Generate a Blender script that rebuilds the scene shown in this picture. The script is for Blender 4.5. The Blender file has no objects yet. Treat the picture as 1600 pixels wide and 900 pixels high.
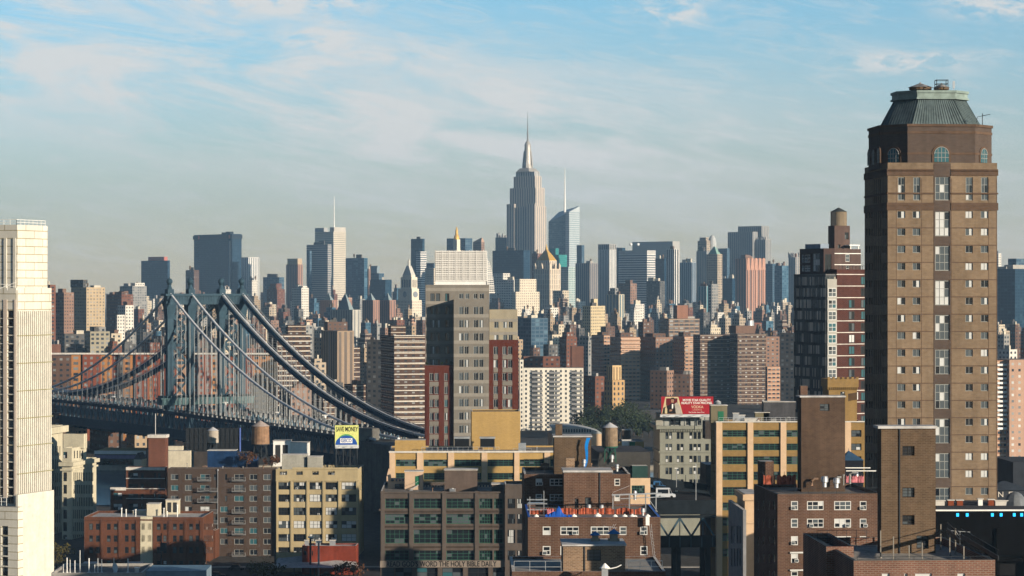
import bpy, math, random
from mathutils import Vector, Matrix
R = math.radians
rnd = random.Random(7)
C = bpy.context.scene.collection
sc = bpy.context.scene
# ------------------------------------------------------------------ camera
F, CAM = 3930.0, 85.0            # focal length in pixels of a 1600 wide frame, eye height in metres
cam = bpy.data.objects.new('camera', bpy.data.cameras.new('camera')); C.objects.link(cam)
cam.location = (0, 0, CAM); cam.rotation_euler = (R(90), 0, 0)
cam.data.sensor_width = 36; cam.data.lens = 36 * F / 1600
cam.data.clip_start = 1; cam.data.clip_end = 60000
sc.camera = cam
# ------------------------------------------------------------------ light
SUN_AZ, SUN_EL = 130, 12.5       # clockwise from +Y
w = bpy.data.worlds.new('World'); sc.world = w; w.use_nodes = True
nt = w.node_tree; nt.nodes.clear()
def nd(tree, t, **kw):
    n = tree.nodes.new(t)
    for k, v in kw.items(): setattr(n, k, v)
    return n
def mth(tree, op, a, b=None, c=None, clamp=False):
    n = tree.nodes.new('ShaderNodeMath'); n.operation = op; n.use_clamp = clamp
    for i, x in enumerate((a, b, c)):
        if x is None: continue
        if isinstance(x, (int, float)): n.inputs[i].default_value = x
        else: tree.links.new(x, n.inputs[i])
    return n.outputs[0]
def mixc(tree, f, a, b, bt='MIX'):
    n = tree.nodes.new('ShaderNodeMix'); n.data_type = 'RGBA'; n.blend_type = bt
    for s, x in ((n.inputs[0], f), (n.inputs[6], a), (n.inputs[7], b)):
        if isinstance(x, (int, float)): s.default_value = x
        elif isinstance(x, tuple): s.default_value = x + (1,) if len(x) == 3 else x
        else: tree.links.new(x, s)
    return n.outputs[2]
def vec(tree, x, y, z):
    n = tree.nodes.new('ShaderNodeCombineXYZ')
    for i, q in enumerate((x, y, z)):
        if isinstance(q, (int, float)): n.inputs[i].default_value = q
        else: tree.links.new(q, n.inputs[i])
    return n.outputs[0]
L_ = nt.links.new
tc = nd(nt, 'ShaderNodeTexCoord'); sp = nd(nt, 'ShaderNodeSeparateXYZ'); L_(tc.outputs['Generated'], sp.inputs[0])
X, Y, Zc = sp.outputs
sky = nd(nt, 'ShaderNodeTexSky', sky_type='NISHITA', sun_disc=False, sun_elevation=R(SUN_EL), sun_rotation=R(SUN_AZ),
         air_density=1.0, dust_density=0.3, ozone_density=3.0, altitude=0)
# the air thins quickly above the skyline: the elevation is stretched
nrm = nd(nt, 'ShaderNodeVectorMath', operation='NORMALIZE')
L_(vec(nt, X, Y, mth(nt, 'ADD', mth(nt, 'MULTIPLY', Zc, 2.0), 0.03)), nrm.inputs[0]); L_(nrm.outputs[0], sky.inputs['Vector'])
skyc = mixc(nt, 1.0, sky.outputs[0], (0.74, 1.06, 0.95), 'MULTIPLY')
# smog near the horizon, all round
smog = nd(nt, 'ShaderNodeMapRange', interpolation_type='SMOOTHSTEP'); smog.inputs[1].default_value = -.01; smog.inputs[2].default_value = .155; smog.inputs[3].default_value = .92; smog.inputs[4].default_value = 0.0; L_(Zc, smog.inputs[0])
skyc = mixc(nt, smog.outputs[0], skyc, (2.5, 1.82, 1.18))
# thin cirrus, drawn by direction (azimuth, elevation in degrees)
az = mth(nt, 'MULTIPLY', mth(nt, 'ARCTAN2', X, Y), 57.2958); el = mth(nt, 'MULTIPLY', mth(nt, 'ARCSINE', Zc), 57.2958)
tilt = mth(nt, 'ADD', el, mth(nt, 'MULTIPLY', az, 0.16))
def nz(x, y, s, det=6, rough=.55, dist=0.0, seed=0.0):
    n = nd(nt, 'ShaderNodeTexNoise'); n.inputs['Scale'].default_value = s; n.inputs['Detail'].default_value = det
    n.inputs['Roughness'].default_value = rough; n.inputs['Distortion'].default_value = dist
    L_(vec(nt, x, y, seed), n.inputs['Vector']); return n.outputs[0]
def ramp(x, a, b):
    n = nd(nt, 'ShaderNodeMapRange', interpolation_type='SMOOTHSTEP'); n.inputs[1].default_value = a; n.inputs[2].default_value = b
    L_(x, n.inputs[0]); return n.outputs[0]
def bump1(x, c, wd):             # 1 at c, 0 at c +- wd
    return mth(nt, 'SUBTRACT', 1.0, ramp(mth(nt, 'ABSOLUTE', mth(nt, 'SUBTRACT', x, c)), 0, wd))
streak = ramp(nz(mth(nt, 'MULTIPLY', az, .2), mth(nt, 'MULTIPLY', tilt, .95), 1.0, 9, .62, .9, 3.3), .33, .60)
wisp = ramp(nz(mth(nt, 'MULTIPLY', az, .45), mth(nt, 'MULTIPLY', tilt, 2.4), 1.3, 9, .68, 1.2, 8.1), .44, .74)
band = bump1(tilt, 3.6, 3.0)
west = ramp(mth(nt, 'MULTIPLY', az, -1.0), -7.5, 1.0)
tp = lambda a, e, wa, we: mth(nt, 'MULTIPLY', bump1(az, a, wa), bump1(el, e, we))
puff = nz(mth(nt, 'MULTIPLY', az, .9), mth(nt, 'MULTIPLY', el, 2.0), 1.5, 8, .6, .4, 1.7)
spots = mth(nt, 'ADD', mth(nt, 'ADD', tp(8.9, 5.05, 2.6, .42), tp(3.6, 6.25, 1.5, .5)), mth(nt, 'ADD', tp(-4.4, 5.65, 1.4, .5), mth(nt, 'ADD', tp(11, 6.3, 2.2, .5), tp(-5, 6.5, 3.5, .6))))
spots = mth(nt, 'MULTIPLY', spots, ramp(puff, .38, .60))
cl = mth(nt, 'ADD', mth(nt, 'MULTIPLY', mth(nt, 'MULTIPLY', streak, band), mth(nt, 'ADD', mth(nt, 'MULTIPLY', west, .85), .3)), mth(nt, 'MULTIPLY', wisp, .42))
cl = mth(nt, 'ADD', cl, mth(nt, 'MULTIPLY', spots, 1.1), clamp=True)
cl = mth(nt, 'MULTIPLY', cl, .9)
skyc = mixc(nt, cl, skyc, (3.35, 3.3, 3.22))
# sky above the frame and westward made darker and bluer, to weaken the fill
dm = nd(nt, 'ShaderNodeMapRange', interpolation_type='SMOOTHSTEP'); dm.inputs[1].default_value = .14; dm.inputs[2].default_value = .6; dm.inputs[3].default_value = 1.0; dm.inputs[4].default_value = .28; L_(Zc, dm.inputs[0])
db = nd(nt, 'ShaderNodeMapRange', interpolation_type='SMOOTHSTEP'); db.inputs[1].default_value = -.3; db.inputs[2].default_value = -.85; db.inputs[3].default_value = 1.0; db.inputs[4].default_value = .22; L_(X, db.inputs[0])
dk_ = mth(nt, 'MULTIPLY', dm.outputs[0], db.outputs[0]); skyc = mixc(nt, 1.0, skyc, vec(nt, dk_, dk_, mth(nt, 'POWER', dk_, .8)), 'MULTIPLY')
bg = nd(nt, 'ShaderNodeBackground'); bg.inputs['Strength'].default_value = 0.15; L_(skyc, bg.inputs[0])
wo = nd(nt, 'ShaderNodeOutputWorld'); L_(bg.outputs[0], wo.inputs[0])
sd = bpy.data.lights.new('sun', 'SUN'); sd.energy = 5.0; sd.angle = R(.5); sd.color = (1.0, .86, .68)
so = bpy.data.objects.new('sun', sd); C.objects.link(so)
sv = Vector((math.sin(R(SUN_AZ)) * math.cos(R(SUN_EL)), math.cos(R(SUN_AZ)) * math.cos(R(SUN_EL)), math.sin(R(SUN_EL))))
so.rotation_euler = sv.to_track_quat('Z', 'Y').to_euler(); so.location = sv * 500
sc.view_settings.view_transform = 'Standard'; sc.view_settings.look = 'None'
sc.view_settings.exposure = 0.6; sc.view_settings.gamma = 1.0; sc.view_settings.use_curve_mapping = False
sc.cycles.use_denoising = True; sc.cycles.max_bounces = 5; sc.cycles.diffuse_bounces = 1; sc.cycles.glossy_bounces = 2
sc.cycles.volume_bounces = 0; sc.cycles.use_adaptive_sampling = True; sc.cycles.adaptive_threshold = 0.02
sc.cycles.sample_clamp_indirect = 4
# ------------------------------------------------------------------ materials
MATS = {}
def weather(t, amt=.18, s1=.06, s2=1.2):
    """a factor around 1 that varies in blotches and rain streaks"""
    co = nd(t, 'ShaderNodeTexCoord').outputs['Object']
    def n(scale, mp, det):
        a = nd(t, 'ShaderNodeMapping'); a.inputs['Scale'].default_value = mp; t.links.new(co, a.inputs[0])
        q = nd(t, 'ShaderNodeTexNoise'); q.inputs['Scale'].default_value = scale; q.inputs['Detail'].default_value = det
        t.links.new(a.outputs[0], q.inputs['Vector']); return q.outputs[0]
    a = n(s1, (1, 1, 1), 4); b = n(s2, (1, 1, 1), 5); c = n(.7, (1, 1, .06), 3)
    s = mth(t, 'ADD', mth(t, 'ADD', a, mth(t, 'MULTIPLY', b, .6)), mth(t, 'MULTIPLY', c, .8))
    return mth(t, 'ADD', mth(t, 'MULTIPLY', mth(t, 'SUBTRACT', s, 1.2), amt * 3), 1.0)
def start(name):
    m = bpy.data.materials.new(name); m.use_nodes = True; t = m.node_tree
    return m, t, t.nodes['Principled BSDF']
def pbr(name, col, rough=.8, var=.15, metal=0.0, emis=0.0, spec=.1, s1=.3):
    if name in MATS: return MATS[name]
    m, t, b = start(name)
    b.inputs['Roughness'].default_value = rough; b.inputs['Metallic'].default_value = metal; b.inputs['Specular IOR Level'].default_value = spec
    if var:
        k = weather(t, var, s1); g = vec(t, k, k, k)
        t.links.new(mixc(t, 1.0, tuple(col), g, 'MULTIPLY'), b.inputs['Base Color'])
    else: b.inputs['Base Color'].default_value = tuple(col) + (1,)
    if emis: b.inputs['Emission Color'].default_value = tuple(col) + (1,); b.inputs['Emission Strength'].default_value = emis
    MATS[name] = m; return m
def brick(name, c1, c2, mortar, bw=.8, bh=.27, ms=.035, var=.2):
    if name in MATS: return MATS[name]
    m, t, b = start(name)
    uv = nd(t, 'ShaderNodeTexCoord').outputs['UV']
    br = nd(t, 'ShaderNodeTexBrick'); br.inputs['Scale'].default_value = 1; br.inputs['Brick Width'].default_value = bw; br.inputs['Row Height'].default_value = bh
    br.inputs['Mortar Size'].default_value = ms; br.inputs['Bias'].default_value = -.1
    for i, c in enumerate((c1, c2, mortar)): br.inputs[1 + i].default_value = tuple(c) + (1,)
    t.links.new(uv, br.inputs['Vector'])
    k = weather(t, var, .12); t.links.new(mixc(t, 1.0, br.outputs[0], vec(t, k, k, k), 'MULTIPLY'), b.inputs['Base Color'])
    b.inputs['Roughness'].default_value = .9; b.inputs['Specular IOR Level'].default_value = .08
    MATS[name] = m; return m
def facade_group():
    g = bpy.data.node_groups.new('facade', 'ShaderNodeTree'); it = g.interface
    for n, v in (('Wall', (.4, .3, .2, 1)), ('Spandrel', (.4, .3, .2, 1)), ('Dark', (.02, .03, .04, 1)), ('Light', (.3, .32, .33, 1)), ('Band', (.5, .5, .5, 1))):
        it.new_socket(n, in_out='INPUT', socket_type='NodeSocketColor').default_value = v
    for n, v in (('Width', .5), ('Height', .5), ('LightShare', .2), ('BandSize', 0.), ('Mullion', 0.), ('GlassRough', .15), ('Weather', .16), ('Metal', 0.)):
        it.new_socket(n, in_out='INPUT', socket_type='NodeSocketFloat').default_value = v
    it.new_socket('BSDF', in_out='OUTPUT', socket_type='NodeSocketShader')
    gi = nd(g, 'NodeGroupInput').outputs; go = nd(g, 'NodeGroupOutput')
    s = nd(g, 'ShaderNodeSeparateXYZ'); g.links.new(nd(g, 'ShaderNodeTexCoord').outputs['UV'], s.inputs[0])
    u, v = s.outputs[0], s.outputs[1]
    M = lambda op, a, b=None, c=None: mth(g, op, a, b, c)
    du = M('ABSOLUTE', M('SUBTRACT', M('FRACT', u), .5)); fv = M('FRACT', v); dv = M('ABSOLUTE', M('SUBTRACT', fv, .5))
    pos = M('GREATER_THAN', v, 0.0)
    mu = M('MULTIPLY', M('LESS_THAN', du, M('MULTIPLY', gi['Width'], .5)), pos)
    mv = M('LESS_THAN', dv, M('MULTIPLY', gi['Height'], .5))
    ml = M('GREATER_THAN', du, M('MULTIPLY', gi['Mullion'], .5))
    gl = M('MULTIPLY', M('MULTIPLY', mu, mv), ml)
    wn = nd(g, 'ShaderNodeTexWhiteNoise', noise_dimensions='3D')
    oi = nd(g, 'ShaderNodeObjectInfo').outputs['Random']
    side = M('MULTIPLY', M('LESS_THAN', M('FRACT', u), .5), M('GREATER_THAN', gi['Mullion'], .001))
    g.links.new(vec(g, M('ADD', M('FLOOR', u), M('MULTIPLY', side, .37)), M('FLOOR', v), M('MULTIPLY', oi, 91.7)), wn.inputs[0])
    r = wn.outputs[0]
    k = M('MULTIPLY', M('LESS_THAN', r, gi['LightShare']), M('ADD', M('MULTIPLY', M('FRACT', M('MULTIPLY', r, 37.0)), .8), .2))
    glass = mixc(g, k, gi['Dark'], gi['Light'])
    wv = weather(g, .16, .025, .5)
    wv = M('ADD', M('MULTIPLY', M('SUBTRACT', wv, 1.0), M('MULTIPLY', gi['Weather'], 6.0)), 1.0)
    bm = M('MULTIPLY', M('LESS_THAN', fv, gi['BandSize']), M('GREATER_THAN', v, -.3))
    base = mixc(g, bm, gi['Wall'], gi['Band'])
    base = mixc(g, mu, base, mixc(g, bm, gi['Spandrel'], gi['Band']))
    base = mixc(g, 1.0, base, vec(g, wv, wv, wv), 'MULTIPLY')
    base = mixc(g, gl, base, glass)
    b = nd(g, 'ShaderNodeBsdfPrincipled'); g.links.new(base, b.inputs['Base Color'])
    rg = nd(g, 'ShaderNodeMix'); g.links.new(gl, rg.inputs[0]); rg.inputs[2].default_value = .85; g.links.new(gi['GlassRough'], rg.inputs[3])
    g.links.new(rg.outputs[0], b.inputs['Roughness']); g.links.new(M('ADD', M('MULTIPLY', gl, .4), .08), b.inputs['Specular IOR Level'])
    g.links.new(M('MULTIPLY', gl, gi['Metal']), b.inputs['Metallic'])
    g.links.new(b.outputs[0], go.inputs[0]); return g
FG = facade_group()
def fac(name, wall, wf=.5, hf=.5, sp=None, dark=(.02, .028, .04), light=(.28, .29, .29), share=.2, band=None, bs=0., mull=0., rough=.2, wth=.16, metal=0.):
    if name in MATS: return MATS[name]
    m, t, b = start(name); t.nodes.remove(b)
    n = nd(t, 'ShaderNodeGroup'); n.node_tree = FG
    for k, v in (('Wall', wall), ('Spandrel', sp or wall), ('Dark', dark), ('Light', light), ('Band', band or wall)): n.inputs[k].default_value = tuple(v) + (1,)
    for k, v in (('Width', wf), ('Height', hf), ('LightShare', share), ('BandSize', bs), ('Mullion', mull), ('GlassRough', rough), ('Weather', wth), ('Metal', metal)): n.inputs[k].default_value = v
    t.links.new(n.outputs[0], t.nodes['Material Output'].inputs[0]); MATS[name] = m; return m
# ------------------------------------------------------------------ meshes
class MB:
    def __init__(s): s.v = []; s.f = []; s.m = []; s.uv = []; s.sm = []
    def poly(s, pts, m=0, uv=None, smooth=False):
        i = len(s.v); s.v += [tuple(p) for p in pts]; s.f.append(tuple(range(i, i + len(pts)))); s.m.append(m); s.sm.append(smooth)
        if uv is None:
            p = [Vector(q) for q in pts[:3]]; n = (p[1] - p[0]).cross(p[2] - p[0]); a = [abs(c) for c in n]
            if a[2] >= a[0] and a[2] >= a[1]: uv = [(q[0], q[1]) for q in pts]
            elif a[0] >= a[1]: uv = [(q[1], q[2]) for q in pts]
            else: uv = [(q[0], q[2]) for q in pts]
        s.uv += list(uv)
    def box(s, x0, x1, y0, y1, z0, z1, m=0, top=None, bottom=True):
        top = m if top is None else top
        s.poly([(x0, y0, z0), (x1, y0, z0), (x1, y0, z1), (x0, y0, z1)], m); s.poly([(x1, y1, z0), (x0, y1, z0), (x0, y1, z1), (x1, y1, z1)], m)
        s.poly([(x0, y1, z0), (x0, y0, z0), (x0, y0, z1), (x0, y1, z1)], m); s.poly([(x1, y0, z0), (x1, y1, z0), (x1, y1, z1), (x1, y0, z1)], m)
        s.poly([(x0, y0, z1), (x1, y0, z1), (x1, y1, z1), (x0, y1, z1)], top)
        if bottom: s.poly([(x0, y1, z0), (x1, y1, z0), (x1, y0, z0), (x0, y0, z0)], m)
    def fbox(s, x0, x1, y0, y1, z0, z1, bay, floor, m=0, top=1, drop=0.6, tz=None):
        """a box whose walls carry UVs counted in bays and floors; tz: own top height at the four corners"""
        tz = tz or (z1,) * 4
        q = [(x0, y0, tz[0]), (x1, y0, tz[1]), (x1, y1, tz[2]), (x0, y1, tz[3])]
        for i in range(4):
            a, b = q[i], q[(i + 1) % 4]; ln = math.hypot(a[0] - b[0], a[1] - b[1]); n = max(1, round(ln / bay))
            vv = lambda z: (z1 - drop - z) / floor
            s.poly([(a[0], a[1], z0), (b[0], b[1], z0), b, a], m, [(0, vv(z0)), (n, vv(z0)), (n, vv(b[2])), (0, vv(a[2]))])
        s.poly(q, top)
    def frus(s, b0, b1, z0, z1, m=0, top=None):
        """b0, b1: rectangles (x0,x1,y0,y1)"""
        c = lambda b, z: [(b[0], b[2], z), (b[1], b[2], z), (b[1], b[3], z), (b[0], b[3], z)]
        A, B = c(b0, z0), c(b1, z1)
        for i in range(4): j = (i + 1) % 4; s.poly([A[i], A[j], B[j], B[i]], m)
        s.poly(B, m if top is None else top)
    def cyl(s, x, y, z0, z1, r0, r1=None, n=16, m=0, cap=True, smooth=True):
        r1 = r0 if r1 is None else r1
        P = [(math.cos(2 * math.pi * i / n), math.sin(2 * math.pi * i / n)) for i in range(n)]
        for i in range(n):
            a, b = P[i], P[(i + 1) % n]
            s.poly([(x + a[0] * r0, y + a[1] * r0, z0), (x + b[0] * r0, y + b[1] * r0, z0), (x + b[0] * r1, y + b[1] * r1, z1), (x + a[0] * r1, y + a[1] * r1, z1)], m,
                   [(i * 6.28 * r0 / n, z0), ((i + 1) * 6.28 * r0 / n, z0), ((i + 1) * 6.28 * r0 / n, z1), (i * 6.28 * r0 / n, z1)], smooth)
        if cap and r1 > 0: s.poly([(x + a[0] * r1, y + a[1] * r1, z1) for a in P], m)
        if cap and r0 > 0: s.poly([(x + a[0] * r0, y + a[1] * r0, z0) for a in reversed(P)], m)
    def lathe(s, x, y, prof, n=16, m=0):
        for (r0, z0), (r1, z1) in zip(prof, prof[1:]): s.cyl(x, y, z0, z1, r0, r1, n, m, cap=False)
    def beam(s, p, q, w, h=None, m=0):
        h = w if h is None else h
        p, q = Vector(p), Vector(q); d = (q - p).normalized()
        up = Vector((0, 0, 1)) if abs(d.z) < .95 else Vector((0, 1, 0))
        a = d.cross(up).normalized() * (w / 2); b = a.cross(d).normalized() * (h / 2)
        A = [p - a - b, p + a - b, p + a + b, p - a + b]; B = [c + (q - p) for c in A]
        for i in range(4): j = (i + 1) % 4; s.poly([A[i], A[j], B[j], B[i]], m)
        s.poly(A, m); s.poly(B, m)
    def tube(s, pts, r, n=8, m=0):
        pts = [Vector(p) for p in pts]; rings = []
        for i, p in enumerate(pts):
            d = (pts[min(i + 1, len(pts) - 1)] - pts[max(i - 1, 0)]).normalized()
            up = Vector((0, 0, 1)) if abs(d.z) < .95 else Vector((0, 1, 0))
            a = d.cross(up).normalized(); b = a.cross(d)
            rr = r(i) if callable(r) else r
            rings.append([p + (a * math.cos(t) + b * math.sin(t)) * rr for t in (2 * math.pi * k / n for k in range(n))])
        for A, B in zip(rings, rings[1:]):
            for i in range(n): j = (i + 1) % n; s.poly([A[i], A[j], B[j], B[i]], m, None, True)
        s.poly(rings[0], m); s.poly(rings[-1], m)
    def ball(s, x, y, z, r, m=0, n=10, sz=1):
        s.lathe(x, y, [(max(1e-3, r * math.sin(math.pi * i / 7)), z - sz * r * math.cos(math.pi * i / 7)) for i in range(8)], n, m)
    def mesh(s, name, mats):
        me = bpy.data.meshes.new(name); me.from_pydata(s.v, [], s.f)
        for m in mats: me.materials.append(m)
        me.polygons.foreach_set('material_index', s.m); me.polygons.foreach_set('use_smooth', s.sm)
        ul = me.uv_layers.new(name='UVMap'); ul.data.foreach_set('uv', [c for q in s.uv for c in q[:2]])
        me.update(); return me
    def build(s, name, mats, parent=None, loc=(0, 0, 0), rz=0.0):
        if not isinstance(mats, (list, tuple)): mats = [mats]
        return link(name, s.mesh(name, mats), parent, loc, rz)
def link(name, data, parent=None, loc=(0, 0, 0), rz=0.0):
    o = bpy.data.objects.new(name, data); C.objects.link(o); o.parent = parent; o.location = loc; o.rotation_euler = (0, 0, rz); return o
def tag(o, label=None, cat=None, group=None, kind=None):
    for k, v in (('label', label), ('category', cat), ('group', group), ('kind', kind)):
        if v: o[k] = v
    return o
def thing(name, label, cat, loc=(0, 0, 0), rz=0.0, group=None):
    return tag(link(name, None, None, loc, rz), label, cat, group, 'thing')
def copy_tree(o, parent=None):
    c = o.copy(); C.objects.link(c)
    if parent: c.parent = parent
    for ch in list(o.children): copy_tree(ch, c)
    return c
def at(px, py, D): return ((px - 800) / F * D, D, CAM - (py - 450) / F * D)
def gz(py, D): return CAM - (py - 450) / F * D
# shared plain materials
ROOF = pbr('roof_gravel', (.19, .175, .16), .95, .3); ROOFD = pbr('roof_tar', (.06, .06, .065), .9, .3); ROOFW = pbr('roof_silver', (.42, .41, .40), .7, .3)
COPE = pbr('coping_stone', (.55, .52, .47), .8, .2); STEEL = pbr('dark_steel', (.03, .035, .04), .6, .2); GALV = pbr('galvanised_metal', (.55, .56, .57), .35, .2, metal=.7)
WHITE = pbr('white_paint', (.75, .74, .70), .6, .1); CONC = pbr('concrete', (.30, .285, .26), .9, .25); BLUET = pbr('blue_tarp', (.015, .09, .42), .45, .3)
GDARK = pbr('glass_dark', (.012, .015, .02), .08, 0, spec=.5); GMID = pbr('glass_grey', (.07, .085, .095), .15, 0, spec=.5); GBL = pbr('glass_blind', (.52, .53, .52), .35, .1)
GTEAL = pbr('glass_teal', (.03, .10, .12), .1, 0, spec=.5)
GREENF = pbr('green_frame', (.03, .11, .075), .6, .2); GREYF = pbr('grey_frame', (.25, .26, .25), .6, .1); DARKF = pbr('dark_frame', (.03, .03, .03), .6, .1); WHITEF = pbr('white_frame', (.55, .55, .53), .5, .1)
BLACK = pbr('black_board', (.008, .008, .009), .7, .1); WOOD = pbr('cedar_wood', (.13, .085, .05), .9, .35)
# windows: columns, rows, frame, bar width, weights of dark / grey / blind / teal panes
STY = {'sash': (1, 2, WHITEF, .14, (5, 3, 2, 0)), 'tri': (3, 2, WHITEF, .14, (6, 2, 2, 0)), 'pair': (2, 1, GREYF, .1, (3, 4, 8, 0)), 'hall': (3, 3, GREYF, .16, (3, 9, 2, 0)), 'tallpair': (2, 3, GREYF, .14, (3, 6, 2, 0)),
       'ind': (5, 3, GREENF, .12, (8, 2, 0, 0)), 'ind2': (5, 2, DARKF, .12, (8, 2, 1, 0)), 'loft': (4, 2, DARKF, .12, (6, 2, 3, 0)), 'plain': (1, 2, DARKF, .12, (7, 2, 1, 0)),
       'two': (2, 2, DARKF, .12, (6, 3, 1, 1)), 'strip': (1, 3, WHITEF, .15, (4, 4, 1, 0)), 'slit': (1, 2, DARKF, .08, (5, 4, 0, 0)), 'res': (2, 1, GREYF, .16, (5, 5, 1, 1)), 'teal': (2, 1, DARKF, .16, (5, 3, 1, 3)),
       'glz': (2, 2, WHITEF, .2, (3, 3, 1, 3)), 'vent': (2, 3, DARKF, .15, (9, 3, 0, 0)), 'paper': (3, 2, DARKF, .1, (1, 2, 7, 0))}
WC = {}
def window_mesh(w, h, sty, var):
    key = (round(w, 1), round(h, 1), sty, var)
    if key in WC: return WC[key]
    nx, ny, fm, fw, wt = STY[sty]; b = MB(); r = random.Random(str(key))
    fw = min(fw, w / nx * .25, h / ny * .25)
    xs = [w * i / nx for i in range(nx + 1)]; zs = [h * i / ny for i in range(ny + 1)]
    for i, x in enumerate(xs):
        e = fw if i in (0, nx) else fw * .7; x0 = min(max(x - e / 2, 0), w - e); b.box(x0, x0 + e, -.05, .06, 0, h, 0)
    for i, z in enumerate(zs):
        e = fw if i in (0, ny) else fw * .7; z0 = min(max(z - e / 2, 0), h - e); b.box(fw, w - fw, -.04, .05, z0, z0 + e, 0)
    base = r.choices((1, 2, 3, 4), wt)[0]
    for i in range(nx):
        for j in range(ny):
            m = base if r.random() < .5 else r.choices((1, 2, 3, 4), wt)[0]
            b.poly([(xs[i], 0, zs[j]), (xs[i + 1], 0, zs[j]), (xs[i + 1], 0, zs[j + 1]), (xs[i], 0, zs[j + 1])], m)
    WC[key] = b.mesh('window', [fm, GDARK, GMID, GBL, GTEAL]); return WC[key]
acb = MB(); acb.box(-.35, .35, -.45, .1, 0, .5, 0); acb.box(-.28, .28, -.47, -.45, .06, .44, 1); AC = acb.mesh('air_conditioner', [WHITEF, GMID])
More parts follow.
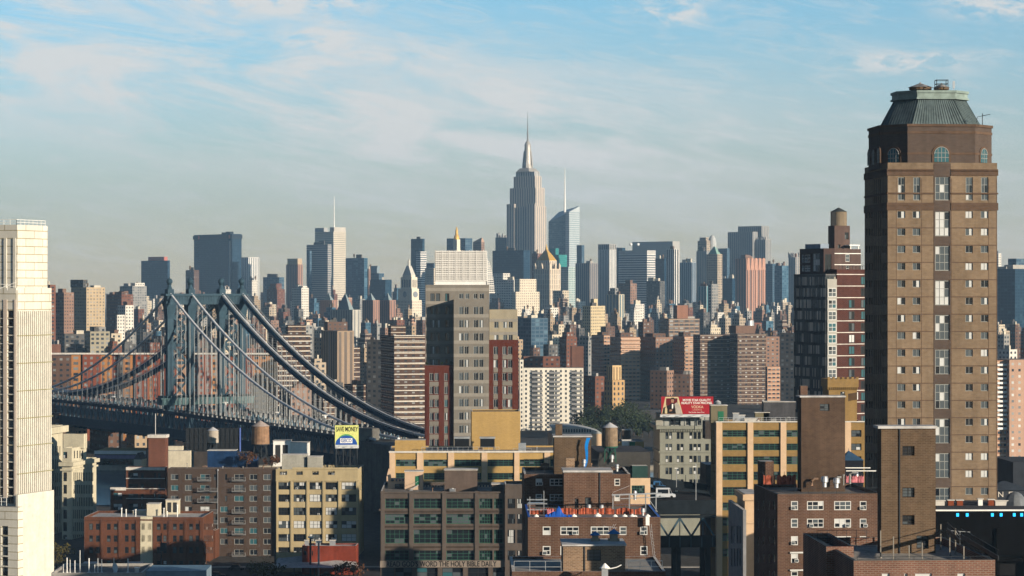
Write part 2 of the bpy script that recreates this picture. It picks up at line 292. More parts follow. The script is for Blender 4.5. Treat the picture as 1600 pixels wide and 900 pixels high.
# silhouettes already standing, used to keep filler buildings where they can be seen
SIL = []; MARKS = []
class Site:
    """a building: an Empty at its nearest bottom corner; x runs along the right hand face, y along the left hand face"""
    def __init__(s, name, label, cat, xs, D, th, group=None):
        s.xs, s.D, s.th = xs, D, R(th); s.c, s.s = math.cos(s.th), math.sin(s.th)
        s.X = (xs - 800) / F * D; s.root = thing(name, label, cat, (s.X, D, 0), s.th, group); s.first = None; s.nwin = 0
    def uR(s, px, X=None, D=None):
        X = s.X if X is None else X; D = s.D if D is None else D; k = (px - 800) / F; return (k * D - X) / (s.c - k * s.s)
    def uL(s, px, X=None, D=None):
        X = s.X if X is None else X; D = s.D if D is None else D; k = (px - 800) / F; return (X - k * D) / (s.s + k * s.c)
    def loc(s, X, Y): dx, dy = X - s.X, Y - s.D; return dx * s.c + dy * s.s, -dx * s.s + dy * s.c
    def box(s, part, xl, xs, xr, yt, zb=0, d=0, mat=None, roof=None, bay=None, floor=3.3, par=0., opsR=(), opsL=(), Lx=None, Ly=None, reveal=.28, z1=None, yb=None, drop=.6, parent=None, ac=0, wname='window', cope=None):
        xs = s.xs if xs is None else xs; D = s.D + d; X = (xs - 800) / F * D
        x0, y0 = s.loc(X, D)
        Lx = abs(s.uR(xr, X, D)) if Lx is None else Lx; Ly = abs(s.uL(xl, X, D)) if Ly is None else Ly
        z1 = gz(yt, D) if z1 is None else z1; zb = gz(yb, D) if yb is not None else zb
        roof = roof or ROOF; b = MB()
        if bay: b.fbox(x0, x0 + Lx, y0, y0 + Ly, zb, z1, bay, floor, 0, 1, drop)
        else:
            wins = []
            def face(kind, Wd, ops):
                rec = []
                for o in ops:
                    a, c = sorted((s.uR(q, X, D) if kind == 'R' else s.uL(q, X, D)) for q in o[:2]); a = max(a, .05); c = min(c, Wd - .05)
                    Yd = D + (a + c) / 2 * (s.s if kind == 'R' else s.c); h0, h1 = gz(o[3], Yd), gz(o[2], Yd); h0 = max(h0, zb + .05); h1 = min(h1, z1 - .05)
                    if c - a > .15 and h1 - h0 > .15: rec.append((a, c, h0, h1, o[4]))
                us = sorted({0., Wd} | {r_[0] for r_ in rec} | {r_[1] for r_ in rec}); zs = sorted({zb, z1} | {r_[2] for r_ in rec} | {r_[3] for r_ in rec})
                P = (lambda u, t, z: (x0 + u, y0 + t, z)) if kind == 'R' else (lambda u, t, z: (x0 + t, y0 + u, z))
                ins = lambda u, z: any(r_[0] < u < r_[1] and r_[2] < z < r_[3] for r_ in rec)
                for j in range(len(zs) - 1):
                    i = 0
                    while i < len(us) - 1:
                        zc = (zs[j] + zs[j + 1]) / 2
                        if ins((us[i] + us[i + 1]) / 2, zc): i += 1; continue
                        k = i
                        while k < len(us) - 1 and not ins((us[k] + us[k + 1]) / 2, zc): k += 1
                        b.poly([P(us[i], 0, zs[j]), P(us[k], 0, zs[j]), P(us[k], 0, zs[j + 1]), P(us[i], 0, zs[j + 1])], 0, [(us[i], zs[j]), (us[k], zs[j]), (us[k], zs[j + 1]), (us[i], zs[j + 1])]); i = k
                for a, c, h0, h1, sty in rec:
                    for p, q in (((a, h0), (c, h0)), ((c, h0), (c, h1)), ((c, h1), (a, h1)), ((a, h1), (a, h0))):
                        b.poly([P(p[0], 0, p[1]), P(q[0], 0, q[1]), P(q[0], reveal, q[1]), P(p[0], reveal, p[1])], 0)
                    if sty: wins.append((kind, a, c, h0, h1, sty))
                    else: b.poly([P(a, reveal + .6, h0), P(c, reveal + .6, h0), P(c, reveal + .6, h1), P(a, reveal + .6, h1)], 2)
            face('R', Lx, opsR); face('L', Ly, opsL)
            b.poly([(x0 + Lx, y0, zb), (x0 + Lx, y0 + Ly, zb), (x0 + Lx, y0 + Ly, z1), (x0 + Lx, y0, z1)], 0); b.poly([(x0, y0 + Ly, zb), (x0 + Lx, y0 + Ly, zb), (x0 + Lx, y0 + Ly, z1), (x0, y0 + Ly, z1)], 0)
            b.poly([(x0, y0, z1 - par), (x0 + Lx, y0, z1 - par), (x0 + Lx, y0 + Ly, z1 - par), (x0, y0 + Ly, z1 - par)], 1)
            for k, (kind, a, c, h0, h1, sty) in enumerate(wins):
                me = window_mesh(c - a, h1 - h0, sty, rnd.randrange(5)); s.nwin += 1
                if kind == 'R': o = link(wname, me, s.root, (x0 + a, y0 + reveal - .08, h0), 0)
                else: o = link(wname, me, s.root, (x0 + reveal - .08, y0 + c, h0), -math.pi / 2)
                o.scale = ((c - a) / round(c - a, 1) if round(c - a, 1) else 1, 1, (h1 - h0) / round(h1 - h0, 1) if round(h1 - h0, 1) else 1)
                if ac and rnd.random() < ac and sty in ('sash', 'tri', 'plain', 'loft'): link('air_conditioner', AC, o, (rnd.choice((.25, .75)) * (c - a), 0, .1))
            if par:
                t = .35; xa, xb, ya, yb2 = x0, x0 + Lx, y0, y0 + Ly; zl = z1 - par
                for q in ((xa + t, xb - t, ya + t, ya + t), (xa + t, xb - t, yb2 - t, yb2 - t), (xa + t, xa + t, ya + t, yb2 - t), (xb - t, xb - t, ya + t, yb2 - t)):
                    b.poly([(q[0], q[2], zl), (q[1], q[3], zl), (q[1], q[3], z1), (q[0], q[2], z1)], 0)
                for q in ((xa, xb, ya, ya + t), (xa, xb, yb2 - t, yb2), (xa, xa + t, ya + t, yb2 - t), (xb - t, xb, ya + t, yb2 - t)):
                    b.poly([(q[0], q[2], z1), (q[1], q[2], z1), (q[1], q[3], z1), (q[0], q[3], z1)], 3)
        o = b.build(part, [mat, roof, BLACK, cope or COPE], parent or s.root)
        r = dict(x0=x0, y0=y0, Lx=Lx, Ly=Ly, z0=zb, z1=z1, zr=z1 - par, o=o, D=D)
        lo = min(xs, xl if xl is not None else xs); hi = max(xs, xr if xr is not None else xs)
        SIL.append((lo, hi, yt if yt is not None else 450 + (CAM - z1) * F / D, D))
        if s.first is None: s.first = r
        return r
    def mb(s, part, b, mats, parent=None): return b.build(part, mats, parent or s.root)
    def wpt(s, x, y, z=0): return (s.X + x * s.c - y * s.s, s.D + x * s.s + y * s.c, z)
def cols_rows(cols, rows, sty): return [(a, b, c, d, sty) for (c, d) in rows for (a, b) in cols]
def cornice(s, r, z, h, out, mat, part='cornice'):
    b = MB(); x0, y0, a, c = r['x0'], r['y0'], r['Lx'], r['Ly']
    b.box(x0 - out, x0 + a + out, y0 - out, y0 + .02, z, z + h, 0); b.box(x0 - out, x0 + .02, y0 + .021, y0 + c + out, z, z + h, 0)
    return s.mb(part, b, mat)
# ------------------------------------------------------------------ ground, water, air
def sheet(name, x0, x1, y0, y1, z, mat):
    b = MB(); b.poly([(x0, y0, z), (x1, y0, z), (x1, y1, z), (x0, y1, z)]); return tag(b.build(name, mat), kind='structure')
ASPH = pbr('asphalt', (.045, .045, .048), .9, .3); EARTH = pbr('city_ground', (.07, .066, .06), .95, .35)
sheet('ground', -5000, 5000, -250, 9400, 0.0, EARTH)
b = MB(); b.poly([(-1500, 985, .05), (1500, 985, .05), (1500, 1172, .05), (-1500, 1172, .05)])
mw, tw, bw_ = start('river_water'); bw_.inputs['Base Color'].default_value = (.03, .07, .09, 1); bw_.inputs['Roughness'].default_value = .18
nw = nd(tw, 'ShaderNodeTexNoise'); nw.inputs['Scale'].default_value = .35; nw.inputs['Detail'].default_value = 5
tw.links.new(nd(tw, 'ShaderNodeTexCoord').outputs['Object'], nw.inputs['Vector'])
bp = nd(tw, 'ShaderNodeBump'); bp.inputs['Strength'].default_value = .7; bp.inputs['Distance'].default_value = .5; tw.links.new(nw.outputs[0], bp.inputs['Height']); tw.links.new(bp.outputs[0], bw_.inputs['Normal'])
tag(b.build('river_water', mw), kind='structure')
b = MB(); b.box(-1500, 1500, 1172, 1178, 0, 2.2); tag(b.build('river_bank', pbr('bank_stone', (.30, .27, .22), .9, .3)), kind='structure')
sheet('street', -400, 140, 700, 764, .06, ASPH)
b = MB(); b.box(-400, 140, 764.2, 767, 0, .2); tag(b.build('pavement', CONC), kind='structure')
b = MB(); b.box(-5500, 5500, -420, 9800, -1.0, 446)
hz = b.build('haze', []); m = bpy.data.materials.new('haze'); m.use_nodes = True; t = m.node_tree; t.nodes.clear()
pv = nd(t, 'ShaderNodeVolumePrincipled'); pv.inputs['Color'].default_value = (.42, .69, 1.0, 1); pv.inputs['Density'].default_value = 5.2e-5; pv.inputs['Anisotropy'].default_value = .0
mo = nd(t, 'ShaderNodeOutputMaterial'); t.links.new(pv.outputs[0], mo.inputs['Volume']); hz.data.materials.append(m); tag(hz, kind='stuff')
# ------------------------------------------------------------------ the wide brown tower on the right
TANB = brick('tan_brick', (.195, .143, .095), (.165, .118, .078), (.18, .133, .092), .9, .3, .03, .26)
BRNB = brick('brown_brick', (.09, .068, .056), (.076, .057, .048), (.085, .064, .053), .9, .3, .03, .16)
DBRN = pbr('brown_belt', (.10, .065, .045), .9, .2)
s = Site('apartment_tower', 'tall tan brick apartment tower with a green mansard roof, by far the widest', 'apartment tower', 1387, 480, 4)
rows = [(330 + 27 * k, 341 + 27 * k) for k in range(17)]
ops = cols_rows([(1402, 1414.5), (1426, 1438), (1508.5, 1520), (1532.5, 1544)], rows, 'pair')
ops += cols_rows([(1403, 1414), (1427, 1438), (1509, 1520), (1533, 1544)], [(277, 313)], 'tallpair')
ops += cols_rows([(1461, 1484)], [(276, 313)] + [(330 + 54 * j, 369 + 54 * j) for j in range(9)], 'hall')
lops = cols_rows([(1352.6, 1355), (1357, 1359.4), (1361, 1363), (1378.3, 1380.3), (1381.6, 1383.4), (1384.6, 1386.4)], [(330 + 54 * k, 341 + 54 * k) for k in range(8)] + [(357 + 54 * k, 368 + 54 * k) for k in range(8)], 'slit')
lops += cols_rows([(1365, 1366.6), (1368, 1369.6), (1371.4, 1373), (1374.6, 1376.2)], [(280, 318)] + [(330 + 54 * j, 369 + 54 * j) for j in range(8)], 'slit')
r = s.box('wall', 1351, None, 1558, 254, mat=TANB, opsR=ops, opsL=lops, par=1.0)
Lx, Ly, z1 = r['Lx'], r['Ly'], r['z1']
b = MB(); ua, ub = s.uR(1459) , s.uR(1485.5)                                   # the brown centre bay, a strip just proud of the wall, open at the hall windows
edges = [254.6] + [q for p in [(276, 313)] + [(330 + 54 * j, 369 + 54 * j) for j in range(9)] for q in p] + [840]
wa, wb = s.uR(1461), s.uR(1484)
b.box(ua, wa, -.06, .02, 0, z1 - .1); b.box(wb, ub, -.06, .02, 0, z1 - .1)
for i in range(0, len(edges), 2): b.box(wa, wb, -.05, .02, gz(edges[i + 1], 480), gz(edges[i], 480))
s.mb('centre_bay', b, BRNB)
b = MB()
for y in [356 + 27 * k for k in range(16)]:
    z = gz(y, 480)
    for a, c in ((0, ua - .01), (ub + .01, Lx)): b.box(a, c, -.03, .02, z - .08, z + .1)
for y, h in ((270, .5), (266, .25), (319, .3), (325, .4), (302, .15)):
    z = gz(y, 480)
    for a, c in ((-.18, ua - .02), (ub + .02, Lx + .18)): b.box(a, c, -.18, .021, z - h, z + h)
    b.box(-.17, .02, .03, Ly + .1, z - h, z + h)
s.mb('belt_course', b, DBRN)
b = MB()                                                                         # thin vertical joints
for px in (1400.5, 1440, 1486.5, 1544.8, 1557): u = s.uR(px); b.box(u - .05, u + .05, -.02, .02, 0, z1 - 3)
s.mb('joint', b, DBRN)
# chamfered drum with arched windows under the mansard roof
cx, cy = Lx / 2, Ly / 2; D2 = 480
hw, hd = 181 / F * D2 / 2 * .99, Ly / 2 - .9; ch = 4.4
def octo(hw, hd, ch): return [(cx - hw + ch, cy - hd), (cx + hw - ch, cy - hd), (cx + hw, cy - hd + ch), (cx + hw, cy + hd - ch), (cx + hw - ch, cy + hd), (cx - hw + ch, cy + hd), (cx - hw, cy + hd - ch), (cx - hw, cy - hd + ch)]
def prism(b, P, Q, z0, z1, m=0, cap=None):
    for i in range(len(P)):
        j = (i + 1) % len(P); e = math.dist(P[i], P[j]); b.poly([(*P[i], z0), (*P[j], z0), (*Q[j], z1), (*Q[i], z1)], m, [(0, z0), (e, z0), (e, z1), (0, z1)])
    if cap is not None: b.poly([(*q, z1) for q in Q], cap)
zd = gz(194, 482); za = z1 - .9
b = MB(); P = octo(hw, hd, ch); prism(b, P, P, za, zd, 0, 1); s.mb('drum', b, [BRNB, ROOF])
b = MB()
for z, o, h in ((gz(207, 482), .12, .25), (gz(240, 482), .1, .2), (zd - .25, .25, .25)):
    A = octo(hw + o, hd + o, ch + o * .4); prism(b, A, A, z - h, z + h, 0, 0)
s.mb('drum_belt', b, DBRN)
def arch(w, h, n=10): return [(-w / 2, 0), (w / 2, 0)] + [(w / 2 * math.cos(math.pi * i / n), h - w / 2 + w / 2 * math.sin(math.pi * i / n)) for i in range(n + 1)]
def arch_window(pos, ang, w, h):
    b = MB(); o = arch(w + .9, h + .45); q = arch(w, h)
    b.poly([(x, -.14, z) for x, z in o], 0); b.poly([(x, -.17, z) for x, z in q], 1)
    for i in range(len(o)):
        j = (i + 1) % len(o); b.poly([(o[i][0], -.14, o[i][1]), (o[j][0], -.14, o[j][1]), (o[j][0], .1, o[j][1]), (o[i][0], .1, o[i][1])], 0)
    for k in (-.25, 0, .25): b.box(k * w - .05, k * w + .05, -.24, -.18, .02, h - .15 - abs(k) * w * .35, 2)
    for k in (.3, .6): b.box(-w / 2, w / 2, -.23, -.18, k * h - .05, k * h + .05, 2)
    for i in range(2, len(q) - 1): b.beam((q[i][0], -.2, q[i][1]), (q[i + 1][0], -.2, q[i + 1][1]), .12, .12, 2)
    b.build('arched_window', [DBRN, GTEAL, GREYF], s.root, pos, ang)
wz = gz(252.5, 480)
arch_window((cx, cy - hd, wz), 0, 2.8, 2.9)
for (xa, ya, ang) in ((cx - hw + ch / 2, cy - hd + ch / 2, -math.pi / 4), (cx + hw - ch / 2, cy - hd + ch / 2, math.pi / 4)): arch_window((xa, ya, wz), ang, 2.4, 2.7)
for k in (-1, 0, 1): arch_window((cx - hw, cy + k * 4.5, wz), -math.pi / 2, 1.6, 2.8)
GRN = pbr('green_copper', (.105, .14, .145), .6, .3)
zm = gz(153, 484); A = octo(hw - 1.9, hd - 1.9, ch - .6); B = octo(hw - 4.4, hd - 4.4, ch - 1.2)
b = MB(); prism(b, A, B, zd, zm)
for i in range(8):                                                               # standing seams
    j = (i + 1) % 8; n = max(3, int(math.dist(A[i], A[j]) / .55))
    for k in range(n + 1):
        f = k / n; b.beam((A[i][0] + (A[j][0] - A[i][0]) * f, A[i][1] + (A[j][1] - A[i][1]) * f, zd), (B[i][0] + (B[j][0] - B[i][0]) * f, B[i][1] + (B[j][1] - B[i][1]) * f, zm), .14, .22)
ro = s.mb('mansard_roof', b, GRN)
zt = gz(141, 484); b = MB(); G = octo(hw - 4.0, hd - 4.0, ch - 1.2); prism(b, G, G, zm, zt, 0, 0); G2 = octo(hw - 3.75, hd - 3.75, ch - 1.1); prism(b, G2, G2, zt - .35, zt + .12, 0, 0); prism(b, G2, G2, zm - .1, zm + .25, 0, 0)
s.mb('roof_crown', b, pbr('crown_copper', (.19, .245, .225), .6, .3))
def small_tank(px, py0, py1, D, r, label):
    x, y, z0 = at(px, py0, D); t = thing('water_tank', label, 'water tank', (x, y, z0), 0, 'water tanks on the green roof')
    b = MB(); b.cyl(0, 0, 0, (gz(py1, D) - z0) * .35, r, n=18); b.build('tank', WOOD, t)
    b = MB(); b.cyl(0, 0, (gz(py1, D) - z0) * .35, gz(py1, D) - z0, r * 1.1, .12, 18); b.ball(0, 0, gz(py1, D) - z0, .2); b.build('cone_roof', pbr('tank_roof_grey', (.28, .27, .26), .8), t)
small_tank(1438, 140.4, 130, 492, 2.2, 'broad low water tank with grey cone lid, left on the green roof')
small_tank(1471, 140.4, 131, 492, 1.5, 'narrow water tank inside a pipe frame on the green roof')
x, y, z = at(1474, 140.4, 488); t = thing('pipe_frame', 'thin steel pipe frame standing over the narrow tank on the green roof', 'frame', (x, y, z))
b = MB()
for X_ in (-1.3, .9):
    for Y_ in (0, 2.2): b.beam((X_, Y_, 0), (X_, Y_, 2.0), .12)
for z_ in (1.2, 1.95):
    for Y_ in (0, 2.2): b.beam((-1.3, Y_, z_), (.9, Y_, z_), .1)
    for X_ in (-1.3, .9): b.beam((X_, 0, z_), (X_, 2.2, z_), .1)
b.build('frame', STEEL, t)
x, y, z = at(1490, 140.4, 488); t = thing('antenna_pole', 'short grey panel antenna pole at the right edge of the green roof', 'antenna', (x, y, z))
b = MB(); b.beam((0, 0, 0), (0, 0, 1.7), .12); b.box(-.22, .22, -.3, -.1, .3, 1.7); b.build('mast', GALV, t)
x, y, z = at(1535, 195, 482); t = thing('roof_antenna', 'spindly tv antenna on the right ledge below the green roof', 'antenna', (x, y, z))
b = MB(); b.beam((0, 0, 0), (0, 0, 2.2), .12); b.beam((-1.0, 0, 1.5), (1.5, 0, 2.0), .09); b.beam((-1, 0, 1.5), (-1.1, 0, .4), .09); b.build('mast', STEEL, t)
for i in range(5): b = MB(); b.beam((.2 + i * .28, -.5, 1.8 + i * .05), (.2 + i * .28, .5, 1.8 + i * .05), .05); b.build('element', STEEL, t)
# ------------------------------------------------------------------ near brick blocks (bottom right and centre)
RB1 = brick('red_brown_brick', (.10, .05, .033), (.075, .037, .026), (.13, .095, .072), .75, .25, .04, .34)
RB2 = brick('russet_brick', (.17, .07, .045), (.125, .052, .035), (.20, .15, .12), .62, .21, .045, .3)
RB3 = brick('speckled_brick', (.24, .15, .09), (.13, .075, .045), (.27, .20, .14), .55, .2, .045, .22)
RB4 = brick('dusky_brick', (.0961, .0608, .0384), (.0682, .0422, .0273), (.1116, .0837, .0558), .6, .2, .04, .34)
GRAV = pbr('roof_pebbles', (.30, .28, .25), .95, .45, s1=2.)
def pole(parent, x, y, z0, z1, w=.07, m=None): b = MB(); b.beam((x, y, z0), (x, y, z1), w); return b.build('post', m or STEEL, parent)
def railing(name, label, pts, z, h, step=1.6, mat=None, group=None, bars=(.5, 1.0), w=.06):
    """posts and rails along a line of world points"""
    t = thing(name, label, 'railing', (pts[0][0], pts[0][1], z), 0, group); m = mat or STEEL; q0 = Vector(pts[0]); rb = MB()
    for a, c in zip(pts, pts[1:]):
        a, c = Vector(a) - q0, Vector(c) - q0; n = max(1, round((c - a).length / step))
        for i in range(n + 1):
            p = a.lerp(c, i / n); pole(t, p.x, p.y, 0, h, w, m)
        for f in bars: rb.beam((a.x, a.y, h * f), (c.x, c.y, h * f), w)
    rb.build('rail', m, t); return t
def vent(px, py, D, h, r, label, group='turbine vents on the brick roofs'):
    x, y, z = at(px, py, D); t = thing('roof_vent', label, 'roof vent', (x, y, z), 0, group)
    b = MB(); b.cyl(0, 0, 0, h * .45, r * .6, n=12); b.build('pipe', GALV, t)
    b = MB(); b.lathe(0, 0, [(r * .7, h * .4), (r, h * .45), (r, h * .75), (r * .75, h * .95), (.02, h)], 12); b.build('cap', GALV, t); return t
# nearest block, bottom right
s = Site('brick_building', 'nearest red brick block along the bottom edge, under a tall windowed brick stair tower', 'brick building', 1334, 280, 3)
r = s.box('wall', 1326, None, 1555, 876, mat=RB2, par=.9, roof=GRAV, opsR=cols_rows([(1378, 1390), (1413, 1418), (1430, 1456), (1496, 1508)], [(896, 910)], 'sash'), Ly=26, cope=STEEL)
s.box('wing', None, 1291, 1334, 854, d=12, mat=RB2, par=1., Ly=16, roof=ROOFD, cope=STEEL)
t = s.box('stair_tower', 1371, 1377, 1462, 668, zb=r['zr'] + .01, d=16, mat=RB4, par=.2, roof=ROOFW, opsR=[(1410, 1429, 697, 712, 'vent'), (1410, 1429, 762, 777, 'vent'), (1410, 1429, 805, 820, 'vent'), (1432, 1451, 837, 857.5, 'vent')], reveal=.4)
b = MB(); b.box(t['x0'] - .45, t['x0'] + t['Lx'] + .12, t['y0'] - .3, t['y0'] + t['Ly'] + .3, t['z1'] - .12, t['z1'] + .18); s.mb('roof_slab', b, ROOFW)
u = s.uR(1405.5, *(lambda D: ((1377 - 800) / F * D, D))(296)); b = MB(); b.beam((t['x0'] + u, t['y0'] - .07, t['z0']), (t['x0'] + u, t['y0'] - .07, t['z1'] - .2), .12); s.mb('drain_pipe', b, STEEL)
zr = r['zr']; W = lambda x, y: s.wpt(x, y)[:2] + (0,)
b = MB(); b.box(.6, 4.5, 14, 25, zr + .004, zr + .02); b.box(6.0, 7.0, .5, 6.2, zr + .004, zr + .05); b.box(t['x0'] + t['Lx'] + .3, r['Lx'] - .6, 6, 25, zr + .004, zr + .03); s.mb('roof_paving', b, CONC)
railing('roof_railing', 'low black wire railing along the front edge of the nearest brick roof', [W(.5, .6), W(r['Lx'] - .5, .6)], zr, 1.25, 2.2, bars=(.75, 1.0), w=.045)
railing('roof_railing', 'black railing behind the stair tower at the left end of nearest roof', [W(.2, 24.6), W(6.2, 24.6)], zr, 1.9, 1.3, w=.05)
for i, (px, py, h, n) in enumerate([(1376, 862, 3.2, 'leftmost of the thin posts'), (1396, 871, 3.3, 'second thin post from the left'), (1420.5, 872, 2.4, 'third thin post from left'), (1441, 871, 2.6, 'post right before the dark stair door'), (1470, 852, 3.1, 'post just right of the stair tower'), (1484, 860, 2.6, 'post over the pale paving'), (1493, 858, 3.1, 'second post over the pale paving'), (1506, 871, 2.2, 'rightmost thin post')]):
    D = 282 + (872 - py) * .9; p = at(px, py, D); t = thing('roof_post', n + ' standing on the nearest brick roof', 'post', (p[0], p[1], zr), 0, 'posts on the nearest roof'); b = MB(); b.beam((0, 0, 0), (0, 0, h), .13); b.cyl(0, 0, 0, .15, .16, n=8); b.build('shaft', pbr('weathered_pipe', (.22, .2, .17), .7), t)
for i, (a, c, zz, n) in enumerate([((1502, 1560), (838, 872), 0, 'right'), ((1480, 1500), (828, 846), 0, 'rear right')]):
    p = at(a[0], c[0], 300); q = at(a[1], c[1], 283); t = thing('parapet_ladder', n + ' dark steel stair stringer slanting down to the nearest roof edge', 'roof stair', (p[0], p[1], p[2])); b = MB(); d = Vector(q) - Vector(p)
    b.beam((0, 0, 0), d, .12, .5); b.beam((0, 0, .9), d + Vector((0, 0, .9)), .08); b.build('stringer', STEEL, t)
x, y, z = at(1500, 830, 300); t = thing('roof_antenna', 'flat wire antenna with long pale boom over the nearest roof', 'antenna', (x, y, zr)); b = MB(); b.beam((0, 0, 0), (0, 0, z - zr), .06); b.beam((-1.6, 0, z - zr + .1), (1.2, 0, z - zr - .1), .05); b.beam((-.5, 0, z - zr), (.1, 0, z - zr - .9), .04); b.build('mast', GALV, t)
# second brick block (left of it)
s = Site('brick_building', 'red brick block with white framed windows and a plain brick shaft on its roof', 'brick building', 1215, 420, 5)
rows = [(783 + 27.4 * k, 797 + 27.4 * k) for k in range(5)]
ops = cols_rows([(1236, 1247), (1343.5, 1354)], rows, 'sash') + cols_rows([(1261, 1287), (1303.5, 1330)], rows, 'tri')
r = s.box('wall', 1178, None, 1378, 772, mat=RB1, par=.6, opsR=ops, opsL=cols_rows([(1184, 1186), (1192, 1194), (1201, 1203), (1208, 1211)], rows, 'slit'), ac=.62, cope=STEEL, reveal=.16)
b = MB()
for y in (863.5, 891): z = gz(y, 420); b.box(s.uR(1234), s.uR(1288), -.35, -.003, z - .12, z + .12)
s.mb('sill_band', b, WHITEF)
t = s.box('stair_tower', 1246, 1252, 1320.5, 620, zb=r['zr'] + .01, d=12, mat=brick('umber_brick', (.065, .040, .027), (.048, .029, .02), (.08, .056, .04), .6, .2, .04, .34), par=.2, opsR=[(1281, 1296, 631, 642, 'vent')], roof=ROOFW)
b = MB(); b.box(t['x0'] - .3, t['x0'] + t['Lx'] + .1, t['y0'] - .25, t['y0'] + t['Ly'], t['z1'] - .1, t['z1'] + .15); s.mb('roof_slab', b, ROOFW)
s.box('chimney', 1186, 1188, 1209, 721, zb=r['zr'], d=26, mat=RB1, Ly=2.5, roof=ROOFW)
s.box('chimney', 1250, 1251, 1262, 603, zb=t['z1'] - .2, d=16, mat=RB1, Ly=1.6)
zr = r['zr']; W = lambda x, y: s.wpt(x, y)[:2] + (0,)
railing('roof_railing', 'thin railing along the front edge of the roof with the plain brick shaft', [W(.5, .5), W(r['Lx'] - .4, .5)], zr, 1.5, 2.4, w=.05)
vent(1288.5, 761, 426, 1.9, .62, 'left one of two large silver vents before the plain brick shaft'); vent(1307, 762, 426, 1.75, .62, 'right one of two large silver vents before the plain brick shaft')
vent(1338.5, 751, 440, 1.5, .42, 'slim silver vent right of the plain brick shaft among pink netting')
NET = pbr('orange_netting', (.30, .075, .04), .7, .6, s1=2.); NETP = pbr('pink_netting', (.42, .14, .16), .7, .5, s1=2.)
def netting(label, pxs, py0, py1, D, mat, group='debris netting on the brick roofs'):
    p0 = at(pxs[0], py0, D); t = thing('safety_netting', label, 'netting', p0, 0, group); r_ = random.Random(label); b = MB(); h = gz(py1, D) - gz(py0, D); n = max(6, int(pxs[1] - pxs[0]) // 2); wd = (pxs[1] - pxs[0]) / F * D
    pts = [(wd * i / n, r_.uniform(-.15, .15), h * r_.uniform(.93, 1.0) * (.78 + .22 * abs(math.cos(i * math.pi / max(2, n // 6))))) for i in range(n + 1)]
    for a, c in zip(pts, pts[1:]):
        if r_.random() < .06: continue
        b.poly([(a[0], a[1], 0), (c[0], c[1], 0), (c[0], c[1] + .1, c[2] * .5), (a[0], a[1] + .1, a[2] * .5)]); b.poly([(a[0], a[1] + .1, a[2] * .5), (c[0], c[1] + .1, c[2] * .5), (c[0], c[1], c[2]), (a[0], a[1], a[2])])
    b.build('mesh_sheet', mat, t)
    for i in range(0, n + 1, max(2, n // 6)): pole(t, pts[i][0], .25, -.2, h * 1.25, .07)
netting('crumpled orange netting on the roof just left of the plain brick shaft', (1193, 1250), 757, 741, 436, NET); netting('pinkish netting on the roof right of the plain brick shaft', (1322, 1350), 754, 742, 438, NETP)
for i, (y, xa, xb) in enumerate(((731, 1321, 1360), (735.7, 1322, 1369))):
    p, q = at(xa, y, 438), at(xb, y, 438); t = thing('scaffold_pipe', ('upper shorter' if i == 0 else 'lower longer') + ' white pipe laid level above the pink netting', 'pipe', p); b = MB(); b.beam((0, 0, 0), (q[0] - p[0], 0, 0), .16); b.build('pipe', WHITE, t); pole(t, .8, 0, zr - p[2], 0); pole(t, q[0] - p[0] - .6, 0, zr - p[2], 0)
# centre block: rear taller part, front part, stair block, nearest bulkhead
s = Site('brick_building', 'brown brick block at bottom centre, roof edged with blue tarp and orange netting', 'brick building', 825, 372, 1)
rows = [(822.5, 836), (853, 867.5), (884, 898)]
ops = cols_rows([(848, 860.5), (968, 979), (1000.5, 1012)], rows[:1], 'sash') + cols_rows([(848, 860.5), (1000.5, 1012)], rows[1:], 'sash') + cols_rows([(875.5, 904.5), (923, 952)], rows, 'tri')
r = s.box('wall', None, None, 1032, 808, mat=RB1, par=.3, opsR=ops, Ly=22, ac=.5, reveal=.16, cope=BLUET)
f = s.box('upper_block', None, 819, 985, 741, d=24, mat=RB1, par=.5, Ly=16, opsR=cols_rows([(837, 847), (960, 969)], [(748, 759), (772, 783)], 'sash') + cols_rows([(859, 880)], [(748, 759), (772, 783)], 'tri'), ac=.5, reveal=.16)
st = s.box('stair_block', None, 881, 956.5, 738, zb=r['zr'] + .01, d=18, mat=RB1, Ly=5.9, z1=None, opsR=[(898, 904, 779, 795, 'vent'), (914, 923.5, 777, 794, 'vent')])
b = MB(); b.box(st['x0'] - .15, st['x0'] + st['Lx'] + .1, st['y0'] - .2, st['y0'] + 6.5, st['z1'], st['z1'] + .3); s.mb('roof_slab', b, ROOFW)
b = MB(); q = st['x0'] + st['Lx'] * .745; b.beam((q, st['y0'] - .08, st['z0']), (q, st['y0'] - .08, st['z1']), .16); s.mb('drain_pipe', b, STEEL)
hs = s.box('machine_room', None, 866, 923.5, 683, zb=f['zr'] + .01, d=31, mat=RB4, Ly=5, roof=ROOFW)
b = MB(); b.box(hs['x0'] - .2, hs['x0'] + hs['Lx'] + .2, hs['y0'] - .2, hs['y0'] + 5.2, hs['z1'], hs['z1'] + .22); s.mb('roof_slab', b, ROOFW)
s.box('chimney', None, 868, 878.5, 663, zb=hs['z1'], d=32, mat=RB4, Ly=1.1)
s.box('chimney', None, 884.5, 898, 716, zb=f['zr'], d=26, mat=RB3, Ly=1.3)
zr = r['zr']; zf = f['zr']
p = at(919, 684, 402); t = thing('tarp', 'narrow bright blue tarp strip hanging down the right edge of brick machine room', 'tarp', (p[0], p[1], p[2])); b = MB(); r_ = random.Random(3)
pts = [((-.25 - .3 * math.sin(i * .6)) + (-1.3 * max(0, i / 9 - .45)), r_.uniform(-.12, .02), -i * .55) for i in range(10)]
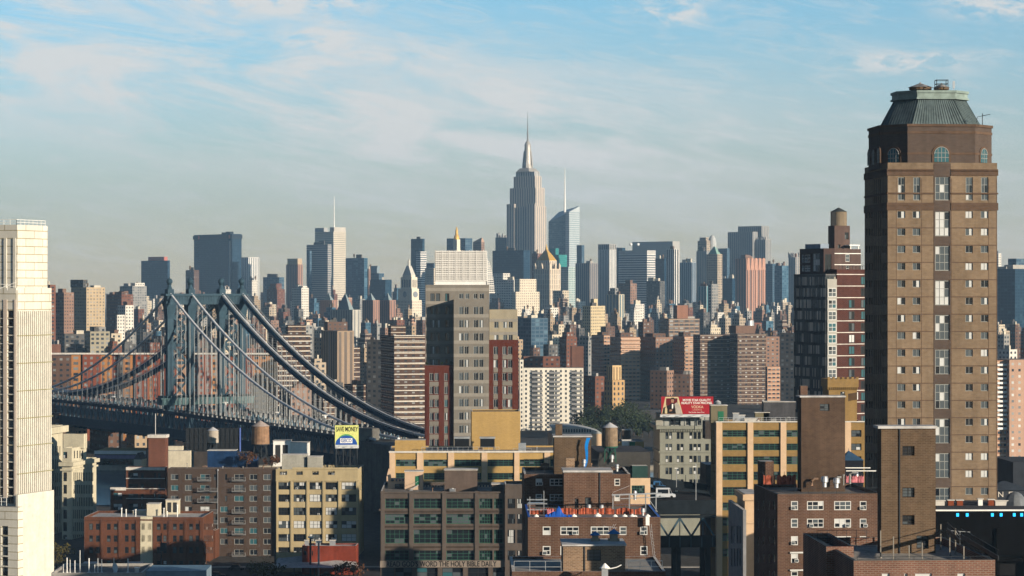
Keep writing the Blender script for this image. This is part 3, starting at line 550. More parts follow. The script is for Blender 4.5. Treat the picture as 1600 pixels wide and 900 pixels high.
for i in range(9): a, c = pts[i], pts[i + 1]; wd = .62 - .04 * i; b.poly([(a[0], a[1], a[2]), (a[0] + wd, a[1] - .1, a[2]), (c[0] + wd - .06, c[1] - .1, c[2]), (c[0], c[1], c[2])])
b.build('sheet', pbr('bright_tarp', (.01, .2, .6), .4, .3), t)
netting('long orange netting across the roof behind the blue heap', (826, 1008), 806.5, 793, 380, NET); netting('magenta sheeting bundle on netting, left of the blue heap', (853, 869), 803, 794, 379, NETP)
p = at(872, 808, 373.5); t = thing('tarp', 'heaped bright blue tarp draped on the parapet of the brown brick block', 'tarp', (p[0], p[1], p[2])); b = MB(); r_ = random.Random(5); n = 18
hh = lambda i, j: (max(0, .75 * math.exp(-((i - 10.3) / 1.7) ** 2) + .75 * math.exp(-((i - 8.6) / 1.6) ** 2) + .5 * math.exp(-((i - 6) / 4) ** 2)) * (.5 + .5 * math.sin((j + .6) / 5 * math.pi)) + r_.uniform(0, .3)) * (0 if j in (0, 5) else 1)
g = [[(-1.9 + i * .22, j * .32, hh(i, j)) for j in range(6)] for i in range(n + 1)]
for i in range(n):
    for j in range(5): b.poly([g[i][j], g[i + 1][j], g[i + 1][j + 1], g[i][j + 1]])
b.build('sheet', BLUET, t)
r_ = random.Random(11)
for i, px in enumerate((838, 897, 934, 961, 976, 988, 993, 1012)):
    p = at(px, 807, 374.6); t = thing('debris_bag', f'white plastic debris bag on the tarped roof edge, {["first","second","third","fourth","fifth","sixth","seventh","eighth"][i]} from the left', 'bag', (p[0], p[1], zr + .02), 0, 'white bags along the tarped roof edge'); b = MB(); k = r_.uniform(.14, .34)
    b.lathe(0, 0, [(k * .8, 0), (k * 1.1, k * .6), (k * .8, k * 1.3), (k * .25, k * 1.7), (k * .4, k * 2)], 9); o = b.build('bag', WHITE, t); o.scale = (1.6, 1, 1)
for px, py, D, h, l in ((920, 798, 386, 1.0, 'small silver vent before the open door of the stair block'), (940, 799, 386, 1.05, 'small silver vent in front of the stair block drain pipe'), (1004.5, 806, 378, 1.2, 'silver vent near the right end of the tarped roof edge'), (992, 781, 398, 1.5, 'big silver vent cap right of the upper brick block'), (912.5, 729, 402, 1.2, 'silver vent on the upper roof beside the blue tarp strip'), (956, 722, 404, 1.2, 'silver vent on the upper roof left of the steel rack'), (964, 737, 399, 1.2, 'silver vent at the front edge of the upper roof')):
    vent(px, py, D, h, .36, l)
W = lambda x, y: s.wpt(x, y)[:2] + (0,)
railing('roof_railing', 'thin dark railing round the upper roof beside the brick machine room', [W(f['x0'] + .3, f['y0'] + .6), W(f['x0'] + f['Lx'] - .3, f['y0'] + .6)], zf, 1.7, 1.5, w=.05)
railing('roof_railing', 'dark railing at the rear of the upper roof, left of machine room', [W(f['x0'] + .3, f['y0'] + 14), W(f['x0'] + f['Lx'] - .3, f['y0'] + 14)], zf, 1.9, 1.9, w=.05)
p = at(828, 800, 376); t = thing('scaffold', 'pipe scaffold standing at the left corner of the tarped roof', 'scaffold', (p[0], p[1], zr)); b = MB()
for x in (0, 2.1):
    for y in (0, 1.2): pole(t, x, y, 0, 3.8 if x else 2.9, .08, GALV)
for z in (1.0, 1.9, 2.5): b.beam((-.4, 0, z), (2.6, 0, z), .07); b.beam((-.4, 1.2, z), (2.6, 1.2, z), .07); b.beam((-.4, -.2, z), (-.4, 1.4, z), .07)
b.box(-.3, 2.0, 0, 1.2, 2.0, 2.06); b.build('rail', GALV, t)
p = at(958, 800, 384); t = thing('scaffold', 'long level pipe scaffold over the right end of the tarped roof', 'scaffold', (p[0], p[1], zr)); b = MB()
for x in (0, 2.5, 5.0, 6.6): pole(t, x, 0, 0, 2.7, .08, GALV); pole(t, x, 1.4, 0, 2.7, .08, GALV)
b.beam((-.2, 0, 2.6), (7.4, 0, 2.85), .2); b.beam((1.2, 1.4, 1.9), (8, 1.4, 2.2), .13); b.beam((4.9, 0, 2.8), (6.8, 0, 0), .08); b.beam((0, 0, 3.0), (2.5, 0, 4.0), .05); b.build('rail', GALV, t)
p = at(1012, 808, 371.6); t = thing('hanging_scaffold', 'white suspended rope ladder and cables down the right corner of the tarped block', 'rigging', p); b = MB(); b.box(-.3, .25, -.3, -.05, -1.2, .1); b.build('cradle', WHITE, t)
b = MB(); b.beam((.1, -.2, 0), (1.1, -.2, -8), .06); b.beam((.5, -.2, -1), (1.3, -.2, -8), .06); [b.beam((.3 + .1 * i, -.25, -2 - i * .5), (.7 + .07 * i, -.25, -2.2 - i * .5), .05) for i in range(11)]; b.build('cable', GALV, t)
p = at(957, 834, 330); t = thing('roof_antenna', 'forked tv antenna on a mast between the two blue capped vents', 'antenna', (p[0] , 336, 47.0)); b = MB(); b.beam((0, 0, 0), (0, 0, 6.2), .06); b.beam((-.95, 0, 6.2), (.9, 0, 5.95), .05); [b.beam((x, 0, 6.1), (x + .25, 0, 6.1 + q), .04) for x in (.2, .45) for q in (.35, -.3)]; b.build('mast', GALV, t)
s = Site('brick_building', 'nearest speckled tan brick bulkhead block at bottom centre with a flat white roof slab', 'brick building', 800, 322, 1)
zz = gz(897, 326); r = s.box('wall', None, None, 1040, 893, mat=RB1, par=.3, Ly=18, roof=CONC)
k = s.box('stair_tower', None, 880, 977, 853, zb=r['zr'] + .01, d=2, mat=RB3, Ly=7, opsR=[(917, 939, 859, 876.5, 'vent')], reveal=.35)
b = MB(); b.box(k['x0'] - .15, k['x0'] + k['Lx'] + .15, k['y0'] - .3, k['y0'] + 7.6, k['z1'], k['z1'] + .2); s.mb('roof_slab', b, ROOFW)
b = MB(); q = k['x0'] + k['Lx'] * .345; b.beam((q, k['y0'] - .07, k['z0']), (q, k['y0'] - .07, k['z1']), .13); s.mb('drain_pipe', b, STEEL)
W = lambda x, y: s.wpt(x, y)[:2] + (0,)
railing('roof_railing', 'grey railing along the lowest roof edge at the very bottom centre', [W(.3, 1.2), W(k['x0'] - .3, 1.2)], r['zr'], 1.5, 1.8, GALV, w=.06); railing('roof_railing', 'grey railing right of the nearest bulkhead along the bottom edge', [W(k['x0'] + k['Lx'] + .4, 1.2), W(r['Lx'] - .3, 1.2)], r['zr'], 1.5, 1.5, GALV, w=.06)
for px, sz, l in ((930, 1.0, 'smaller blue capped roof vent on the white roof slab'), (959, 1.25, 'larger blue capped roof vent on the white roof slab')):
    p = at(px, 848, 328.5); t = thing('roof_vent', l, 'roof vent', (p[0], p[1], k['z1'] + .2), 0, 'blue capped vents'); b = MB(); b.box(-.6 * sz, .6 * sz, -.5, .5, 0, .3); b.box(-.42 * sz, .42 * sz, -.35, .35, .3, .75 * sz); b.build('base', pbr('vent_base', (.2, .18, .15), .8), t); b = MB(); b.frus((-.7 * sz, .7 * sz, -.55, .55), (-.05, .05, -.05, .05), .75 * sz, 1.25 * sz); b.build('cap', pbr('blue_cap', (.03, .14, .34), .5), t)
p = at(945, 900, 318); t = thing('roof_vent', 'white mushroom vent with a curved pipe at the bottom edge', 'roof vent', (p[0], p[1], r['zr'] - .5)); b = MB(); b.box(-.4, .4, -.3, .3, 0, 1.6); b.build('base', GALV, t); b = MB(); b.cyl(0, 0, 1.7, 2.3, .68, .08, 8); b.build('cap', WHITE, t); b = MB(); b.tube([(.2, 0, 1.6), (.9, 0, 1.65), (1.5, 0, 1.8), (2.1, 0, 2.1)], .07); b.build('pipe', WHITE, t)
# ------------------------------------------------------------------ pale stone tower, left edge
STONE = brick('pale_limestone', (.62, .59, .51), (.585, .555, .48), (.30, .26, .16), 7.2, 1.9, .1, .14)
STONE2 = pbr('ribbed_limestone', (.60, .57, .49), .85, .14); PINKS = pbr('pink_pier_stone', (.56, .47, .39), .8, .1)
s = Site('stone_tower', 'pale limestone tower with ribbed wall and dark window strips at the left edge', 'office tower', 25, 600, 67)
wl = [(485 + i * 13.2, 496.6 + i * 13.2) for i in range(23)]
r = s.box('wall', -60, None, 80.5, 450, mat=STONE, roof=CONC, opsL=[o for a, c in ((-1, 5.2), (11.5, 21.7)) for o in cols_rows([(a, c)], wl, 'slit')], reveal=.5)
s.box('upper_tier', -60, 27, 74.2, 351, zb=r['z1'] + .004, d=1.6, mat=STONE, roof=CONC, par=.9)
s.box('lower_tier', None, 28, 84.3, 773, d=-4, mat=STONE2, roof=CONC, Ly=.6)
s.box('ledge', -60, 27.9, 36, 793, d=-8, mat=STONE, roof=CONC, opsL=[o for o in cols_rows([(2.3, 12.5)], [(822 + i * 16, 836 + i * 16) for i in range(6)], 'slit')], reveal=.5)
b = MB(); L = r['Lx']; n = 17; zt = gz(486, 604)
for i in range(n):
    x = L * (.03 + .95 * i / n); b.box(x, x + L * .026, -.5, .02, gz(772, 600), zt)
b.box(L * .01, L * .02, -.35, .02, 12, r['z1'] - .5)
s.mb('fluted_panel', b, STONE2)
b = MB(); [b.box(L * .01, L * .995, -.53, .03, r['z1'] - 11.5 - 6.6 * i, r['z1'] - 11.3 - 6.6 * i) for i in range(6)]; s.mb('joint', b, pbr('moss_joint', (.24, .22, .12), .9, .2))
b = MB()
for a, c in ((5.6, 11.2), (22.2, 25.3)):
    y0, y1 = sorted((s.uL(a), s.uL(c))); b.box(-.15, .02, y0, y1, 30, gz(468, 602))
s.mb('pier', b, PINKS)
b = MB(); q = s.loc((27 - 800) / F * 601.6, 601.6)
for a in (2, 17.5, 33.5, 49): y0 = q[1] + s.uL(27 - a * .93, (27 - 800) / F * 601.6, 601.6) ; b.box(q[0] - .25, q[0] + .02, y0, y0 + .75, r['z1'], gz(372, 602))
s.mb('pilaster', b, STONE2)
W = lambda x, y: s.wpt(x, y)[:2] + (0,)
railing('roof_railing', 'white pipe railing along the flat top of the pale stone tower', [W(q[0] + .4, q[1] + 13), W(q[0] + .4, q[1] + .5), W(q[0] + s.uR(73.4, (27 - 800) / F * 601.6, 601.6), q[1] + .5)], gz(351, 601), 1.25, 1.7, WHITE, w=.1)
railing('roof_railing', 'white railing on the low ledge at the foot of the pale stone tower', [W(-3.6, 9), W(-3.6, 0.2)], gz(793, 592), 1.9, 1.4, WHITE, w=.1)
p = at(9, 447, 596); t = thing('roof_antenna', 'white tripod antenna lying on the setback of the pale stone tower', 'antenna', p); b = MB(); b.beam((-1.5, 0, -.6), (2.4, 0, .9), .1); b.beam((-1.2, 0, .5), (2.2, 0, -.2), .08); b.beam((.4, 0, -1), (.4, 0, .6), .1); b.build('boom', WHITE, t)
# ------------------------------------------------------------------ cream lofts behind it
CREAM = pbr('cream_stone', (.50, .455, .335), .85, .16, s1=.2)
s = Site('loft_building', 'cream stone loft with bracketed cornice, squeezed against the pale stone tower', 'loft building', 70, 860, 80)
rw = [(697 + i * 21, 712 + i * 21) for i in range(9)]
r = s.box('wall', 40, None, 98, 668, mat=CREAM, par=1, opsR=cols_rows([(79.2, 80.6), (82.6, 84), (86.4, 87.8), (89.6, 91), (93, 94.4)], rw, 'plain')); cornice(s, r, r['z1'] - 2.4, 2.2, 1.6, CREAM)
s = Site('loft_building', 'long cream loft with arched top windows and an attic block, receding behind cream cornice', 'loft building', 112, 850, 77)
rw = [(738 + i * 19.5, 752 + i * 19.5) for i in range(8)]; cs = [(115 + i * 3.0 - i * i * .03, 116.6 + i * 3.0 - i * i * .03) for i in range(12)]
r = s.box('wall', 97, None, 150.5, 721, mat=CREAM, par=1, opsR=cols_rows(cs, rw, 'plain'), opsL=cols_rows([(98.8, 104.5)], rw, 'two')); cornice(s, r, r['z1'] - 1.6, 1.3, .9, CREAM); cornice(s, r, gz(735, 852), .6, .5, CREAM, 'belt_course')
a = s.box('attic', 97.5, 112, 135, 700, zb=r['zr'], d=2, mat=CREAM, par=.6, opsR=cols_rows([(115.5, 117.5), (120, 122), (124.2, 126), (128, 130)], [(704, 716)], 'plain'), opsL=[(98.5, 105, 706, 716, 'two')])
s.box('penthouse', 99, 131, 136, 678, zb=a['zr'], d=9, mat=CREAM, roof=ROOFD)
# ------------------------------------------------------------------ low red brick row, lower left
RED = brick('warm_red_brick', (.115, .0405, .0207), (.092, .0322, .017), (.1012, .0598, .0414), .8, .26, .03, .22); ORG = (.5, .2, .08)
s = Site('brick_building', 'low four storey red brick building with a cream centre bay, lower left', 'brick building', 317, 768, 88)
rw = [(818, 828), (836.5, 846.5), (854.5, 864.5), (876, 882)]
cs = [(139.3, 145.2), (149.8, 155.8), (167, 173), (177.5, 183.5), (195, 201), (205, 211), (245, 251), (255, 260.5), (270, 276), (280, 286), (295.5, 301.5), (305.5, 311)]
r = s.box('wall', 131.5, None, 333.5, 808, mat=RED, par=.7, roof=ROOFW, opsL=cols_rows(cs, rw, 'plain'), opsR=cols_rows([(319 + 2.1 * i, 320.2 + 2.1 * i) for i in range(7)], rw, 'plain'), reveal=.2)
b = MB(); y0, y1 = s.uL(238.5), s.uL(219.5)
zs = [0] + [gz(q, 768) for p in reversed(rw[:3]) for q in (p[1], p[0])] + [r['z1'] + .15]
ws = sorted((s.uL(a), s.uL(c)) for a, c in ((220.8, 226.2), (230.8, 236.5)))
for i in range(0, len(zs), 2): b.box(-.12, .02, y0, y1, zs[i], zs[i + 1])
for a, c in ((y0, ws[0][0]), (ws[0][1], ws[1][0]), (ws[1][1], y1)): b.box(-.11, .021, a, c, .5, r['z1'])
s.mb('centre_bay', b, CREAM)
for i, (a, c) in enumerate(ws):
    for (p_, q_) in rw[:3]: h = gz(p_, 768) - gz(q_, 768); o = link('window', window_mesh(c - a, h, 'plain', i), s.root, (-.02, c, gz(q_, 768)), -math.pi / 2)
b = MB()
for px in (159, 187, 214, 240.5, 265, 290, 314): y = s.uL(px); b.box(-.25, .02, y - .35, y + .35, .2, r['z1'] - 1.2)
b.box(-.3, .02, 0, r['Ly'], r['z1'] - 1.1, r['z1'] - .7); s.mb('pilaster', b, RED)
zr = r['zr']
def rooftop(px, py, D, w, d, h, z, mat, label, name='roof_hut', cat='roof hut', group=None, extra=None):
    p = at(px, py, D); t = thing(name, label, cat, (p[0], p[1], z), 0, group); b = MB(); b.box(-w / 2, w / 2, 0, d, 0, h); b.build('body', mat, t); b = MB(); b.box(-w / 2 - .15, w / 2 + .15, -.15, d + .15, h, h + .15); b.build('lid', COPE, t)
    if extra: extra(t, w, d, h)
    return t
CREAMP = pbr('cream_plaster', (.52, .47, .36), .85, .15)
rooftop(239, 800, 780, 3.8, 5, 3.6, zr, CREAMP, 'cream bulkhead cube on the low red brick building roof'); 
def grille(t, w, d, h):
    for x in (-w * .22, w * .22): b = MB(); b.box(x - w * .15, x + w * .15, -.06, 0, h * .15, h * .85); b.build('door', DARKF, t)
rooftop(269, 795, 785, 4, 4, 4.4, zr, CREAMP, 'cream hut with two dark doors on the red roof', extra=grille)
rooftop(219, 795, 784, 4.5, 4, 1.2, zr, CREAMP, 'low cream box lid beside the bulkhead cube on the red roof')
for i, (px, h) in enumerate(((190, 3), (197, 2.6), (212, 2.6), (256, 3), (261, 2), (277, 4))): 
    p = at(px, 805, 774); t = thing('vent_pipe', ['tall white pipe left on the low red brick roof', 'thinner white pipe behind the leftmost pipe on red roof', 'white pipe before the low cream lid on red roof', 'stout white pipe right of the cream bulkhead cube', 'short white pipe between cream cube and hut', 'tall white pipe in front of the two door hut'][i], 'vent pipe', (p[0], p[1], zr), 0, 'pipes on the red brick roof'); b = MB(); b.cyl(0, 0, 0, h, .16, n=8); b.cyl(0, 0, h - .3, h, .26, n=8); b.build('pipe', WHITE, t)
s2 = Site('brick_building', 'narrow orange brick annex behind the right end of low red brick building', 'brick building', 336, 790, 86)
s2.box('wall', 330, None, 343.5, 829, mat=RED, par=.4)
# stepped brown-red apartments
s = Site('brick_building', 'stepped red brick apartments with white cornices, behind the low red brick row', 'brick building', 258, 835, 87)
rw = [(739, 748.5), (756, 765), (771.5, 781), (787, 797)]
r = s.box('wall', 197, None, 262.5, 730.5, mat=RED, par=.8, roof=ROOFD, opsL=cols_rows([(200.5, 215.5), (220.5, 224.5), (221, 231)][:2] + [(240.5, 244), (247, 251)], rw, 'two'), reveal=.3)
w2 = s.box('wing', 172.5, 197, 199, 762, d=.5, mat=RED, par=.8, roof=ROOFD, opsL=cols_rows([(177, 191)], [(770, 781), (787, 797)], 'two'))
b = MB()
for q, zt in ((r, r['z1']), (w2, w2['z1'])):
    for y in ((0,) if q is w2 else (0, 16.5, 32.5, 48)): b.box(q['x0'] - .3, q['x0'] + .02, q['y0'], q['y0'] + q['Ly'], zt - y * .212 - .9 * (y == 0) - .25 * (y > 0), zt + .1 * (y == 0) - y * .212)
s.mb('cornice', b, COPE)
c = s.box('elevator_shaft', 232, 258.5, 262.8, 680, d=3, mat=brick('shaft_brick', (.15, .055, .035), (.12, .045, .03), (.12, .07, .05), .8, .26), roof=ROOFW)
b = MB(); b.box(c['x0'] - .3, c['x0'] + c['Lx'] + .3, c['y0'] - .3, c['y0'] + c['Ly'] + .3, c['z1'] - .9, c['z1'] + .1); s.mb('coping', b, COPE)
p = at(243, 680, 838); t = thing('flag_pole', 'thin white pole rising from the red brick elevator shaft', 'pole', p); pole(t, 0, 0, 0, 7.2, .14, WHITE)
# long brown block with balconies
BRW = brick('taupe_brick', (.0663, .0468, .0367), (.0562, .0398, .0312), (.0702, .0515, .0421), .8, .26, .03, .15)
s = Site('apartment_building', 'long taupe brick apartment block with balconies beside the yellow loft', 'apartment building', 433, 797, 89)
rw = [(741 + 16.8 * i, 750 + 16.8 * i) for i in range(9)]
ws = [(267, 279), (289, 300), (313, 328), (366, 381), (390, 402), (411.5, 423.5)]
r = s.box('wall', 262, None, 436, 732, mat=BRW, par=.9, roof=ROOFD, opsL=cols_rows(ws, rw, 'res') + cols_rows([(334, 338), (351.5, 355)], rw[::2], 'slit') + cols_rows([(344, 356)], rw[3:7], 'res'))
def balcony(s, pxa, pxb, pz, D):
    y0, y1 = sorted((s.uL(pxa), s.uL(pxb))); z = gz(pz, D); b = MB(); b.box(-1.5, -.01, y0, y1, z - .25, z); n = 12
    b.box(-1.5, -1.42, y0, y1, z + .95, z + 1.05); b.box(-1.5, -.02, y0, y0 + .08, z + .95, z + 1.05); b.box(-1.5, -.02, y1 - .08, y1, z + .95, z + 1.05)
    for i in range(n + 1): y = y0 + (y1 - y0 - .06) * i / n; b.box(-1.49, -1.43, y, y + .06, z, z + .95)
    for x in (-1.1, -.6, -.2): b.box(x, x + .06, y0 + .01, y0 + .07, z, z + .95); b.box(x, x + .06, y1 - .07, y1 - .01, z, z + .95)
    s.mb('balcony', b, pbr('balcony_metal', (.16, .16, .16), .5, .1))
for i, (a, c) in enumerate(rw):
    for (x0, x1) in ((309, 330), (363, 384)):
        if (i + (x0 > 340)) % 4 != 3: balcony(s, x0, x1, c + .4, 797)
    if 1 <= i < 6: balcony(s, 320, 340, c + .4, 797)
b = MB(); y = s.uL(340.5); b.beam((-.3, y, 0), (-.3, y, r['z1'] - .6), .18); b.ball(-.3, y, r['z1'] - .5, .35); s.mb('vent_stack', b, GALV)
zr = r['zr']
t = rooftop(346, 732, 811, 9, 6, 5.6, zr, pbr('navy_panel', (.008, .03, .085), .6, .3), 'dark navy plywood hut on the taupe block roof')
b = MB(); b.box(4.5, 8.5, .5, 5, 0, 4.6); b.box(8.5, 11.5, .5, 5, 0, 3.4); b.beam((2, -.7, .4), (5, -.7, 2.4), .2); b.beam((5, -.7, 2.4), (9, -.7, 2.4), .2); b.build('annex', MATS['navy_panel'], t)
LEAF1 = pbr('rust_leaves', (.10, .045, .022), .8, .5, s1=3.); LEAF2 = pbr('dark_leaves', (.028, .04, .018), .8, .5, s1=2.); LEAF3 = pbr('olive_leaves', (.07, .06, .02), .8, .5, s1=3.); BARK = pbr('bark', (.05, .038, .028), .9, .3)
def tree(label, x, y, z, h, wd, leaf, n=420, group=None, ls=.35, cat='tree', name='tree'):
    t = thing(name, label, cat, (x, y, z), 0, group); r_ = random.Random(label); b = MB(); tips = []
    b.tube([(0, 0, 0), (.02 * h, 0, h * .25), (-.01 * h, .01 * h, h * .55)], lambda i: h * (.03, .022, .012)[i], 7)
    for i in range(9):
        a = i * 2.4 + r_.random(); z0 = h * r_.uniform(.22, .52); l = wd * r_.uniform(.28, .5); q = (math.cos(a) * l, math.sin(a) * l, z0 + h * r_.uniform(.15, .4)); tips.append(q)
        b.tube([(0, 0, z0), (q[0] * .5, q[1] * .5, z0 + (q[2] - z0) * .6), q], lambda i: h * (.012, .008, .003)[i], 5)
    b.build('trunk', BARK, t); b = MB(); tips.append((0, 0, h * .8))
    cl = [(p[0] + r_.gauss(0, wd * .1), p[1] + r_.gauss(0, wd * .1), p[2] + r_.gauss(0, h * .09), r_.uniform(.10, .2) * wd) for p in tips for _ in range(3)]
    for i in range(n):
        c = r_.choice(cl); d = Vector((r_.gauss(0, 1), r_.gauss(0, 1), r_.gauss(0, .8))); d = d.normalized() * c[3] * r_.uniform(.5, 1.1); p = Vector(c[:3]) + d
        u = Vector((r_.gauss(0, 1), r_.gauss(0, 1), r_.gauss(0, 1))).normalized(); v = u.cross(Vector((r_.gauss(0, 1), r_.gauss(0, 1), r_.gauss(0, 1)))).normalized(); k = ls * r_.uniform(.6, 1.3)
        b.poly([p - u * k, p + v * k * .6, p + u * k, p - v * k * .6])
    b.build('crown', leaf, t); return t
for px, D, h, wd, l in ((385, 806, 6.0, 5.4, 'taller rust brown roof tree beside the dark navy hut'), (424, 803, 4.6, 4.6, 'shorter rust brown roof tree at right end of the taupe block')):
    p = at(px, 732, D); tree(l, p[0], p[1], zr, h, wd, LEAF1, 520, 'trees on the taupe block roof', .3)
# yellow loft beside it
YEL = pbr('yellow_plaster', (.3741, .3045, .1783), .85, .14, s1=.2)
s = Site('loft_building', 'yellow plaster loft with six rows of wide windows under the yellow billboard', 'loft building', 559, 795, 88)
ws = [(434.8, 452.5), (458.5, 477), (483.5, 502.5), (508.5, 527), (533.5, 557)]
rw = [(753.5, 765), (772.5, 784), (793, 805), (814, 825.5), (834.5, 846), (855, 868)]
r = s.box('wall', 431, None, 570, 733.5, Lx=20, mat=YEL, par=.9, roof=ROOFD, opsL=[(a, c, p, q, 'paper' if (i == 3 or (i, j) in ((1, 2), (4, 4))) else 'loft') for i, (p, q) in enumerate(rw) for j, (a, c) in enumerate(ws)] + cols_rows([(437, 448.5), (463, 473), (488, 498), (512, 523)], [(736, 742)], 'loft'), opsR=cols_rows([(562, 564), (566, 568)], rw[:1], 'plain'), reveal=.45, ac=.3)
b = MB()
for px in (433.3, 455.5, 480.5, 505.5, 530, 558): y = s.uL(px); b.box(-.35, .02, y - .28, y + .28, 0, gz(752, 795))
s.mb('pier', b, YEL)
b = MB(); b.box(-.4, .02, -.3, r['Ly'], gz(750.6, 795) - .25, gz(750.6, 795) + .1); b.box(-.2, .02, s.uL(559), s.uL(457), r['z1'], r['z1'] + .6); s.mb('cornice', b, YEL)
zr = r['zr']
SHED = pbr('grey_plaster', (.30, .29, .25), .9, .2)
rooftop(459.5, 733, 803, 7.8, 6, 4.9, zr, SHED, 'wider grey plaster shed on the yellow loft roof, left of billboard'); rooftop(491.5, 733, 802, 4.5, 6, 4.3, zr, SHED, 'narrower grey plaster shed next to the billboard legs')
rooftop(440, 727, 822, 5.5, 6, 8.2, zr, WHITE, 'pale blue-white plaster hut with small openings behind the grey sheds', extra=grille); rooftop(463, 727, 824, 8, 6, 7.5, zr, WHITE, 'long white plaster hut behind the wider grey shed')
# billboard text helper
def words(text, parent, loc, size, mat, width=None, rz=0.0, name='lettering', bold=.0, ext=.02):
    c = bpy.data.curves.new(name, 'FONT'); c.body = text; c.size = size; c.extrude = ext; c.offset = bold; c.align_x = 'CENTER'; c.align_y = 'CENTER'; c.materials.append(mat)
    o = link(name, c, parent, loc, 0); o.rotation_euler = (R(90), 0, rz)
    bpy.context.view_layer.update(); me = bpy.data.meshes.new_from_object(o.evaluated_get(bpy.context.evaluated_depsgraph_get())); bpy.data.objects.remove(o)
    xs = [v.co.x for v in me.vertices]; k = width / (max(xs) - min(xs)) if width else 1
    o = link(name, me, parent, loc, 0); o.rotation_euler = (R(90), 0, rz); o.scale = (k, 1, 1)
    return o
p = at(542, 695, 808); t = thing('billboard', 'square yellow billboard with black and white lettering on a steel stand', 'billboard', (p[0], p[1], zr), R(7))
zb, ww, hh_ = p[2] - zr, 7.6, 6.3
b = MB(); b.box(-ww / 2, ww / 2, 0, .4, zb, zb + hh_); b.build('panel', pbr('yellow_poster', (.56, .58, .19), .6, .14, s1=1.2), t)
b = MB(); [b.box(x, x + .12, -.06, .5, zb - .02, zb + hh_ + .12) for x in (-ww / 2 - .13, ww / 2 + .01)]; b.box(-ww / 2, ww / 2, -.06, .5, zb + hh_ + .004, zb + hh_ + .12); b.build('frame', STEEL, t)
for x in (-2.6, 0, 2.6): b = MB(); b.beam((x, -.3, zb - .6), (x, -1.5, zb - .4), .08); b.box(x - .3, x + .3, -1.7, -1.4, zb - .45, zb - .25); b.build('lamp', GALV, t)
b = MB(); b.box(-ww / 2, ww / 2, -.35, .6, zb - 1.1, zb - .02); b.build('apron', pbr('apron_panel', (.5, .52, .53), .5, .1), t)
b = MB()
for x in (-3.4, -1.1, 1.1, 3.4):
    b.beam((x, .4, 0), (x, .4, zb - 1), .22); b.beam((x, 3, 0), (x, .6, zb + 3), .16)
for x in (-3.4, -1.1, 1.1): b.beam((x, .4, .3), (x + 2.3, .4, zb - 1.2), .1); b.beam((x + 2.3, .4, .3), (x, .4, zb - 1.2), .1)
b.build('stand', STEEL, t)
words('SAVE MONEY', t, (0, -.03, zb + 4.95), 2.1, BLACK, 7.0, bold=.03)
b = MB(); q = [(-3.7, zb + .02)] + [(3.5 * math.cos(a) - .2, zb + .05 + 3.0 * math.sin(a)) for a in (math.pi * (1 - i / 18) for i in range(19))] + [(3.5, zb + .02)]
b.poly([(x, -.006, z) for x, z in q]); b.build('logo_field', pbr('poster_blue', (.015, .07, .30), .5, 0), t)
b = MB(); q2 = [(3.0 * math.cos(a) - .2, zb + .7 + 2.75 * math.sin(a)) for a in (math.pi * (.78 - .56 * i / 14) for i in range(15))]; q3 = [(3.2 * math.cos(a) - .2, zb + .2 + 2.8 * math.sin(a)) for a in (math.pi * (.22 + .56 * i / 14) for i in range(15))]
b.poly([(x, -.012, z) for x, z in q2 + q3]); b.build('logo_arc', pbr('poster_green', (.1, .3, .1), .5, 0), t)
b = MB(); b.box(-2.15, 1.75, -.05, -.01, zb + .55, zb + 2.1); b.build('word_plate', WHITE, t)
words('GEICO', t, (-.2, -.07, zb + 1.32), 1.6, MATS['poster_blue'], 3.4, bold=.03)
# red low house, white canopy
s = Site('brick_building', 'single storey red painted house with vents in front of the yellow loft', 'brick building', 556, 745, 88)
r = s.box('wall', 472, None, 560, 853, mat=pbr('red_paint', (.17, .035, .02), .8, .3), par=.4, roof=ROOFW, opsL=[(475, 479, 861, 867, 'plain'), (487, 489, 861, 868, 'plain')])
for px, w_, l in ((519.5, 1.7, 'white box fan on the red painted house roof'), (497, 1.5, 'grey hooded fan on the red painted house roof'), (479, 1.2, 'small silver fan at the left end of red house roof')): rooftop(px, 852, 750, w_, 1.2, 1.5, r['zr'], GALV, l, 'roof_fan', 'roof fan')
p = at(430, 878, 742); b = MB(); t = thing('canopy', 'wide flat white canopy roof beside the street before the yellow loft', 'canopy', (p[0], 737, 0)); b.poly([(-1, 0, 3.0), (25, 0, 3.0), (23, 14, 4.6), (9, 18, 6), (0, 16, 4.4)]); b.build('roof', ROOFW, t)
b = MB(); [b.beam((x, .2, 0), (x, .2, 3), .2) for x in (0, 6, 12, 18, 24)]; [b.beam((x, 13, 0), (x, 13, 4.2), .2) for x in (1, 8, 15, 22)]; b.build('post', STEEL, t)
s = Site('boundary_wall', 'low tan plaster wall left of the red painted house', 'wall', 471, 752, 88); s.box('wall', 430, None, 473, 863, mat=YEL, Lx=.5, roof=YEL)
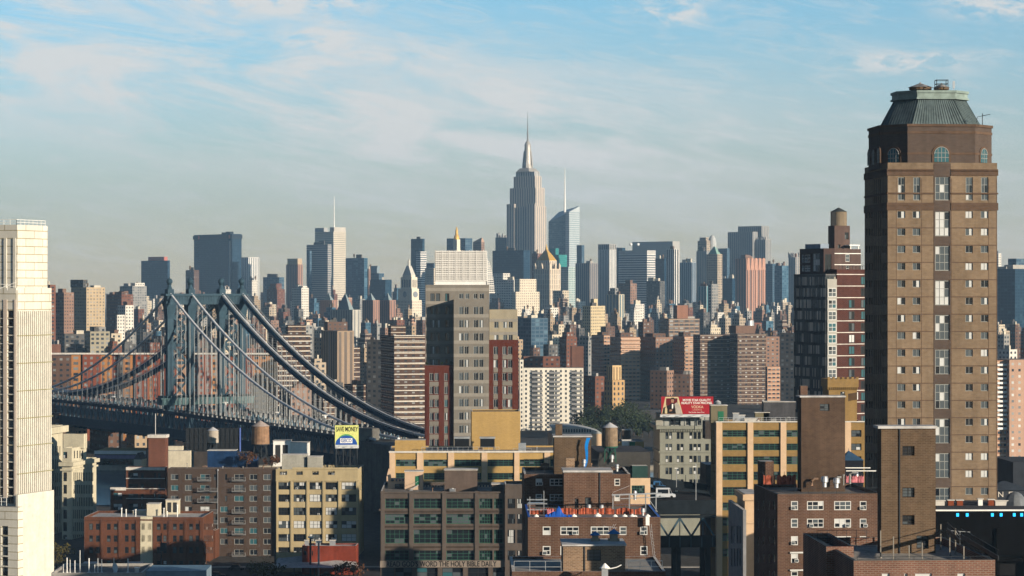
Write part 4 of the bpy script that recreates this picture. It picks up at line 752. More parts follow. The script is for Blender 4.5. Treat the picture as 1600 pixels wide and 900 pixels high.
# ------------------------------------------------------------------ dark concrete block with painted words
TAUPE = pbr('taupe_concrete', (.088, .072, .062), .9, .2, s1=.15)
s = Site('loft_building', 'dark taupe concrete loft with a painted slogan band low on its front', 'loft building', 594.5, 650, 1)
cs = [(602, 638.5), (646.5, 690), (697.5, 741), (749, 769.5), (772, 785.5), (792, 818.5)]
rw = [(779, 794.5), (803, 818.5), (827.5, 849), (860, 875.5)]
low = [(596, 616), (617.5, 643.5), (651, 684), (691, 723.5), (731, 763), (770, 800), (805, 819)]
r = s.box('wall', None, None, 822, 768.5, mat=TAUPE, par=.9, Ly=32, opsR=cols_rows(cs, rw, 'ind') + cols_rows(low, [(887, 902)], 'two'), reveal=.7)
b = MB()
for px in (598, 642.5, 694, 745, 788.5): u = s.uR(px); b.box(u - .5, u + .5, -.35, .02, gz(876, 650), r['z1'] + .2)
b.box(0, s.uR(792), -.38, .02, gz(770.5, 650), gz(768.2, 650)); b.box(-.4, .62, -.45, .02, gz(798, 650), gz(795, 650)); s.mb('pier', b, TAUPE)
b = MB()
for y in (799.5, 823, 855): u = s.uR(790); b.box(.7, u, -.12, .02, gz(y + 1.6, 650), gz(y - 1.6, 650))
s.mb('spandrel', b, pbr('brown_spandrel', (.05, .038, .03), .9, .2))
b = MB(); b.box(-.1, r['Lx'], -.4, .021, gz(886.5, 650), gz(876.2, 650)); s.mb('sign_band', b, pbr('sign_concrete', (.22, .185, .155), .9, .15))
u = (s.uR(604) + s.uR(775.5)) / 2
words("READ GOD'S WORD THE HOLY BIBLE DAILY", s.root, (u, -.43, gz(881.5, 650)), 1.9, BLACK, s.uR(775.5) - s.uR(604), bold=.025)
zr = r['zr']
rooftop(720, 768, 662, 8.6, 7, 5.6, zr, pbr('brown_metal', (.10, .075, .062), .85, .2), 'plain brown machine house on the taupe concrete loft roof'); 
t = rooftop(646.5, 768, 668, 4.8, 5, 4.8, zr, pbr('peach_plaster', (.5, .36, .25), .85, .1), 'peach stair hut with a green door on the taupe loft roof')
b = MB(); b.box(.4, 1.5, -.07, 0, 1.2, 3.6); b.build('door', pbr('green_door', (.02, .13, .07), .6, .1), t); b = MB(); b.box(-1, -.2, -3, -.1, 0, .2); b.beam((-.8, -2.6, .2), (1.2, -.4, 1.3), .25); b.beam((-.8, -2.6, 1.2), (1.2, -.4, 2.3), .08); b.build('stair', GALV, t)
PEACH = MATS['peach_plaster']
s3 = Site('parapet_wall', 'peach parapet wall with two pointed finials and crenellations on the taupe loft roof', 'parapet wall', 606, 672, 1)
q = s3.box('wall', None, None, 652, 752, zb=0, mat=PEACH, Ly=12, roof=ROOFD, opsR=[(617, 631, 756, 764, 'two')])
for px in (607.5, 650): u = s3.uR(px); b = MB(); b.box(u - .6, u + .6, -.1, 1.1, q['z1'], q['z1'] + 1.2); b.frus((u - .6, u + .6, -.1, 1.1), (u - .05, u + .05, .45, .55), q['z1'] + 1.2, q['z1'] + 3.4); s3.mb('finial', b, PEACH)
for i in range(6): b = MB(); b.box(1.6 + i * .9, 2.1 + i * .9, -.05, .5, q['z1'], q['z1'] + .5); s3.mb('merlon', b, PEACH)
s3 = Site('parapet_wall', 'long peach roof wall with small teeth behind the plain brown machine house', 'parapet wall', 652, 676, 1)
q = s3.box('wall', None, None, 770, 761, zb=0, mat=PEACH, Ly=6, roof=ROOFD); 
for i in range(24): b = MB(); b.box(.4 + i * .8, .8 + i * .8, -.05, .4, q['z1'], q['z1'] + .45); s3.mb('merlon', b, PEACH)
rooftop(778, 768, 655, 3.2, 5, 2.4, zr, pbr('brown_metal', (.16, .12, .10)), 'low dark box with pale lid at the right end of taupe loft roof')
s = Site('loft_building', 'narrow taupe concrete wing with a pale roof hut right of the slogan loft', 'loft building', 789, 649.2, 1)
s.box('wall', None, None, 826, 757, mat=TAUPE, par=.6, Ly=12, opsR=cols_rows([(793, 805), (808, 818)], rw, 'ind2'))
# ------------------------------------------------------------------ yellow factory behind
YB = brick('ochre_brick', (.40, .265, .095), (.35, .23, .08), (.34, .23, .105), .9, .3, .03, .12); PINK = pbr('peach_pier', (.54, .385, .25), .85, .1)
s = Site('factory', 'long low ochre brick factory with peach piers and green window bands, left of centre', 'factory', 609, 800, 2)
bays = [(618.5, 651), (662, 699.5), (710, 752), (762, 803), (812, 850), (860, 900)]
r = s.box('wall', None, None, 915, 706, mat=YB, par=.5, Ly=30, roof=ROOF, opsR=cols_rows(bays, [(718, 728.5), (739, 749.5), (760, 771)], 'ind'))
b = MB()
for a, c in ((608.6, 617.5), (651.5, 661.5), (700, 709.5), (752.5, 761.5), (803.5, 811.5), (850.5, 859.5)): b.box(s.uR(a), s.uR(c), -.4, .02, 0, r['z1'] - .3)
s.mb('pier', b, PINK); b = MB(); b.box(-.3, r['Lx'], -.5, .3, r['z1'] - .3, r['z1'] + .25); s.mb('coping', b, COPE)
zr = r['zr']; W = lambda x, y: s.wpt(x, y)[:2] + (0,)
s.box('penthouse', None, 617, 665, 688, zb=zr, d=4, mat=YB, Ly=6, roof=COPE)
railing('roof_railing', 'white pipe railing in front of the two black cooling units', [W(s.uR(659), 1.2), W(s.uR(780), 1.2)], zr, 1.9, 1.7, GALV, w=.1)
for px, l in ((721.5, 'left black cooling unit with pale lid on factory roof'), (761.5, 'right black cooling unit with pale lid on factory roof')):
    p = at(px, 700, 808); t = thing('cooling_unit', l, 'cooling unit', (p[0], p[1], zr), 0, 'cooling units'); b = MB(); b.box(-2.3, 2.3, 0, 4, 1.4, 4.2); b.build('louvre_box', BLACK, t); b = MB(); b.box(-2.5, 2.5, -.2, 4.2, 4.2, 4.75); b.build('lid', GALV, t)
    for x in (-2, 2):
        for y in (.2, 3.8): b = MB(); b.beam((x, y, 0), (x, y, 1.4), .2); b.build('leg', STEEL, t)
s4 = Site('factory', 'plain tall ochre brick block rising behind the cooling units', 'factory block', 737, 818, 2); s4.box('wall', None, None, 813, 643, mat=YB, Ly=14, roof=ROOFD, par=.3)
p = at(816, 702, 802); t = thing('roof_fan', 'pale metal box fan on a railed deck right of ochre block', 'roof fan', (p[0], p[1], zr)); b = MB(); b.box(-1.2, 1.2, 0, 2, .6, 3.1); b.build('body', GALV, t); b = MB(); b.box(-2.9, 2.9, -.6, 2.5, .3, .5); [b.beam((x, -.6, .4), (x, -.6, 1.5), .08) for x in (-2.9, -1, 1, 2.9)]; b.beam((-2.9, -.6, 1.5), (2.9, -.6, 1.5), .08); b.build('deck', GALV, t)
s5 = Site('warehouse', 'peach walled warehouse with curved grey roof behind the brick machine room', 'warehouse', 862, 850, 3)
q = s5.box('wall', None, None, 940, 678, mat=PINK, Ly=20, roof=ROOFW); b = MB(); n = 10
for i in range(n):
    a0, a1 = i / n, (i + 1) / n; f = lambda a: q['z1'] + .3 + 2.2 * (1 - (2 * a - .6) ** 2 / 2); b.poly([(a0 * q['Lx'], 0, f(a0)), (a1 * q['Lx'], 0, f(a1)), (a1 * q['Lx'], 20, f(a1)), (a0 * q['Lx'], 20, f(a0))]); b.poly([(a0 * q['Lx'], 0, q['z1']), (a1 * q['Lx'], 0, q['z1']), (a1 * q['Lx'], 0, f(a1)), (a0 * q['Lx'], 0, f(a0))])
s5.mb('curved_roof', b, pbr('grey_roof', (.36, .37, .36), .6, .2))
b = MB(); [b.box(2 + i * .9, 2.5 + i * .9, -.05, .01, q['z1'] + .5, q['z1'] + 1.6) for i in range(13)]; s5.mb('clerestory', b, GMID)
s6 = Site('factory', 'dark low roofed ochre factory wing below the cedar water tank', 'factory', 934, 640, 3)
q = s6.box('wall', None, None, 1016, 706.5, mat=pbr('dark_roof_wall', (.05, .048, .045), .9, .2), Ly=26, roof=ROOFD)
s6.box('lower_wall', None, 985, 1016, 747, d=-6, mat=PINK, Ly=5.8, roof=ROOFD, opsR=[(987, 1007.5, 758.5, 772, 'ind')])
s6.box('hut', None, 988, 1012, 728, d=-5, zb=gz(747, 634) + .01, mat=pbr('green_metal', (.02, .05, .045), .6, .2), Ly=4, roof=COPE)
s7 = Site('factory', 'ochre brick roof storey with pale huts right of the cedar water tank', 'factory block', 967, 745, 3); q = s7.box('wall', None, None, 1006, 690, mat=YB, Ly=12, roof=ROOF)
rooftop(979, 691, 738, 2.6, 2, 3.6, gz(707, 738), WHITE, 'white narrow hut at the foot of the ochre roof storey'); rooftop(988, 691, 737, 1.6, 2, 3.2, gz(707, 738), pbr('green_door', (.02, .13, .07)), 'small green hut at the foot of the ochre roof storey'); rooftop(979, 690, 752, 2.4, 3, 3, q['z1'], pbr('brown_metal', (.16, .12, .10)), 'brown cube hut on top of the ochre roof storey')
# water tanks on stands
def tank_tower(label, px, ytop, yb, ybase, D, wpx, wood, cone, stand, nl=4):
    x, y, z0 = at(px, ybase, D); zb, zt = gz(yb, D) - z0, gz(ytop, D) - z0; rr = wpx / F * D / 2; t = thing('water_tank', label, 'water tank', (x, y, z0), 0, 'rooftop water tanks'); ch = rr * .62
    b = MB(); b.cyl(0, 0, zb, zt - ch, rr, rr * .96, 20); [b.cyl(0, 0, zb + (zt - ch - zb) * k, zb + (zt - ch - zb) * k + .12, rr * 1.015, rr * 1.012, 20, cap=False) for k in (.08, .3, .55, .8)]; b.build('tank', wood, t)
    b = MB(); b.cyl(0, 0, zt - ch, zt, rr * 1.06, .1, 20); b.build('cone_roof', cone, t)
    for i in range(4):
        a = math.pi / 4 + i * math.pi / 2; b = MB(); b.beam((math.cos(a) * rr * 1.05, math.sin(a) * rr * 1.05, 0), (math.cos(a) * rr * .85, math.sin(a) * rr * .85, zb), .25); b.build('leg', stand, t)
    b = MB(); b.cyl(0, 0, zb - .35, zb, rr * 1.02, n=12)
    for i in range(4):
        a = math.pi / 4 + i * math.pi / 2; c = a + math.pi / 2; P = lambda an, k, z: (math.cos(an) * rr * k, math.sin(an) * rr * k, z)
        b.beam(P(a, 1.04, .2), P(c, .88, zb - .4), .12); b.beam(P(c, 1.04, .2), P(a, .88, zb - .4), .12)
    b.build('brace', stand, t); b = MB(); b.cyl(0, 0, 0, zb, rr * .12, n=8); b.build('riser', stand, t)
OLDW = pbr('weathered_cedar', (.17, .125, .085), .9, .5, s1=.8); GREYT = pbr('grey_cone', (.42, .42, .43), .6, .15); GSTEEL = pbr('green_steel', (.02, .085, .06), .6, .2)
tank_tower('cedar water tank with pale cone lid on a green steel stand, right of centre', 953, 660, 697, 722, 640, 24.5, OLDW, GREYT, GSTEEL)
tank_tower('small grey-white water tank before the dark steel bridge deck, left', 332.5, 667, 691.5, 706, 880, 18, pbr('grey_cedar', (.33, .29, .24), .9, .3), GREYT, STEEL)
tank_tower('fat reddish cedar water tank above the rust roof trees, left', 407, 657, 693.5, 716, 860, 28, pbr('red_cedar', (.23, .14, .085), .9, .4, s1=.8), pbr('rusty_cone', (.34, .28, .25), .8, .3), STEEL)
# dark building carrying the grey tank
s = Site('warehouse', 'dark brick warehouse with a sign frame on its roof, behind the small grey tank', 'warehouse', 386, 890, 88); q = s.box('wall', 303, None, 389, 706, mat=pbr('soot_brick', (.05, .042, .038), .9, .3), roof=ROOFD)
t = thing('sign_frame', 'dark open sign frame seen from behind, between the two left water tanks', 'sign frame', s.wpt(2, 3, q['z1'])); t.rotation_euler.z = R(-2); b = MB()
for z in (0, 3, 6, 8.2): b.beam((-19, 0, z), (0, 0, z), .3)
for i in range(13): b.beam((-19 + i * 1.58, 0, 0), (-19 + i * 1.58, 0, 8.3), .22)
b.box(-18.8, -.2, .2, .3, .3, 8.0); b.build('frame', pbr('sign_back', (.02, .022, .025), .8, .2), t); b = MB(); b.box(.1, .5, -.2, .2, -1, 8.4); b.build('edge_trim', pbr('blue_trim', (.1, .16, .45), .5, .1), t)
s = Site('warehouse', 'small cream walled shed between the red elevator shaft and navy hut', 'shed', 297, 870, 87); q = s.box('wall', 263, None, 299, 704.5, mat=CREAMP, roof=ROOFW); s.box('upper_wall', 263, 285, 287, 697, zb=q['z1'], d=3, mat=CREAMP, roof=ROOF)
# river piers and sheds
s = Site('pier_shed', 'long low yellowish pier shed on the far river bank, left', 'pier shed', 236, 1190, 87); q = s.box('wall', 148, None, 240, 705, zb=2.2, mat=pbr('shed_dark', (.05, .045, .045), .9, .3), roof=pbr('shed_roof', (.5, .42, .22), .8, .2), Lx=26)
b = MB(); b.box(-1, .02, 0, q['Ly'], q['z1'] - 1.4, q['z1'] + .2); s.mb('fascia', b, WHITE); b = MB(); b.box(-.06, .02, 0, q['Ly'], q['z1'] - 3.6, q['z1'] - 1.9); s.mb('sign_strip', b, pbr('violet_strip', (.2, .17, .3), .7, .2))
s = Site('warehouse', 'small gabled cream gatehouse at the river beside the red shaft', 'gatehouse', 221, 1130, 80); q = s.box('wall', 209, None, 229, 718, mat=CREAMP, roof=ROOFD); b = MB(); b.poly([(0, 0, q['z1']), (0, q['Ly'], q['z1']), (0, q['Ly'] / 2, q['z1'] + 3)]); b.poly([(0, 0, q['z1']), (q['Lx'], 0, q['z1']), (q['Lx'], q['Ly'] / 2, q['z1'] + 3), (0, q['Ly'] / 2, q['z1'] + 3)]); b.poly([(0, q['Ly'], q['z1']), (q['Lx'], q['Ly'], q['z1']), (q['Lx'], q['Ly'] / 2, q['z1'] + 3), (0, q['Ly'] / 2, q['z1'] + 3)]); s.mb('gable_roof', b, ROOFD)
# ------------------------------------------------------------------ grey stone tower with the lattice crown
GST = pbr('grey_cast_stone', (.1802, .1643, .1405), .85, .1, s1=.15); GST2 = pbr('pale_band', (.2494, .2291, .1972), .85, .1); REDP = pbr('red_precast', (.0903, .0252, .0168), .85, .12)
s = Site('apartment_tower', 'grey stone apartment tower with red lower bays and a white lattice crown, left of centre', 'apartment tower', 709, 900, 1)
rw = [(479 + 20.6 * i, 491.5 + 20.6 * i) for i in range(12)]
r = s.box('wall', 708, None, 764, 468, mat=GST, Ly=9, par=.6, opsR=cols_rows([(717, 724), (725.5, 732), (740, 747), (748.5, 755)], rw, 'res'), reveal=.3, cope=GST2)
D0 = 8.5
bk = s.box('rear_wall', None, 665, 764.4, 445, d=D0, mat=GST, Ly=18, par=.8, opsR=cols_rows([(672.5, 679), (681, 687.5), (695.5, 702)], [(458.5, 471)] + rw, 'teal') + cols_rows([(717, 724), (727, 733), (740, 746), (749, 756)], [(458.5, 467)], 'res'), cope=GST2)
wg = s.box('right_wing', None, 764.6, 808.5, 484, d=4, mat=pbr('cream_cast_stone', (.294, .259, .189), .85, .1), Ly=16, par=.7, opsR=cols_rows([(772, 779), (786, 792.5), (794.5, 801)], [(q[0] + 21, q[1] + 21) for q in rw[:2]], 'res'), cope=GST2)
wr = s.box('red_bay', None, 763, 810, 531, d=2.5, mat=REDP, Ly=8, opsR=cols_rows([(771, 778), (785, 791.5), (793.5, 800.5)], [(541.5 + 20.6 * i, 554 + 20.6 * i) for i in range(8)], 'res'), reveal=.35)
wl = s.box('red_bay', None, 663.5, 708.3, 571, d=1.2, mat=REDP, Ly=8, opsR=cols_rows([(671, 677.5), (679, 685.5), (694, 700)], [(583 + 20.6 * i, 595 + 20.6 * i) for i in range(6)], 'res'), reveal=.35)
b = MB()
for y in [473 + 20.6 * i for i in range(1, 12)]: b.box(0, r['Lx'], -.1, .02, gz(y + 2.6, 900), gz(y - 2.8, 900))
s.mb('floor_band', b, GST2); b = MB()
for q, xa, ys in ((bk, (665, 709), [473 + 20.6 * i for i in range(0, 5)]), (bk, (665, 764), [452.5])):
    X1, D1 = (665 - 800) / F * q['D'], q['D']; 
    for y in ys: b.box(q['x0'], q['x0'] + s.uR(xa[1], X1, D1), q['y0'] - .1, q['y0'] + .02, gz(y + 2.5, q['D']), gz(y - 2.5, q['D']))
s.mb('rear_band', b, GST2)
b = MB()
for y in (500.5, 521): b.box(wg['x0'], wg['x0'] + wg['Lx'], wg['y0'] - .1, wg['y0'] + .02, gz(y + 2.3, 904), gz(y - 2.3, 904))
s.mb('wing_band', b, GST2)
for q, xc, ya in ((wr, [(771, 778), (785, 800.5)], 541), (wl, [(671, 685.5), (694, 700)], 583)):
    X1 = ((763 if q is wr else 663.5) - 800) / F * q['D']
    for (a, c) in xc:
        for i in range(8): b = MB(); b.box(q['x0'] + s.uR(a, X1, q['D']), q['x0'] + s.uR(c, X1, q['D']), q['y0'] - .05, q['y0'] + .03, gz(ya + 20.6 * i + 20.4, q['D']), gz(ya + 20.6 * i + 13.4, q['D'])); s.mb('bay_panel', b, GST)
for px in (667, 690, 705.5): p = at(px, 571, 903); tree('small dark shrub in a planter on the left red bay terrace, ' + {667: 'leftmost', 690: 'middle', 705.5: 'rightmost and tallest'}[px], p[0], p[1], wl['z1'], 1.1 if px < 700 else 1.5, 1.0, LEAF2, 90, 'terrace shrubs', .2, 'shrub', 'shrub')
# lattice crown
lw = pbr('lattice_paint', (.66, .64, .60), .6, .05); D1 = 912; X1 = s.loc((680 - 800) / F * D1, D1); wx = 81 / F * D1; zb, zt = gz(438, D1), gz(391, D1); zb2 = gz(446, D1)
b = MB(); b.box(X1[0], X1[0] + wx, X1[1] + .3, X1[1] + 10, zb2, zb - .3); s.mb('crown_base', b, WHITE)
def lattice(part, P0, U, W_, prof):
    """a screen of bars from P0 along U; prof(u) -> bottom and top height"""
    b = MB(); P0 = Vector(P0); U = Vector(U); n = int(W_ / .62)
    for i in range(n + 1):
        u = W_ * i / n; z0, z1 = prof(u)
        if z1 - z0 > .3: q = P0 + U * u; b.beam((q.x, q.y, z0), (q.x, q.y, z1), .14 if i % 4 else .3)
    z = prof(0)[0]; k = 0; top = max(prof(0)[1], prof(W_)[1])
    while z <= top + .01:
        us = [W_ * i / 40 for i in range(41) if prof(W_ * i / 40)[0] - .01 <= z <= prof(W_ * i / 40)[1] + .01]
        if us and us[-1] - us[0] > .2: a, c = P0 + U * us[0], P0 + U * us[-1]; b.beam((a.x, a.y, z), (c.x, c.y, z), .16, .34 if k % 3 else .5)
        z += .8; k += 1
    return s.mb(part, b, lw)
lattice('lattice_screen', (X1[0], X1[1], 0), (1, 0, 0), wx, lambda u: (zb, zt)); lattice('lattice_screen', (X1[0], X1[1] + 9.5, 0), (1, 0, 0), wx, lambda u: (zb, zt)); lattice('lattice_screen', (X1[0], X1[1], 0), (0, 1, 0), 9.5, lambda u: (zb, zt))
b = MB(); b.box(X1[0] + .3, X1[0] + wx - .3, X1[1] + .5, X1[1] + 9.2, zb, zt - .3); s.mb('plant_room', b, pbr('plant_room_grey', (.5, .49, .46), .8, .05))
lattice('lattice_fin', (X1[0] + wx + .1, X1[1] + .2, 0), (1, .02, 0), 2.8, lambda u: (gz(457, D1), gz(404 + 19 * (u / 2.8) + 34 * (u / 2.8) ** 3, D1)))
# ------------------------------------------------------------------ tall ochre factory right of centre
s = Site('factory', 'tall ochre brick factory with peach piers and green window bands, right of centre', 'factory', 1121, 700, 2)
bays = [(1129, 1167.5), (1177.5, 1219), (1229, 1271), (1279, 1318), (1330, 1346)]
rw = [(672, 682.5), (693, 703.5), (713, 725.5), (737, 750), (761, 774), (785, 797.5), (809, 821.5), (833, 845.5), (857, 869.5)]
YB2 = brick('dark_ochre_brick', (.26, .165, .06), (.225, .142, .05), (.22, .15, .07), .9, .3, .03, .18)
r = s.box('wall', 1110.5, None, 1352, 660, mat=YB2, par=.5, opsR=cols_rows(bays[:4], rw, 'ind') + cols_rows(bays[4:], rw, 'two'), opsL=cols_rows([(1112, 1113.6), (1115, 1116.6), (1118, 1119.4)], rw, 'ind2'), reveal=.4)
b = MB()
for a, c in ((1121, 1128.3), (1168, 1176.7), (1219.5, 1228.4), (1271.5, 1278.4), (1319.5, 1329.4)): b.box(max(0, s.uR(a)) - (.35 if a == 1121 else 0), s.uR(c), -.4, .02, 0, r['z1'])
b.box(-.38, .03, .03, s.uL(1119.6), 0, r['z1'] - .003); s.mb('pier', b, PINK); b = MB(); b.box(-.5, r['Lx'], -.5, .3, r['z1'] + .003, r['z1'] + .3); s.mb('coping', b, COPE)
zr = r['zr']; W = lambda x, y: s.wpt(x, y)[:2] + (0,)
railing('roof_railing', 'pale railing along the roof front of the tall ochre factory', [W(.5, .8), W(s.uR(1250), .8)], zr + .5, 1.3, 1.3, GALV, w=.09)
t = rooftop(1123.5, 660, 704, 4.6, 5, 5.0, zr, pbr('olive_hut', (.16, .14, .09), .85, .15), 'olive stair hut with a green door at left of tall ochre factory roof'); b = MB(); b.box(-.3, 1.3, -.07, 0, .4, 3.4); b.build('door', pbr('green_door', (.02, .13, .07)), t)
rooftop(1191, 660, 712, 4, 3, 2.6, zr, pbr('olive_hut', (.16, .14, .09)), 'low olive machine box at middle of the tall ochre factory roof'); rooftop(1218, 660, 712, 9, 5, 5.6, zr, ROOFD, 'dark flat machine house on the roof beside the plain brick shaft')
rooftop(1150, 660, 708, 1.6, 1.5, 2.6, zr, GALV, 'small grey fan on the tall ochre factory roof, left', 'roof_fan', 'roof fan'); rooftop(1158, 660, 709, 2.2, 1.5, 2.0, zr, GALV, 'larger grey fan beside the small one on the ochre factory roof', 'roof_fan', 'roof fan'); rooftop(1175, 660, 708, 4.2, 1.2, 1.1, zr, COPE, 'long low cream duct on the tall ochre factory roof', 'roof_duct', 'duct')
s = Site('castle_tower', 'ochre brick tower with toothed battlements between glass tower and brown tower', 'tower', 1295, 706, 4)
r = s.box('wall', 1290, None, 1339, 604, mat=YB2, Ly=9, roof=ROOFD, opsR=[(1313, 1320, 612, 617.5, 'two')]); b = MB()
b.box(-.4, r['Lx'] + .4, -.4, 9.4, r['z1'] - .2, gz(592.5, 706)); z = gz(592.5, 706); n = 7; g = (r['Lx'] + .8) / (n * 2 - 1)
for i in range(n): b.box(-.4 + 2 * i * g, -.4 + (2 * i + 1) * g, -.4, .2, z, z + .6)
n = 15; g = (r['Lx'] + .8) / n
for i in range(n): b.box(-.4 + i * g, -.4 + i * g + g * .45, -.38, 0, r['z1'] - .9, r['z1'] - .21)
s.mb('battlement', b, YB2)
p = at(1334, 618, 703); t = thing('signboard', 'blank dark board edged white, fixed high on the ochre castle tower', 'board', p); b = MB(); b.poly([(-1.6, -.2, -1.6), (.9, -.6, -1.1), (.9, -.6, .9), (-1.6, -.2, .5)]); b.poly([(-1.6, -.1, -1.6), (.9, -.5, -1.1), (.9, -.5, .9), (-1.6, -.1, .5)]); b.build('panel', pbr('brown_board', (.10, .06, .03), .8), t); b = MB(); b.box(.85, 1.1, -.65, 0, -1.1, .95); b.build('edge', WHITE, t)
# ------------------------------------------------------------------ grey green loft with the red billboard
GG = pbr('sage_stone', (.222, .2257, .1887), .88, .15, s1=.2)
s = Site('loft_building', 'sage grey stone loft with bracketed cornice under the red billboard', 'loft building', 1031, 860, 3)
rw = [(675.5, 686), (693.5, 704), (712, 722.5), (730.5, 741), (749, 759.5), (767, 777)]
ws = [(1039.8, 1044.4), (1045.4, 1050), (1057.4, 1062), (1063.2, 1068), (1077, 1082), (1083.4, 1088.6), (1090, 1095), (1102, 1107.5)]
r = s.box('wall', 1021, None, 1112, 668, mat=GG, par=.6, opsR=cols_rows(ws, rw, 'plain'), reveal=.3, roof=ROOFD)
cornice(s, r, r['z1'] - .5, 1.1, 1.3, GG); cornice(s, r, gz(707.5, 860), .6, .4, GG, 'belt_course'); cornice(s, r, gz(726, 860), .5, .4, GG, 'belt_course')
b = MB(); n = 30
for i in range(n): x = r['Lx'] * i / n; b.box(x, x + .35, -.9, .02, r['z1'] - 1.4, r['z1'] - .51)
s.mb('bracket', b, GG); zr = r['zr']
s.box('roof_storey', None, 1030.5, 1108, 652, zb=zr, d=3, mat=pbr('roof_storey_paint', (.28, .29, .27), .85, .25), Ly=12, roof=ROOFW, opsR=[(1048, 1063, 655, 664, 'two'), (1072, 1078, 654, 664, 'vent'), (1090, 1096, 654, 664, 'vent')])
rooftop(1030, 664, 862, 2.2, 2, 5.6, zr, SHED, 'tall grey slab hut at the left end of sage loft roof')
p = at(1074, 647, 859); t = thing('billboard', 'wide red billboard with white lettering and a seated figure in a fur coat', 'billboard', (p[0], p[1], zr), R(2)); zb = p[2] - zr; ww, hh_ = 17.9, 6.0
b = MB(); b.box(-ww / 2, ww / 2, 0, .5, zb, zb + hh_); b.build('panel', pbr('red_poster', (.30, .014, .022), .6, .14, s1=.8), t)
b = MB(); b.box(-ww / 2 - .4, ww / 2, -.6, .8, zb - 1.0, zb - .1); b.build('apron', pbr('apron_panel', (.5, .52, .53)), t)
b = MB(); [b.box(x, x + .14, -.06, .6, zb - .05, zb + hh_ + .14) for x in (-ww / 2 - .15, ww / 2 + .01)]; b.box(-ww / 2, ww / 2, -.06, .6, zb + hh_ + .004, zb + hh_ + .14); b.build('frame', STEEL, t)
for x in (-6.5, -2.2, 2.2, 6.5): b = MB(); b.beam((x, -.6, zb - .5), (x, -1.9, zb - .3), .1); b.box(x - .4, x + .4, -2.1, -1.8, zb - .35, zb - .15); b.build('lamp', GALV, t)
b = MB(); [b.beam((x, .3, 0), (x, .3, zb - 1), .25) for x in (-8, -4.5, -1, 2.5, 6, 8.2)]; b.build('post', STEEL, t)
words('MOVIE STAR QUALITY', t, (3.2, -.03, zb + 4.75), 1.05, WHITE, 9.6, bold=.02); words('REALITY STAR PRICING', t, (3.2, -.03, zb + 3.75), 1.05, WHITE, 10.4, bold=.02)
words('VÖDKA', t, (3.4, -.03, zb + 2.4), 1.25, pbr('pale_gold', (.6, .42, .3), .6, 0), 4.2, bold=.02); words('[ VODKA ]', t, (3.4, -.03, zb + 1.45), .7, MATS['pale_gold'], 3.0); words('Real Vodka. Smart Price.', t, (3.2, -.03, zb + .6), .6, WHITE, 5.4)
PST = pbr('poster_dark', (.012, .008, .008), .6, 0); PSK = pbr('poster_skin', (.30, .17, .11), .6, 0); PSF = pbr('poster_fur', (.34, .31, .27), .6, .3); PSC = pbr('poster_gold', (.5, .42, .25), .6, 0); PSM = pbr('poster_maroon', (.11, .012, .015), .6, 0)
def flat(name, pts, m, y): b = MB(); b.poly([(x, y, zb + z) for x, z in pts]); b.build(name, m, t)
flat('picture_field', [(-8.85, .05), (-1.6, .05), (-3.1, 5.9), (-7.5, 5.9)], PSC, -.006); flat('chair_back', [(-7.3, .1), (-3.4, .1), (-3.4, 5.4), (-7.3, 5.4)], PSM, -.012)
flat('coat', [(-4.6, .1), (-1.7, .1), (-2.2, 1.6), (-2.9, 3.4), (-3.8, 4.0), (-4.7, 3.2)], PSF, -.018); flat('suit', [(-8.6, .1), (-3.9, .1), (-4.2, 2.2), (-4.5, 3.6), (-5.3, 3.8), (-6.4, 3.0), (-8.2, 2.2)], PST, -.024)
flat('shirt', [(-5.3, 1.9), (-4.9, 1.9), (-4.8, 3.4), (-5.3, 3.5)], WHITE, -.03); flat('face', [(-5.5, 3.9), (-4.7, 3.9), (-4.5, 4.8), (-4.8, 5.3), (-5.4, 5.3), (-5.6, 4.7)], PSK, -.03); flat('hair', [(-5.7, 4.7), (-5.5, 5.1), (-4.7, 5.1), (-4.4, 4.4), (-4.2, 4.9), (-4.6, 5.6), (-5.4, 5.65), (-5.8, 5.2)], PST, -.036)
flat('bottle', [(-7.7, .2), (-6.9, .2), (-6.9, 1.8), (-7.15, 2.3), (-7.15, 3.0), (-7.45, 3.0), (-7.45, 2.3), (-7.7, 1.8)], PSC, -.036); flat('hand', [(-6.2, .9), (-5.4, 1.0), (-5.1, 1.5), (-6.0, 1.6)], PSK, -.036)
tank_tower('small blue-grey water tank standing right beside the red billboard', 1121.5, 625, 641, 648, 900, 10.5, pbr('blue_tank', (.20, .23, .25), .7, .2), GREYT, STEEL)
s = Site('brick_building', 'rusty dark brick chimney block between the sage loft and tall ochre factory', 'brick building', 1102, 760, 4); s.box('wall', 1098, None, 1112, 658, zb=gz(686, 760), mat=pbr('soot_brick', (.05, .042, .038)), Ly=6, Lx=5); s.box('lower_wall', 1099, 1103, 1120, 726, d=-22, mat=pbr('soot_brick', (.05, .042, .038)), Ly=12, roof=ROOFW)
